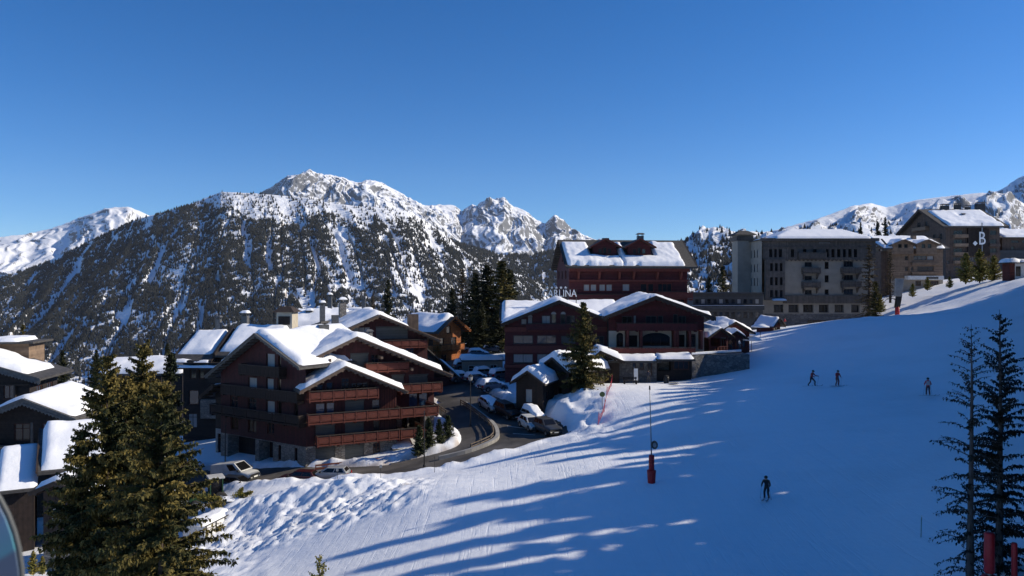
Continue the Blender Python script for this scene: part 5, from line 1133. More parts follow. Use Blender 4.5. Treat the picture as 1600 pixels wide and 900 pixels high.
snow_sheet(BB, U(1470, 228), U(1566), -1.3, 10.6, lambda x, y: h_(y), .5, .4, mask=lambda X, Y: sstep(-1.5, 0, X-.0*Y)*(1-np.exp(-((X-8)**2+(Y-7)**2)/1.2)), seed=79, ragged=.6)
for i, u in enumerate((1473, 1495, 1509, 1530)):
    w = (2.2, 1.7, 1.3, 2.6)[i]; chimney(BB, U(u, 237), 11+i % 2*.7, Z(332, 237), Z((322, 320.5, 324, 319)[i], 237), w, 1.2, 'metal_dark', True, capm='metal_dark')
chimney(BB, U(1511, 230), 7, Z(340, 232), Z(336, 232), .9, .9, 'metal_dark')
sg = thing('letter_sign', 'white letter B with a small diamond on the tall block facade', 'sign', (P(1532, 372, 224).x, 223.4, P(0, 382, 223.4).z))
lettering('B', 5.4, 'sign_white', sg, (.1, 0, 0), sx=.72)
mb = MB(); mb.ext([(-1.9+.7*math.cos(k*math.pi/2), -.05, .35+.7*math.sin(k*math.pi/2)) for k in range(4)], (0, .1, 0)); mb.build('diamond', 'sign_white', sg)
mb = MB(); mb.box(.1, .3, .1, .3, -7.5, 6.4); mb.build('mast', 'metal_grey', sg)
# building at the right edge and the low red hut in front
RO = Vector((P(1566, 450, 232).x, 232, 2)); RB = thing('building', 'taupe building with a snowy roof at the right edge behind the red hut', 'building', RO)
Z = lambda v: (450-v)/F*232-RO.z
U = lambda u: (u-1566)/F*232
wall(RB, Fr((0, 0), 'f'), [(0, -5), (16, -5), (16, Z(370)), (0, Z(370))], [(U(1580), U(1592), Z(379), Z(375.5), 'd'), (U(1597), U(1612), Z(379), Z(375.5), 'd'), (U(1580), U(1585), Z(390), Z(385), 'd1')], 'taupe_timber', fm='frame_grey')
mb = MB(); mb.box(-2, 16, -1.5, -.004, -4, Z(391.5)); mb.build('ground_floor', 'wing_cladding', RB)
for i in range(4): mb = MB(); mb.box(1+i*3.6, 3.8+i*3.6, -1.56, -1.503, Z(409), Z(403)); mb.build('shop_window', 'glass_dark', RB)
pm = [(-1.5, Z(370)-.2), (7, Z(357)), (15, Z(370))]
roof_profile(RB, pm, -2.5, 17, 'x', both=True, m='roof_bare'); snow_prof(RB, pm, -.3, 17, 'x', T=.5, seed=81)
wall(RB, Fr((0, 14), 'l'), [(0, -5), (14, -5), (14, Z(370)), (0, Z(370))], (), 'taupe_timber')
p = P(1578, 436, 160); RH = thing('hut', 'low hut with red front and thick rounded snow roof at the right edge', 'hut', (p.x, 160, gz(p.x+3, 160)))
wall(RH, Fr((0, 0), 'f'), [(0, -2), (7, -2), (7, 2.9), (0, 2.9)], [(1.2, 2.3, .2, 2.3, 'd1'), (4.4, 6.2, .9, 2.0, 'd')], 'paint_white', fm='frame_grey')
mb = MB(); mb.box(-.1, 1.0, -.06, -.003, -1, 2.88); mb.build('red_panel', 'red_wood_h', RH)
wall(RH, Fr((0, 2.5), 'l'), [(0, -2), (2.5, -2), (2.5, 2.9), (0, 2.9)], (), 'red_wood_h')
mb = MB(); mb.box(-.6, 8, -.7, 3.2, 2.9, 3.1); mb.build('roof', 'dark_trim', RH); snow_sheet(RH, -.6, 8, -.7, 3.2, lambda x, y: 3.1+0*x, .7, .3, seed=83, r=.7)

# ------------------------------------------------------------ conifers
def rot_about(v, k, a):
    c, s = np.cos(a)[:, None], np.sin(a)[:, None]
    return v*c+np.cross(k, v)*s+k*(v*k).sum(-1, keepdims=True)*(1-c)
def norm(v): return v/np.maximum(np.linalg.norm(v, axis=-1, keepdims=True), 1e-9)
def conifer_mesh(name, H, Rr, seed, foliage, bark='bark', whorl=.36, per=6, twig=.36, tw=.10, spacing=.15, z0=.06, droop=.35, gaps=.0, shape=.8, lean=0.0, sparse=1.0, limb=.012, up=.12, hang=0.0):
    """trunk+limbs mesh and a crown mesh of many small needle sprays"""
    r = np.random.default_rng(seed)
    tr = MB(); tp = [(lean*H*t*t+.03*math.sin(t*5+seed), .03*math.cos(t*4), H*t) for t in (-.03, .15, .35, .55, .75, .9, 1.0)]
    tr.tube(tp, [H*.014+.02, H*.012+.02, H*.0095, H*.007, H*.0045, H*.0022, .008], 8)
    Vb, D, L, wid, nrm = [], [], [], [], []
    z = z0*H
    while z < H*.985:
        t = z/H; n = max(3, int(per*(1-.35*t)+r.random()*2))
        for b in range(n):
            if r.random() < gaps: continue
            ln = Rr*(1-t)**shape*(.6+.55*r.random())*(1 if t > .14 else .7+2.0*t)+.10
            az = r.random()*6.283; st = up*(1-.2*t)+.5*t+r.normal()*.08
            dr = droop*(1-t*.7)*(.7+.6*r.random())
            k = max(3, int(ln/spacing*.5)); s = np.linspace(0.02, 1, k*2)
            hx_ = ln*s; hz_ = ln*(st*s-dr*s**2.0+hang*.0)+.10*ln*np.maximum(s-.75, 0)*1.5
            cx_ = lean*H*t*t
            pts = np.stack([cx_+hx_*np.cos(az), hx_*np.sin(az), z+hz_+r.normal()*.05], -1)
            pts += r.normal(0, .02*ln, pts.shape)*s[:, None]
            if ln > .5: tr.tube([tuple(pts[0]), tuple(pts[len(pts)//2]), tuple(pts[-1])], [limb*ln+.012, limb*ln*.6+.008, .006], 4, False)
            tang = norm(np.gradient(pts, axis=0)); side = norm(np.cross(tang, np.array([0, 0, 1.0])))
            for q in range(3):
                keep = r.random(len(pts)) < sparse
                p = pts[keep]; tg = tang[keep]; sd = side[keep]; ss = s[keep]
                if not len(p): continue
                sg = (1 if q == 0 else -1 if q == 1 else 0)
                dirv = norm(tg*(.75 if sg else .3)+sd*sg*(.8+.3*r.random((len(p), 1)))+np.array([0, 0, 1])*((-.25-hang)*r.random((len(p), 1))-(.6+hang if sg == 0 else 0)+.1)+r.normal(0, .22, p.shape))
                Vb.append(p+r.normal(0, .02, p.shape)); D.append(dirv)
                L.append(twig*(.55+.7*r.random(len(p)))*(1.05-.45*ss)*(.55+.45*min(1, ln/Rr*1.6)))
                nrm.append(norm(np.cross(dirv, r.normal(0, 1, p.shape)+np.array([0, 0, .2])))); wid.append(np.full(len(p), tw)*(.7+.6*r.random(len(p))))
        z += whorl*(.7+.6*r.random())*(1-.35*t)
    p = np.concatenate(Vb); d = np.concatenate(D); l = np.concatenate(L)[:, None]; w = np.concatenate(wid)[:, None]; sdv = np.concatenate(nrm); n = len(p)
    sag = np.array([0, 0, -1.0])*l*.18
    V = np.stack([p-sdv*w*.25, p+d*l*.45-sdv*w, p+d*l+sag, p+d*l*.5+sdv*w], 1)
    crown = mesh_np(name+'_crown', V.reshape(-1, 3), np.arange(n*4), 4, foliage)
    return tr.mesh(name+'_trunk', bark, True), crown
def tree(label, X, Y, meshes, scale=1.0, yaw=0.0, z=None, group=None, name='fir_tree', cat='tree', sz=None):
    t = thing(name, label, cat, (X, Y, (gz(X, Y) if z is None else z)-.05), yaw, group); t.scale = (scale, scale, sz or scale)
    link('trunk', meshes[0], t); link('crown', meshes[1], t); return t

# the three big firs at lower left
near = dict(whorl=.40, gaps=.08, per=9, twig=.38, tw=.060, spacing=.042, droop=.46, shape=.72, up=.16, hang=.35)
for lb, u, vt, Y, zg, Rr, fol, sd, kw in (
    ('tall olive fir, left one of the near group at lower left', 168, 548, 41, -20.6, 4.0, 'needles_olive', 101, dict(gaps=.17, sparse=.9)),
    ('tall slim fir in the middle of the near group at lower left', 222, 533, 44.5, -20.9, 3.6, 'needles_olive', 102, dict(gaps=.12)),
    ('full olive fir in front, right one of the near group at lower left', 252, 588, 38.5, -20.1, 4.5, 'needles_olive', 103, dict(gaps=.05))):
    p = P(u, vt, Y); H = p.z-zg
    k = dict(near); k.update(kw)
    tree(lb, p.x, Y, conifer_mesh('near_fir', H, Rr, sd, fol, **k), z=zg)
for lb, u, vt, Y, H, Rr, sd in (('broad fir rising between the two big ones of the near group', 198, 585, 43, 16, 3.7, 107), ('low spreading fir at the left foot of the near group', 128, 668, 40.5, 12.5, 3.3, 108), ('thin dark fir top peeping out right of the near group', 266, 548, 50, 15, 1.7, 104), ('shaggy fir filling the middle behind the near group', 214, 640, 46, 12.5, 2.6, 106)):
    p = P(u, vt, Y); tree(lb, p.x, Y, conifer_mesh('near_fir', H, Rr, sd, 'needles_olive' if sd > 106 else 'needles_dark', whorl=.42, per=8, twig=.40, tw=.07, spacing=.055, droop=.44, shape=.72, up=.15, hang=.35, gaps=.1), z=p.z-H)
# two thin sparse firs at lower right
bare = dict(whorl=.40, per=6, twig=.20, tw=.035, spacing=.055, z0=.03, droop=.62, shape=.62, up=.30, limb=.010, bark='bark_grey', hang=.5)
for lb, u, vt, Y, zg, Rr, sd, kw in (('thin half bare fir with drooping branches at lower right', 1517, 505, 37, -14.9, 2.6, 111, dict(sparse=.45, gaps=.1, per=4, whorl=.5, droop=.75)), ('taller dark fir right beside the half bare one', 1562, 482, 39, -14.9, 2.3, 112, dict(sparse=.85, gaps=.15, twig=.25, tw=.05, per=5))):
    p = P(u, vt, Y); k = dict(bare); k.update(kw); tree(lb, p.x, Y, conifer_mesh('bare_fir', p.z-zg, Rr, sd, 'needles_bare', **k), z=zg)
# the fir in front of the red hotel
p = P(911, 606, 99.5); tree('single full fir standing in front of the red hotel', p.x, 99.5, conifer_mesh('hotel_fir', 11.4, 3.9, 121, 'needles_olive', whorl=.36, per=8, twig=.42, tw=.11, spacing=.12, droop=.3, shape=.85), z=-13.2)
# mid distance trees: three shared shapes
midA = conifer_mesh('mid_fir', 20, 3.4, 131, 'needles_dark', whorl=.6, per=7, twig=.65, tw=.2, spacing=.22, droop=.35, shape=.75)
midB = conifer_mesh('mid_fir', 20, 2.6, 132, 'needles_olive', whorl=.62, per=6, twig=.6, tw=.18, spacing=.24, droop=.4, shape=.7, gaps=.08)
midC = conifer_mesh('mid_fir', 20, 2.2, 133, 'needles_brown', whorl=.7, per=6, twig=.5, tw=.10, spacing=.2, droop=.45, shape=.7, gaps=.2, sparse=.8)
yng = conifer_mesh('young_fir', 6, 1.7, 134, 'needles_young', whorl=.32, per=7, twig=.4, tw=.12, spacing=.15, droop=.1, shape=.9, up=.4)
def mid(lb, u, vt, Y, H, ms, g=None, sy=1, yaw=None, z=None):
    p = P(u, vt, Y); s = H/20 if ms is not yng else H/6
    return tree(lb, p.x, Y, ms, s*sy, (u*.7) % 6.28 if yaw is None else yaw, p.z-H, g, sz=s)
GB_ = 'dark firs behind the back car park'
for lb, u, vt, Y, H, ms, sy in (('tall thin fir left of the dark clump behind the car park', 722, 418, 168, 19, midC, 1.1), ('dark fir second from the left in the clump behind the car park', 742, 424, 165, 18, midA, .9), ('broad dark fir in the middle of the clump behind the car park', 762, 412, 170, 20, midA, 1.1),
    ('olive topped fir right of centre in the clump behind the car park', 783, 405, 166, 21, midB, 1.2), ('dark fir at the right end of the clump, against the hotel roof', 797, 418, 172, 19, midA, .9), ('low dark fir at the left foot of the clump behind the car park', 707, 448, 172, 15, midA, .8), ('short dark fir in front of the clump behind the car park', 752, 470, 158, 11, midA, 1.2),
    ('short dark fir close beside the hotel corner', 778, 478, 152, 11, midA, 1.2)): mid(lb, u, vt, Y, H, ms, GB_, sy*1.6)
for lb, u, vt, Y, H, ms, sy in (('dark fir rising behind the rear red chalet', 606, 436, 190, 16, midA, .9), ('thin fir top left of the one behind the rear red chalet', 583, 455, 195, 14, midC, .9), ('olive fir above the low grey wing of the grey hotel', 1130, 414, 185, 12, midB, 1.5), ('darker fir left of the olive one above the low grey wing', 1108, 432, 190, 9, midA, 1.2),
    ('tall brown fir against the right end of the grey hotel', 1358, 380, 160, 16.5, midC, 1.7), ('greener fir at the foot of the grey hotel corner', 1368, 438, 152, 9, midB, 1.8), ('thin brown fir before the tan hotel', 1391, 392, 168, 11, midC, 1.6), ('dark fir behind the roofs, tallest beside the tall block', 1383, 338, 250, 16, midA, .7), ('dark fir left of the tallest one behind the roofs', 1371, 344, 252, 14, midA, .7), ('faint fir behind the grey hotel roof', 1345, 346, 255, 13, midA, .6),
    ('dark fir top behind the grey hotel roof', 1266, 352, 240, 10, midA, .6), ('olive fir tip behind the grey chalet at the left edge', 36, 505, 130, 12, midB, 1.0), ('olive fir behind the firs below the rocky gullies', 232, 528, 140, 12, midB, 1.0), ('dark fir left of the olive one below the rocky gullies', 150, 545, 140, 9, midA, 1.1), ('fir behind the black chalet', 262, 535, 150, 12, midA, 1.0), ('fir between the grey chalets and the near firs', 98, 545, 135, 9, midA, 1.2)):
    mid(lb, u, vt, Y, H, ms, None, sy)
for lb, u, vb, h, Y in (('bright young fir, leftmost of the three below the tall block', 1509, 441, 5.6, 165), ('fuller young fir, middle of the three below the tall block', 1531, 439, 6.2, 168), ('young fir next to the red hut', 1553, 438, 5.0, 170), ('tiny fir beside the piste marker', 1426, 462, 2.4, 160), ('low young fir left of the piste marker', 1375, 487, 3.2, 152), ('small fir under the tan hotel', 1449, 452, 2.6, 172), ('small bushy fir at the top of the sunlit bank', 1484, 448, 2.2, 168)):
    x = (u-800)/F*Y; tree(lb, x, Y, yng, h/6*1.45, u % 6, (450-vb)/F*Y-.2, 'young firs along the upper edge of the run', 'young_fir', sz=h/6*1.15)
for lb, u, vt, Y, h in (('small fir by the chalet wall, leftmost of four', 655, 655, 86.5, 3.4), ('second small fir from the chalet corner in the row of four', 670, 650, 87.5, 3.6), ('third small fir in the row of four beside the chalet', 686, 652, 89, 3.2), ('rightmost small fir of four beside the inner lane', 700, 655, 90.5, 2.8)):
    p = P(u, vt, Y); tree(lb, p.x, Y, conifer_mesh('sapling', h, .85, int(u), 'needles_green', whorl=.2, per=7, twig=.28, tw=.08, spacing=.1, droop=.1, shape=.9, up=.3), 1, 0, gz(p.x, Y)-.1, 'four small firs beside the red chalet', 'young_fir')
# sapling top at the bottom edge and low bushes at lower left
p = P(500, 864, 36); tree('small sapling top poking up at the bottom edge', p.x, 36, conifer_mesh('sapling', gz(p.x, 36)*-1+p.z, 1.5, 151, 'needles_young', whorl=.40, per=4, twig=.17, tw=.05, spacing=.035, droop=-.1, shape=.8, up=.35, z0=.4), 1, 0, gz(p.x, 36), None, 'sapling')
for i, (u, Y, h) in enumerate(((52, 58, 1.5), (66, 60, 1.2), (92, 59, 1.4), (30, 57, 1.1))):
    x = (u-800)/F*Y; tree('olive shrub in the snow at lower left, %s from the photo edge' % ('second', 'third', 'fourth', 'first')[i], x, Y, yng, h/6*1.2, i, P(u, 893, Y).z-.2, 'shrubs at lower left', 'shrub', 'shrub')

# the wood on the slope to the right, outside the picture, that shades the run
fr_ = random.Random(12); wood_t, wood_c = [], []
wm = conifer_mesh('wood_fir', 20, 2.7, 141, 'needles_dark', whorl=.8, per=6, twig=.9, tw=.26, spacing=.34, droop=.3, shape=.7, sparse=.8)
cc = np.empty(len(wm[1].vertices)*3, np.float32); wm[1].vertices.foreach_get('co', cc); cc = cc.reshape(-1, 3)
WV = []; tb = MB()
def wood_tree(x, y, h):
    s = h/20; a = fr_.random()*6.28; c_, s_ = math.cos(a), math.sin(a); g0 = float(base_h(np.array([x]), np.array([y]))[0])
    WV.append(np.stack([(cc[:, 0]*c_-cc[:, 1]*s_)*s+x, (cc[:, 0]*s_+cc[:, 1]*c_)*s+y, cc[:, 2]*s+g0-.2], -1)); tb.tube([(x, y, g0-.5), (x, y, g0+h*.9)], [.25*s, .03], 6)
y = 24.0
while y < 147:
    for row in range(3 if y < 78 else 5):
        x = .667*y+8.0+row*5.5+fr_.uniform(-1.5, 1.5)
        wood_tree(x, y+fr_.uniform(-1.2, 1.2), min(22.5 if 84 < y < 112 else 40, fr_.uniform(15, 20) if fr_.random() < (.62 if y < 80 else .04) else fr_.uniform(21, 27.5)))
    y += 2.2
V = np.concatenate(WV)
wd = link('wood', mesh_np('wood', V, np.arange(len(V)), 4, 'needles_dark')); tag(wd, 'dense fir wood on the slope beside the run', kind='stuff')
wt = tb.build('trunks', 'bark', wd); tag(wt, kind='stuff')

# ------------------------------------------------------------ vehicles
PAINT = {}
def paint(c):
    k = 'paint_%02d%02d%02d' % tuple(int(x*99) for x in c)
    if k not in MATS: mat(k, c, .32, tuple(x*.8 for x in c), 2.0, spec=.5)
    return k
mat('lamp_red', (.35, .01, .01), .2); mat('lamp_clear', (.75, .78, .8), .12); mat('plate', (.7, .7, .66), .5)
def wheel_mesh():
    mb = MB(); n = 16
    for (r, y) in ((.20, -.1), (.29, -.11), (.33, -.07), (.33, .07), (.29, .11), (.20, .1)):
        mb.v += [(r*math.cos(2*math.pi*k/n), y, r*math.sin(2*math.pi*k/n)) for k in range(n)]
    for i in range(5):
        for k in range(n): mb.f.append([i*n+k, (i+1)*n+k, (i+1)*n+(k+1) % n, i*n+(k+1) % n]); mb.m.append(0)
    ty = mb.mesh('tyre', 'rubber', True)
    mb = MB(); mb.ext([(.21*math.cos(2*math.pi*k/n), -.085, .21*math.sin(2*math.pi*k/n)) for k in range(n)], (0, .17, 0))
    for k in range(5):
        a = 2*math.pi*k/5
        for y in (-.1, .085): mb.ext([(.04*math.cos(a+1.57), y, .04*math.sin(a+1.57)), (.2*math.cos(a+.15), y, .2*math.sin(a+.15)), (.2*math.cos(a-.15), y, .2*math.sin(a-.15)), (.04*math.cos(a-1.57), y, .04*math.sin(a-1.57))], (0, .015, 0))
    return ty, mb.mesh('rim', 'metal_grey')
TYRE, RIM = wheel_mesh()
KIND = {  # sections (x, half width, z low, z belt), cabin (rear base x, front base x, rear roof x, front roof x, base half w, roof half w, roof z)
 'hatch': ([(-2.08, .74, .45, .86), (-1.98, .84, .30, .98), (-1.2, .87, .24, 1.0), (0, .88, .22, .98), (.95, .87, .24, .95), (1.75, .82, .3, .84), (2.08, .70, .40, .68)], (-2.0, 1.05, -1.6, .15, .80, .60, 1.47), 1.28),
 'suv': ([(-2.28, .80, .5, .98), (-2.2, .92, .36, 1.1), (-1.3, .95, .3, 1.12), (0, .96, .3, 1.10), (.95, .95, .3, 1.08), (1.95, .91, .36, 1.0), (2.28, .80, .46, .82)], (-2.2, .95, -1.95, .2, .88, .70, 1.72), 1.42),
 'van': ([(-2.25, .84, .45, 1.1), (-2.2, .9, .32, 1.15), (-1.2, .91, .28, 1.15), (.4, .91, .28, 1.12), (1.3, .90, .3, 1.05), (1.95, .86, .34, .92), (2.22, .74, .42, .72)], (-2.22, 1.38, -2.15, .55, .86, .74, 1.88), 1.45)}
def car(label, X, Y, yaw, col, kind='hatch', snow=0, z=None, cat='car', name='parked_car', group=None):
    sec, (rb, fb_, rr_, fr2, bw, rw, rz), ax = KIND[kind]
    t = thing(name, label, cat, (X, Y, (float(base_h(np.array([X]), np.array([Y]))[0])+.02) if z is None else z), R(yaw), group)
    dx, dy = math.cos(R(yaw)), math.sin(R(yaw)); za, zb = [float(base_h(np.array([X+s*1.4*dx]), np.array([Y+s*1.4*dy]))[0]) for s in (1, -1)]; t.rotation_euler[1] = -math.atan2(za-zb, 2.8) if z is None else 0
    mb = MB(); vs = []
    for x, w, zl, zb_ in sec:
        half = [(w*.86, zl), (w, zl+.16), (w, zb_-.2), (w*.95, zb_-.05), (w*.8, zb_)]
        vs += [(x, y, zz) for y, zz in half]+[(x, -y, zz) for y, zz in half[::-1]]
    n = 10; k = len(sec)
    mb.add(vs, [(i*n+j, i*n+(j+1) % n, (i+1)*n+(j+1) % n, (i+1)*n+j) for i in range(k-1) for j in range(n)]+[tuple(range(n)), tuple(range((k-1)*n, k*n))[::-1]])
    pm = paint(col); body = mb.build('body', pm, t, True)
    zb0 = sec[3][3]-.04; B = [(rb, -bw, zb0), (fb_, -bw, zb0), (fb_, bw, zb0), (rb, bw, zb0)]; T = [(rr_, -rw, rz), (fr2, -rw, rz), (fr2, rw, rz), (rr_, rw, rz)]
    mb = MB(); mb.hexa(B+T); mb.build('cabin', pm, t, bevel=.07)
    def glassq(nm, a, b, c, d, lo, hi, l, r_, g='glass_dark'):     # a,b bottom, c,d top (c over b)
        a, b, c, d = map(Vector, (a, b, c, d)); q = lambda s, h: (a.lerp(b, s)).lerp(d.lerp(c, s), h)
        pts = [q(l, lo), q(r_, lo), q(r_, hi), q(l, hi)]; nn = (pts[1]-pts[0]).cross(pts[3]-pts[0]).normalized()
        m2 = MB(); m2.ext([p-nn*.01 for p in pts], nn*.022); m2.build(nm, g, t)
    glassq('windscreen', B[1], B[2], T[2], T[1], .12, .92, .08, .92); 
    if kind != 'van': glassq('rear_window', B[3], B[0], T[0], T[3], .3, .9, .1, .9)
    for s, (a, b, c, d) in enumerate(((B[0], B[1], T[1], T[0]), (B[2], B[3], T[3], T[2]))):
        if kind == 'van':
            glassq('side_window', a, b, c, d, .2, .88, .66 if s == 0 else .10, .90 if s == 0 else .34)
        else:
            glassq('side_window', a, b, c, d, .18, .88, .10, .50); glassq('side_window', a, b, c, d, .18, .88, .54, .90)
    for x in (-ax, ax):
        for s in (-1, 1):
            w = link('wheel', TYRE, t, (x, s*(sec[3][1]-.09), .33)); link('rim', RIM, w)
            m2 = MB(); m2.ext([(x+.40*math.cos(a*math.pi/8), s*(sec[3][1]-.004), .36+.40*math.sin(a*math.pi/8)) for a in range(9)], (0, s*.012, 0)); m2.build('wheel_arch', 'rubber', t)
    xf, xr = sec[-1][0], sec[0][0]
    for s in (-1, 1):
        m2 = MB(); m2.hexa([(xf-.22, s*.5, sec[-1][3]-.2), (xf-.02, s*.48, sec[-1][3]-.2), (xf-.16, s*.72, sec[-1][3]-.18), (xf-.34, s*.78, sec[-1][3]-.18), (xf-.25, s*.5, sec[-1][3]+.03), (xf-.08, s*.48, sec[-1][3]+.0), (xf-.2, s*.72, sec[-1][3]+.02), (xf-.36, s*.78, sec[-1][3]+.04)]); m2.build('headlight', 'lamp_clear', t)
        m2 = MB(); m2.box(xr-.02, xr+.14, min(s*.52, s*.82), max(s*.52, s*.82), sec[0][3]-.18, sec[0][3]+.06); m2.build('taillight', 'lamp_red', t)
        m2 = MB(); m2.box(fb_-.35, fb_-.2, min(s*bw, s*(bw+.2)), max(s*bw, s*(bw+.2)), zb0+.06, zb0+.2); m2.build('mirror', 'rubber', t)
    m2 = MB(); m2.box(xf-.06, xf+.03, -.42, .42, .42, .62); m2.build('grille', 'rubber', t)
    m2 = MB(); m2.box(xf-.1, xf+.05, -.74, .74, .26, .42); m2.box(xr-.05, xr+.1, -.76, .76, .32, .5); m2.build('bumper', 'rubber', t)
    m2 = MB(); m2.box(xf+.03, xf+.055, -.26, .26, .44, .55); m2.box(xr-.07, xr-.04, -.26, .26, .6, .71); m2.build('number_plate', 'plate', t)
    if snow:
        hf = lambda x, y: np.minimum(np.interp(x, [xr, rb, rr_, fr2, fb_, xf], [sec[0][3]-.1, zb0+.02, rz, rz, zb0, sec[-1][3]-.02]), 9)-.03
        snow_sheet(t, xr+.1, xf-.1, -.74, .74, hf, snow, .13, r=.3, name='snow_load', seed=int(abs(X*7)), ragged=.1)
    return t
vv_ = car('white panel van driving on the road below the red chalet', -29.6, 82.6, -20, (.62, .62, .60), 'van', cat='van', name='van'); vv_.scale = (1.15, 1.12, 1.22)
car('dark car half hidden by the snow heap in front of the white van', -28.6, 80.3, -14, (.02, .022, .028), z=-21.15)
car('dark red car behind the snow bank below the red chalet', -22.2, 79.9, 172, (.05, .008, .009), z=-20.4)
car('silver grey car behind the snow bank, right of the red car', -19.0, 80.2, 175, (.33, .34, .35), z=-20.1)
car('white hatchback parked left of the grey off-roader', 2.2, 92.0, -128+60, (.60, .60, .58))
car('dark grey off-roader at the front of the parking row', 4.1, 89.2, -66, (.06, .063, .068), 'suv')
car('car buried under thick snow behind the white hatchback', 2.6, 95.4, -62, (.25, .25, .26), snow=.5)
car('black car in the shade by the entrance cabin', -.6, 97.6, -58, (.012, .012, .014), 'suv')
car('pale car with a frosted roof deepest in the shade by the cabins', -2.9, 100.4, -60, (.45, .45, .44), snow=.06)
car('small white van in the sunny back car park', P(718, 550, 158).x, 158, 8, (.66, .65, .62), 'van', cat='van', name='van')
car('grey van behind the people in the back car park', P(702, 550, 161).x, 161, 14, (.10, .10, .105), 'van', cat='van', name='van')
for lb, u, v, Y, yw in (('snow covered car at the shaded kerb, nearest the lamp post', 720, 596, 119, 30), ('snow covered car further up the shaded side of the road', 727, 574, 131, 24), ('snow topped car in the row beyond the pale shed', 748, 556, 146, 12), ('snow topped car at the sunny end of the back row', 771, 549, 152, 6), ('car under a smooth snow hood beside the pale shed', 745, 600, 117, 36), ('snow covered car below the pale shed, first of the shaded row', 770, 603, 110, 32), ('snow covered car second in the shaded row below the shed', 758, 592, 121, 30), ('snow covered car between the road and the dark fir clump', 735, 562, 138, 20), ('half cleared snow covered car beside the hotel corner', 783, 590, 118, 40)):
    x = (u-800)/F*Y; car(lb, x, Y, yw, (.10, .12, .16), snow=.34, z=float(base_h(np.array([x]), np.array([Y]))[0])+.05, group='snow covered parked cars')

# tractor and snow covered trailer by the heap
TR = thing('tractor', 'green tractor with a white cab roof beside the snow heap', 'tractor', (-30.4, 77.3, -22.0), R(-150))
mb = MB(); mb.box(.1, 2.0, -.38, .38, .75, 1.5); mb.box(-1.2, .2, -.5, .5, .7, 1.2); mb.build('body', paint((.03, .09, .04)), TR, bevel=.06)
mb = MB()
for x, y in ((-1.1, -.7), (-1.1, .7), (.05, -.66), (.05, .66)): mb.box(x-.05, x+.05, y-.05, y+.05, 1.2, 2.85)
mb.build('cab_frame', paint((.03, .09, .04)), TR)
mb = MB(); mb.box(-1.1, .0, -.64, .64, 1.25, 2.8); mb.build('cab_glass', 'glass_dark', TR)
mb = MB(); mb.box(-1.3, .25, -.82, .82, 2.85, 3.05); mb.build('cab_roof', paint((.62, .62, .6)), TR, bevel=.05)
for x, y, s in ((-.85, -.8, 2.35), (-.85, .8, 2.35), (1.5, -.7, 1.5), (1.5, .7, 1.5)):
    w = link('wheel', TYRE, TR, (x, y, .33*s)); w.scale = (s, 1.7, s); link('rim', RIM, w)
mb = MB(); mb.tube([(1.2, .3, 1.5), (1.2, .3, 2.4)], .05, 6); mb.build('exhaust', 'metal_dark', TR)
TL = thing('trailer', 'white walled trailer heaped with snow left of the snow heap', 'trailer', (-27.6, 70.0, -23.0), R(78))
mb = MB(); mb.box(-2.3, 2.3, -1.1, 1.1, .75, .95)
for y in (-1.1, 1.02): mb.box(-2.3, 2.3, y, y+.08, .95, 2.0)
for x in (-2.3, 2.22): mb.box(x, x+.08, -1.018, 1.018, .95, 2.0)
mb.build('bed', 'paint_white', TL)
mb = MB()
for x in (-2.2, -.7, .7, 2.1): mb.box(x, x+.1, -1.17, -1.103, .8, 2.05)
mb.tube([(-2.4, -1.2, 2.05), (2.4, -1.2, 2.05)], .05, 6); mb.build('side_frame', 'metal_dark', TL)
for x in (-1, 1):
    for y in (-.95, .95): w = link('wheel', TYRE, TL, (x, y, .42)); w.scale = (1.3, 1.2, 1.3); link('rim', RIM, w)
snow_sheet(TL, -2.25, 2.25, -1.05, 1.05, lambda x, y: 1.85+0*x, .55, .2, seed=91, name='snow_load', lump=.5)
hp = thing('branch_heap', 'heap of cut fir branches under lumps of snow beside the trailer', 'branches', (-27.2, 74.4, -21.6))
for i in range(7):
    c = link('branch', yng[1], hp, (random.uniform(-1.6, 1.8), random.uniform(-1, .8), .5+.12*i)); c.rotation_euler = (R(random.uniform(60, 110)), 0, random.uniform(0, 6)); c.scale = (.4, .4, .42)
snow_sheet(hp, -1.2, 1.6, -.8, .8, lambda x, y: 1.2+0*x-.2*x*x*.3, .45, .2, seed=92, name='snow_load', lump=.8, ragged=.5)

# ------------------------------------------------------------ people (body: one skinned surface)
def skin_body(name, J, E, rad, mats, zones):
    me = bpy.data.meshes.new(name); keys = list(J); me.from_pydata([J[k] for k in keys], [(keys.index(a), keys.index(b)) for a, b in E], [])
    o = bpy.data.objects.new('tmp', me); COL.objects.link(o)
    m = o.modifiers.new('s', 'SKIN'); m.use_smooth_shade = True
    for i, k in enumerate(keys):
        r = rad[k]; me.skin_vertices[0].data[i].radius = r if isinstance(r, tuple) else (r, r)
    me.skin_vertices[0].data[keys.index('pelvis')].use_root = True
    s = o.modifiers.new('d', 'SUBSURF'); s.levels = s.render_levels = 1
    dg = bpy.context.evaluated_depsgraph_get(); out = bpy.data.meshes.new_from_object(o.evaluated_get(dg)); bpy.data.objects.remove(o)
    out.materials.clear()
    for x in mats: out.materials.append(M(x))
    segs = [(Vector(J[a]), Vector(J[b]), zones[b]) for a, b in E]
    for p in out.polygons:
        c = p.center; best = 9; bi = 0
        for a, b, zn in segs:
            ab = b-a; t = max(0, min(1, (c-a).dot(ab)/max(ab.length_squared, 1e-9))); d = (c-a-ab*t).length
            if d < best: best = d; bi = zn
        p.material_index = bi
    return out
EDG = [('pelvis', 'spine'), ('spine', 'chest'), ('chest', 'neck'), ('neck', 'head'), ('head', 'crown')]
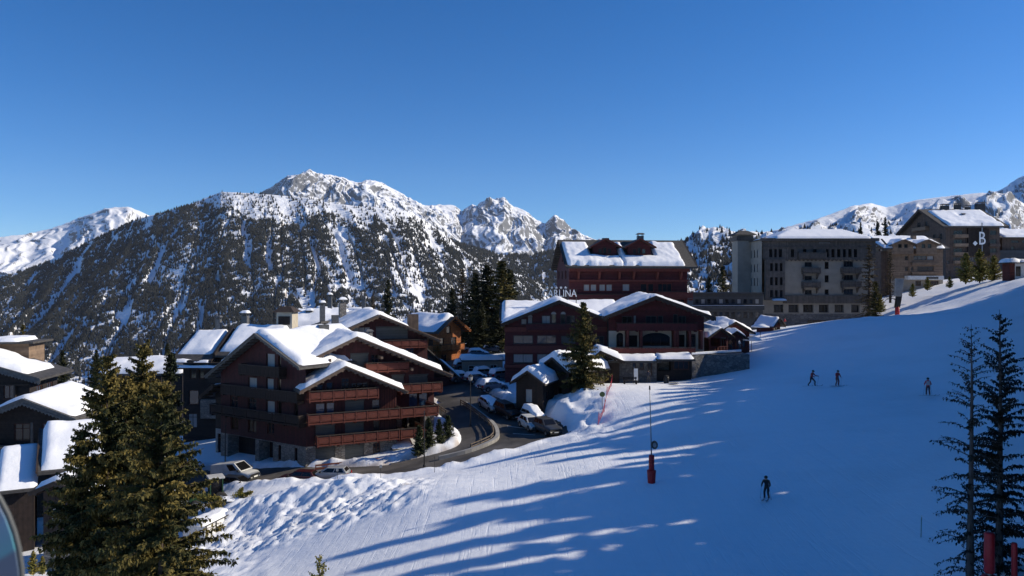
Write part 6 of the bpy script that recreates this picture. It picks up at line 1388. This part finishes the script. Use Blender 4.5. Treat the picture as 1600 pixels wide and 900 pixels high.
for s in 'lr': EDG += [('chest', 'sh'+s), ('sh'+s, 'el'+s), ('el'+s, 'wr'+s), ('wr'+s, 'ha'+s), ('wr'+s, 'th'+s), ('pelvis', 'hp'+s), ('hp'+s, 'kn'+s), ('kn'+s, 'an'+s), ('an'+s, 'to'+s)]
RAD = dict(pelvis=(.16, .13), spine=(.15, .12), chest=(.18, .13), neck=.06, head=(.085, .10), crown=(.07, .08))
ZON = dict(spine=0, chest=0, neck=0, head=2, crown=2)
for s in 'lr':
    RAD.update({'sh'+s: .085, 'el'+s: .065, 'wr'+s: .05, 'ha'+s: .035, 'th'+s: .018, 'hp'+s: .115, 'kn'+s: .085, 'an'+s: .075, 'to'+s: .055}); ZON.update({'sh'+s: 0, 'el'+s: 0, 'wr'+s: 0, 'ha'+s: 3, 'th'+s: 3, 'hp'+s: 1, 'kn'+s: 1, 'an'+s: 1, 'to'+s: 3})
mat('skin', (.48, .28, .20), .6, (.42, .24, .17), 8)
def person(label, X, Y, yaw, top, legs, helmet=(.02, .02, .02), lean=0.0, knee=.12, spread=.12, arms=(.1, .1), stride=0.0, skis=None, pack=None, z=None, group=None, h=1.0, down=.95, pole=True):
    t = thing('person', label, 'person', (X, Y, gz(X, Y) if z is None else z), R(yaw), group); t.scale = (h, h, h)
    hz0 = down; L = lean
    J = dict(pelvis=(0, L*.1, hz0), spine=(0, -L*.10, hz0+.22), chest=(0, -L*.35, hz0+.44), neck=(0, -L*.5, hz0+.57), head=(0, -L*.58-.02, hz0+.68), crown=(0, -L*.6-.01, hz0+.78))
    for s, k in (('l', -1), ('r', 1)):
        st = stride*k; a = arms[0 if k < 0 else 1]
        J['sh'+s] = (k*.19, -L*.34, hz0+.46); J['el'+s] = (k*.29, -L*.3-.04-a*.25, hz0+.20); J['wr'+s] = (k*.27, -L*.3-.16-a*.5, hz0+.06+a*.2); J['ha'+s] = (k*.26, -L*.3-.25-a*.55, hz0+.04+a*.2); J['th'+s] = (k*.21, -L*.3-.21-a*.5, hz0+.07+a*.2)
        J['hp'+s] = (k*.10, L*.1, hz0-.06); J['kn'+s] = (k*(.10+spread*.5), -knee-st*.25, .50); J['an'+s] = (k*(.10+spread), .03-st*.35, .12); J['to'+s] = (k*(.10+spread), -.14-st*.35, .07)
    jm, lm, hm, bm_ = paint(top), paint(legs), 'skin', paint((.03, .03, .035))
    link('body', skin_body('body', J, EDG, RAD, [jm, lm, hm, bm_], ZON), t)
    c = J['head']; mb = MB(); mb.lathe([(.125, -.01), (.13, .05), (.118, .11), (.08, .155), (.02, .175)], 12, (c[0], c[1]+.015, c[2]+.0)); mb.build('helmet', paint(helmet), t, True)
    mb = MB(); mb.box(-.09, .09, c[1]-.135, c[1]-.09, c[2]-.02, c[2]+.05); mb.build('goggles', 'glass_dark', t, bevel=.015)
    mb = MB(); mb.box(-.018, .018, c[1]-.125, c[1]-.08, c[2]-.06, c[2]-.02); mb.build('nose', 'skin', t)
    if pack:
        b = J['chest']; mb = MB(); mb.box(-.15, .15, b[1]+.12, b[1]+.30, b[2]-.32, b[2]+.08); mb.build('backpack', paint(pack), t, bevel=.04)
    if skis is not None:
        for s, k in (('l', -1), ('r', 1)):
            a = J['an'+s]; mb = MB(); d = Vector((math.sin(R(skis)), -math.cos(R(skis)), 0)); w = Vector((d.y, -d.x, 0))*.045
            pr = [(-.75, .02), (-.7, .0), (.75, .0), (.9, .06), (.96, .11)]; vs = []
            for q, zz in pr:
                for e in (1, -1): vs.append(Vector((a[0], a[1]-.05, 0))+d*q+w*e+Vector((0, 0, zz+.015)))
                for e in (-1, 1): vs.append(Vector((a[0], a[1]-.05, 0))+d*q+w*e+Vector((0, 0, zz)))
            mb.add(vs, [(i*4+j, i*4+(j+1) % 4, i*4+4+(j+1) % 4, i*4+4+j) for i in range(4) for j in range(4)]+[(0, 1, 2, 3), (16, 17, 18, 19)]); mb.build('ski', paint((.10, .10, .11)), t)
            if pole:
                ha = Vector(J['ha'+s]); mb = MB(); mb.tube([ha+Vector((0, 0, .08)), ha+Vector((k*.12, .25, -ha.z+.02))], .012, 5); mb.lathe([(.012, 0), (.05, .01), (.012, .02)], 8, tuple(ha+Vector((k*.115, .235, -ha.z+.08)))); mb.build('ski_pole', 'metal_grey', t)
    return t
SK = 'skiers crossing the shaded run'
def at(u, v, Y): return (u-800)/F*Y, Y
x, y = at(1268, 603, 86.3); person('skier in red and dark clothes, leftmost, legs spread wide', x, y, 40, (.34, .03, .03), (.035, .015, .02), lean=.3, knee=.16, spread=.26, stride=.6, skis=60, group=SK, arms=(.4, .7), z=(450-603)/F*y)
x, y = at(1308, 603, 86.3); person('skier in dark red jacket and trousers, second from left', x, y, 12, (.40, .03, .035), (.16, .016, .02), lean=.25, knee=.14, spread=.06, skis=75, group=SK, arms=(.3, .1), z=(450-603)/F*y)
x, y = at(1450, 618, 77); person('skier in red with a pale backpack near the half bare fir', x, y, 160, (.55, .05, .08), (.07, .015, .025), lean=.15, knee=.1, spread=.05, skis=-75, group=SK, pack=(.5, .45, .45), z=(450-618)/F*y)
x, y = at(1198, 779, 56); person('skier all in black, lowest on the shaded run', x, y, -30, (.014, .014, .018), (.014, .014, .018), lean=.45, knee=.2, spread=.05, skis=0, down=.88, group=SK, arms=(.3, .3), z=(450-779)/F*y)
PG = 'people standing in the back car park'
for i, (lb, u, c, l) in enumerate((('person in a pale jacket standing leftmost in the back car park', 684, (.45, .42, .42), (.03, .03, .04)), ('person in a pink jacket in the back car park', 689, (.40, .16, .18), (.05, .05, .06)), ('person in black nearest the white van in the back car park', 697, (.02, .02, .024), (.02, .02, .024)), ('person in a white jacket between the others in the back car park', 693, (.6, .6, .6), (.03, .03, .04)))):
    x, y = at(u, 553, 152+i*.7); person(lb, x, y, 20+i*60, c, l, group=PG, z=float(base_h(np.array([x]), np.array([y]))[0])+.03)
x, y = at(1013, 598, 104); person('person in dark clothes standing by the annex door of the red hotel', x, y, 150, (.03, .03, .05), (.02, .02, .03))
for i, (lb, u, c) in enumerate((('guest in orange at the terrace rail of the lit stand', 1141, (.45, .16, .05)), ('guest in white at the terrace rail of the lit stand', 1155, (.6, .58, .55)), ('guest in red further along the terrace by the kiosk', 1226, (.5, .03, .03)))):
    x, y = at(u, 535, 115 if u < 1200 else 150); person(lb, x, y, i*50, c, (.04, .04, .05), z=-9.4 if u < 1200 else None)

# ------------------------------------------------------------ piste equipment and street furniture
def pad(mb, r0, r1, z0, z1, n=10): return mb.lathe([(r0*.9, z0), (r0, z0+.05), (r1, z1-.06), (r1*.8, z1)], n)
x, y = at(1018, 753, 60); SL = thing('snow_lance', 'tall thin snow lance with a red padded foot on the run', 'snow lance', (x, y, gz(x, y)-.05))
mb = MB(); mb.tube([(0, 0, 0), (0, 0, 2.1)], .12, 8); mb.tube([(0, 0, 2.0), (-.12, .1, 7.4)], [.055, .03], 8); mb.build('pole', 'metal_grey', SL, True)
mb = MB(); mb.tube([(-.12, .1, 7.3), (-.13, .11, 7.6)], [.07, .05], 8); mb.build('nozzle', 'metal_dark', SL)
mb = MB(); pad(mb, .30, .36, 0, 1.05); mb.build('lower_pad', 'vinyl_red', SL, True)
mb = MB(); pad(mb, .22, .22, 1.0, 2.2); mb.build('upper_pad', 'vinyl_red', SL, True)
mb = MB(); mb.ext([(.22+.26*math.cos(k*math.pi/8), -.12, 3.0+.33*math.sin(k*math.pi/8)) for k in range(16)], (0, .12, 0)); mb.build('hose_reel', 'grey_timber', SL)
mb = MB(); mb.ext([(.22+.14*math.cos(k*math.pi/8), -.15, 3.0+.18*math.sin(k*math.pi/8)) for k in range(16)], (0, .03, 0)); mb.build('reel_hub', 'metal_grey', SL)
x, y = at(1402, 497, 150); PMk = thing('piste_marker', 'grey tower board on a red padded foot at the top edge of the run', 'piste marker', (x, y, gz(x, y)-.1))
mb = MB(); pad(mb, .42, .42, 0, 2.1); mb.build('pad', 'vinyl_red', PMk, True)
mb = MB(); mb.hexa([(-.5, -.3, 1.9), (.4, -.3, 1.9), (.4, .3, 1.9), (-.5, .3, 1.9), (-.15, -.3, 4.4), (.85, -.3, 4.4), (.85, .3, 4.4), (-.15, .3, 4.4)]); mb.build('stand', 'metal_dark', PMk)
mb = MB(); mb.hexa([(-.5, -.35, 4.1), (.75, -.35, 4.1), (.75, .35, 4.1), (-.5, .35, 4.1), (-.3, -.35, 7.6), (1.2, -.35, 7.6), (1.2, .35, 7.6), (-.3, .35, 7.6)]); mb.build('board', 'concrete', PMk, bevel=.05)
for lb, u, vt, Y, w in (('wide red padded post at the foot of the half bare fir', 1546, 832, 34.5, .36), ('slim red padded post at the lower right corner', 1585, 848, 34.0, .2)):
    p = P(u, vt, Y); zg = gz(p.x, Y); t = thing('padded_post', lb, 'post', (p.x, Y, zg-.1)); hh = p.z-zg
    mb = MB(); mb.tube([(0, 0, 0), (0, 0, hh+.05)], .08, 8); mb.build('post', 'metal_grey', t)
    mb = MB(); pad(mb, w, w*.92, 0, hh*.52); mb.build('lower_pad', 'vinyl_red', t, True)
    mb = MB(); pad(mb, w*.62, w*.6, hh*.55, hh+.1); mb.build('upper_pad', 'vinyl_red', t, True)
x, y = at(1439, 828, 46); t = thing('marker_pole', 'thin green marker stick in the snow at lower right', 'pole', (x, y, gz(x, y)-.1)); mb = MB(); mb.tube([(0, 0, 0), (.03, 0, 1.35)], .022, 6); mb.build('stick', paint((.08, .16, .09)), t)
mb = MB(); mb.lathe([(.03, 1.3), (.05, 1.33), (.03, 1.42)], 8, (.03, 0, 0)); mb.build('tip', 'sign_white', t)
def lamp(label, u, v, Y, h, lantern=True):
    x = (u-800)/F*Y; t = thing('street_lamp', label, 'street lamp', (x, Y, gz(x, Y)-.2)); mb = MB(); mb.tube([(0, 0, 0), (0, 0, h)], [.075, .05], 8); mb.lathe([(.16, 0), (.16, .5), (.09, .6)], 8); mb.build('post', 'metal_dark', t)
    if lantern:
        mb = MB(); mb.lathe([(.10, h), (.24, h+.15), (.28, h+.5), (.2, h+.56)], 8); mb.build('lantern', 'curtain', t); mb = MB(); mb.lathe([(.34, h+.565), (.22, h+.7), (.03, h+.86)], 8); mb.build('cap', 'metal_dark', t)
lamp('street lamp with a lantern on the island at the road bend', 735, 665, 95, 5.9); lamp('thin lamp post on the snow bank before the four small firs', 663, 722, 81.5, 6.3, False); lamp('thin lamp post on the bank behind the white van', 352, 735, 88.5, 5.6, False)
def rail(label, pts, m='wood_rail', h=.8, snow=True, name='guard_rail', cat='guard rail', rails=(.45, .75)):
    pts = smooth_line(pts, 1.6); x0, y0 = pts[0]; z0 = gz(x0, y0); t = thing(name, label, cat, (x0, y0, z0)); q = [(a-x0, b-y0, float(base_h(np.array([a]), np.array([b]))[0])-z0) for a, b in pts]
    pm = MB(); pm.box(-.07, .07, -.07, .07, -.3, h); me = pm.mesh('post', m)
    for p in q: link('post', me, t, p)
    for rz in rails:
        for a, b in zip(q[:-1], q[1:]):
            mb = MB(); mb.tube([(a[0], a[1], a[2]+rz), (b[0], b[1], b[2]+rz)], .075, 6); mb.build('rail', m, t)
    return t
rail('wooden guard rail on the island at the road bend', [(-6.9, 103), (-4.9, 99), (-2.9, 94.5), (-2.2, 90.5), (-2.5, 87.6), (-4.6, 85.4)])
rail('short wooden guard rail by the far corner of the red chalet', [(-11.5, 105.8), (-10.2, 103), (-8.6, 99.5)])
kb = smooth_line([(-6.3, 103), (-4.4, 99), (-2.4, 94.5), (-1.7, 90.5), (-2.1, 87.3), (-4.6, 84.9), (-8, 83.9)], .6)
mb = MB()
for a, b in zip(kb[:-1], kb[1:]):
    za, zb = [float(base_h(np.array([p[0]]), np.array([p[1]]))[0]) for p in (a, b)]; d = Vector((b[0]-a[0], b[1]-a[1], 0)).normalized(); w = Vector((-d.y, d.x, 0))*.22
    A, B_ = Vector((*a, za-.2)), Vector((*b, zb-.2)); mb.hexa([A+w, A-w, B_-w, B_+w]+[p+Vector((0, 0, .62)) for p in (A+w, A-w, B_-w, B_+w)])
tag(mb.build('kerb', 'concrete', None), 'pale concrete kerb of the island at the road bend', kind='structure')
for lb, u, v, Y in (('slim warning sign on a stick, left one on the snow plateau', 527, 760, 74.5), ('slim warning sign on a stick, right one on the snow plateau', 595, 757, 74.5), ('thin stick in the snow by the rusty stain', 679, 742, 76)):
    x = (u-800)/F*Y; t = thing('warning_sign', lb, 'sign', (x, Y, gz(x, Y)-.1)); mb = MB(); mb.tube([(0, 0, 0), (0, 0, 1.7)], .025, 6); mb.build('stick', 'metal_dark', t)
    if u < 650: mb = MB(); mb.box(-.12, .12, -.03, -.01, 1.4, 1.7); mb.build('board', 'metal_grey', t); mb = MB(); mb.lathe([(.5, -.05), (.42, .12), (.2, .2)], 7); mb.build('clod', 'rubber', t)
# red safety net by the bank
NP = [at(955, 611, 98), at(947, 632, 92.5), at(944, 652, 88), at(934, 668, 85)]
nt_ = thing('safety_net', 'red safety net on leaning poles along the snow bank', 'net', (*NP[0], gz(*NP[0]))); o3 = nt_.location; q = []
for a, b in NP: q.append(Vector((a, b, gz(a, b)))-o3)
for p in q: mb = MB(); mb.tube([p-Vector((0, 0, .3)), p+Vector((.12, 0, 1.5))], .025, 6); mb.build('pole', 'net_red', nt_)
mb = MB()
for a, b in zip(q[:-1], q[1:]):
    for j in range(9):
        h = .1+j*.15; pts = [a.lerp(b, s/8)+Vector((.1*h, 0, h*(1-.35*math.sin(s/8*math.pi)))) for s in range(9)]; mb.tube(pts, .006, 3, False)
    for s in range(25): c = a.lerp(b, s/24); k = 1-.35*math.sin(s/24*math.pi); mb.tube([c+Vector((0, 0, .1*k)), c+Vector((.13, 0, 1.3*k))], .006, 3, False)
tag(mb.build('mesh', 'net_red', nt_), kind='stuff')
x, y = at(941, 645, 89); t = thing('round_sign', 'small round green sign on a pole beside the red net', 'sign', (x, y, gz(x, y)-.1)); mb = MB(); mb.tube([(0, 0, 0), (0, 0, 1.7)], .03, 6); mb.build('post', 'metal_dark', t); mb = MB(); mb.ext([(.32*math.cos(k*math.pi/8), -.05, 1.85+.3*math.sin(k*math.pi/8)) for k in range(16)], (0, .03, 0)); mb.build('disc', paint((.16, .19, .05)), t)
# bench, bin and small rack outside the annex
x, y = at(985, 598, 101.5); t = thing('bench', 'dark wooden bench on the snow before the annex', 'bench', (x, y, gz(x, y)), R(6))
for yy in (-.2, 0, .2): mb = MB(); mb.box(-.95, .95, yy-.08, yy+.08, .42, .47); mb.build('seat_plank', 'dark_wood', t)
for zz in (.62, .8): mb = MB(); mb.box(-.95, .95, .3, .34, zz, zz+.12); mb.build('backrest', 'dark_wood', t)
for xx in (-.8, .8): mb = MB(); mb.box(xx-.05, xx+.05, -.25, .33, 0, .418); mb.box(xx-.05, xx+.05, .26, .298, .42, .92); mb.build('leg', 'dark_wood', t)
x, y = at(1041, 592, 104); t = thing('barrel_bin', 'round dark bin standing in the snow beside the annex', 'bin', (x, y, gz(x, y)-.05)); mb = MB(); mb.lathe([(.34, 0), (.38, .4), (.38, .75), (.33, .95)], 12); mb.build('drum', 'metal_dark', t, True); mb = MB(); mb.lathe([(.37, .952), (.34, 1.05), (.05, 1.12)], 12); mb.build('lid', 'rubber', t, True)
x, y = at(1052, 601, 101); t = thing('sledge', 'small dark sledge lying on the snow right of the bench', 'sledge', (x, y, gz(x, y)+.02), R(10)); mb = MB()
for s in (-1, 1): mb.tube([(-.6, s*.2, .05), (.5, s*.2, .05), (.7, s*.2, .25)], .03, 6)
mb.build('runners', 'metal_dark', t); mb = MB()
for i in range(4): mb.box(-.5+i*.26, -.3+i*.26, -.24, .24, .2, .24)
mb.build('slats', 'dark_wood', t)
x, y = at(956, 592, 103.5); t = thing('notice_panel', 'narrow white notice panel left of the annex windows', 'sign', (x+3.2, y-.2, gz(x+3.2, y))); mb = MB(); mb.box(-.28, .28, -.06, 0, .3, 2.0); mb.build('board', 'sign_white', t); mb = MB(); mb.box(-.34, -.283, -.08, .02, 0, 2.1); mb.box(.283, .34, -.08, .02, 0, 2.1); mb.build('frame', 'dark_wood', t)

# snowboard held upright beside the camera on the lift (only its nose is in view)
SB = thing('snowboard', 'snowboard nose with a painted pink and teal sheen at the lower left corner', 'snowboard', (-.534, .70, -1.365), R(8))
w, n = .078, 22
prof = [(-w*math.sin(math.pi*(.5-k/n)), 1.085+.125*math.cos(math.pi*(.5-k/n))) for k in range(n+1)]
out = [(x_, 0, z_) for x_, z_ in prof]+[(w*.93, 0, .6), (w, 0, .0), (-w, 0, .0), (-w*.93, 0, .6)]
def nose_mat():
    m = bpy.data.materials.new('topsheet_painted_sheen'); m.use_nodes = True; nt = m.node_tree; n = nt.nodes; l = nt.links; p = n['Principled BSDF']
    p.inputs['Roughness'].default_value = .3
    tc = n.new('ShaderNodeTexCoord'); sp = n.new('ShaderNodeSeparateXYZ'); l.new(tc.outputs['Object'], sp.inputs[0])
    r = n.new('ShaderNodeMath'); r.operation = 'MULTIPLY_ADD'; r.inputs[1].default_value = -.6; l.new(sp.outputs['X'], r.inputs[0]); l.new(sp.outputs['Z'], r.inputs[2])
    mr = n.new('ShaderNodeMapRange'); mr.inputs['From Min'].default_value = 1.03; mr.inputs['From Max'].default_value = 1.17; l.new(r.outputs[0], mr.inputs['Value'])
    cr = n.new('ShaderNodeValToRGB'); l.new(mr.outputs[0], cr.inputs[0]); e = cr.color_ramp.elements  # pink and teal reflected sheen painted into the base colour as a gradient
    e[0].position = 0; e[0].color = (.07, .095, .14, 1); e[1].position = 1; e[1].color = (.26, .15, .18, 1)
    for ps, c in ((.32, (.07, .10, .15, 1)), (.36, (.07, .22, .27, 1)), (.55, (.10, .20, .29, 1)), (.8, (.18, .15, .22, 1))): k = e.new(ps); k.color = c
    l.new(cr.outputs[0], p.inputs['Base Color']); MATS['topsheet_painted_sheen'] = m
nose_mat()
mb = MB(); mb.ext(out, (0, .01, 0)); mb.build('board', 'topsheet_painted_sheen', SB)
mb = MB(); mb.tube([(x_*1.015, .005, z_+.002) for x_, z_ in prof]+[(w*.95, .005, .6), (w*1.01, .005, .02)], .0024, 6); mb.build('edge', 'shutter_grey', SB, True)
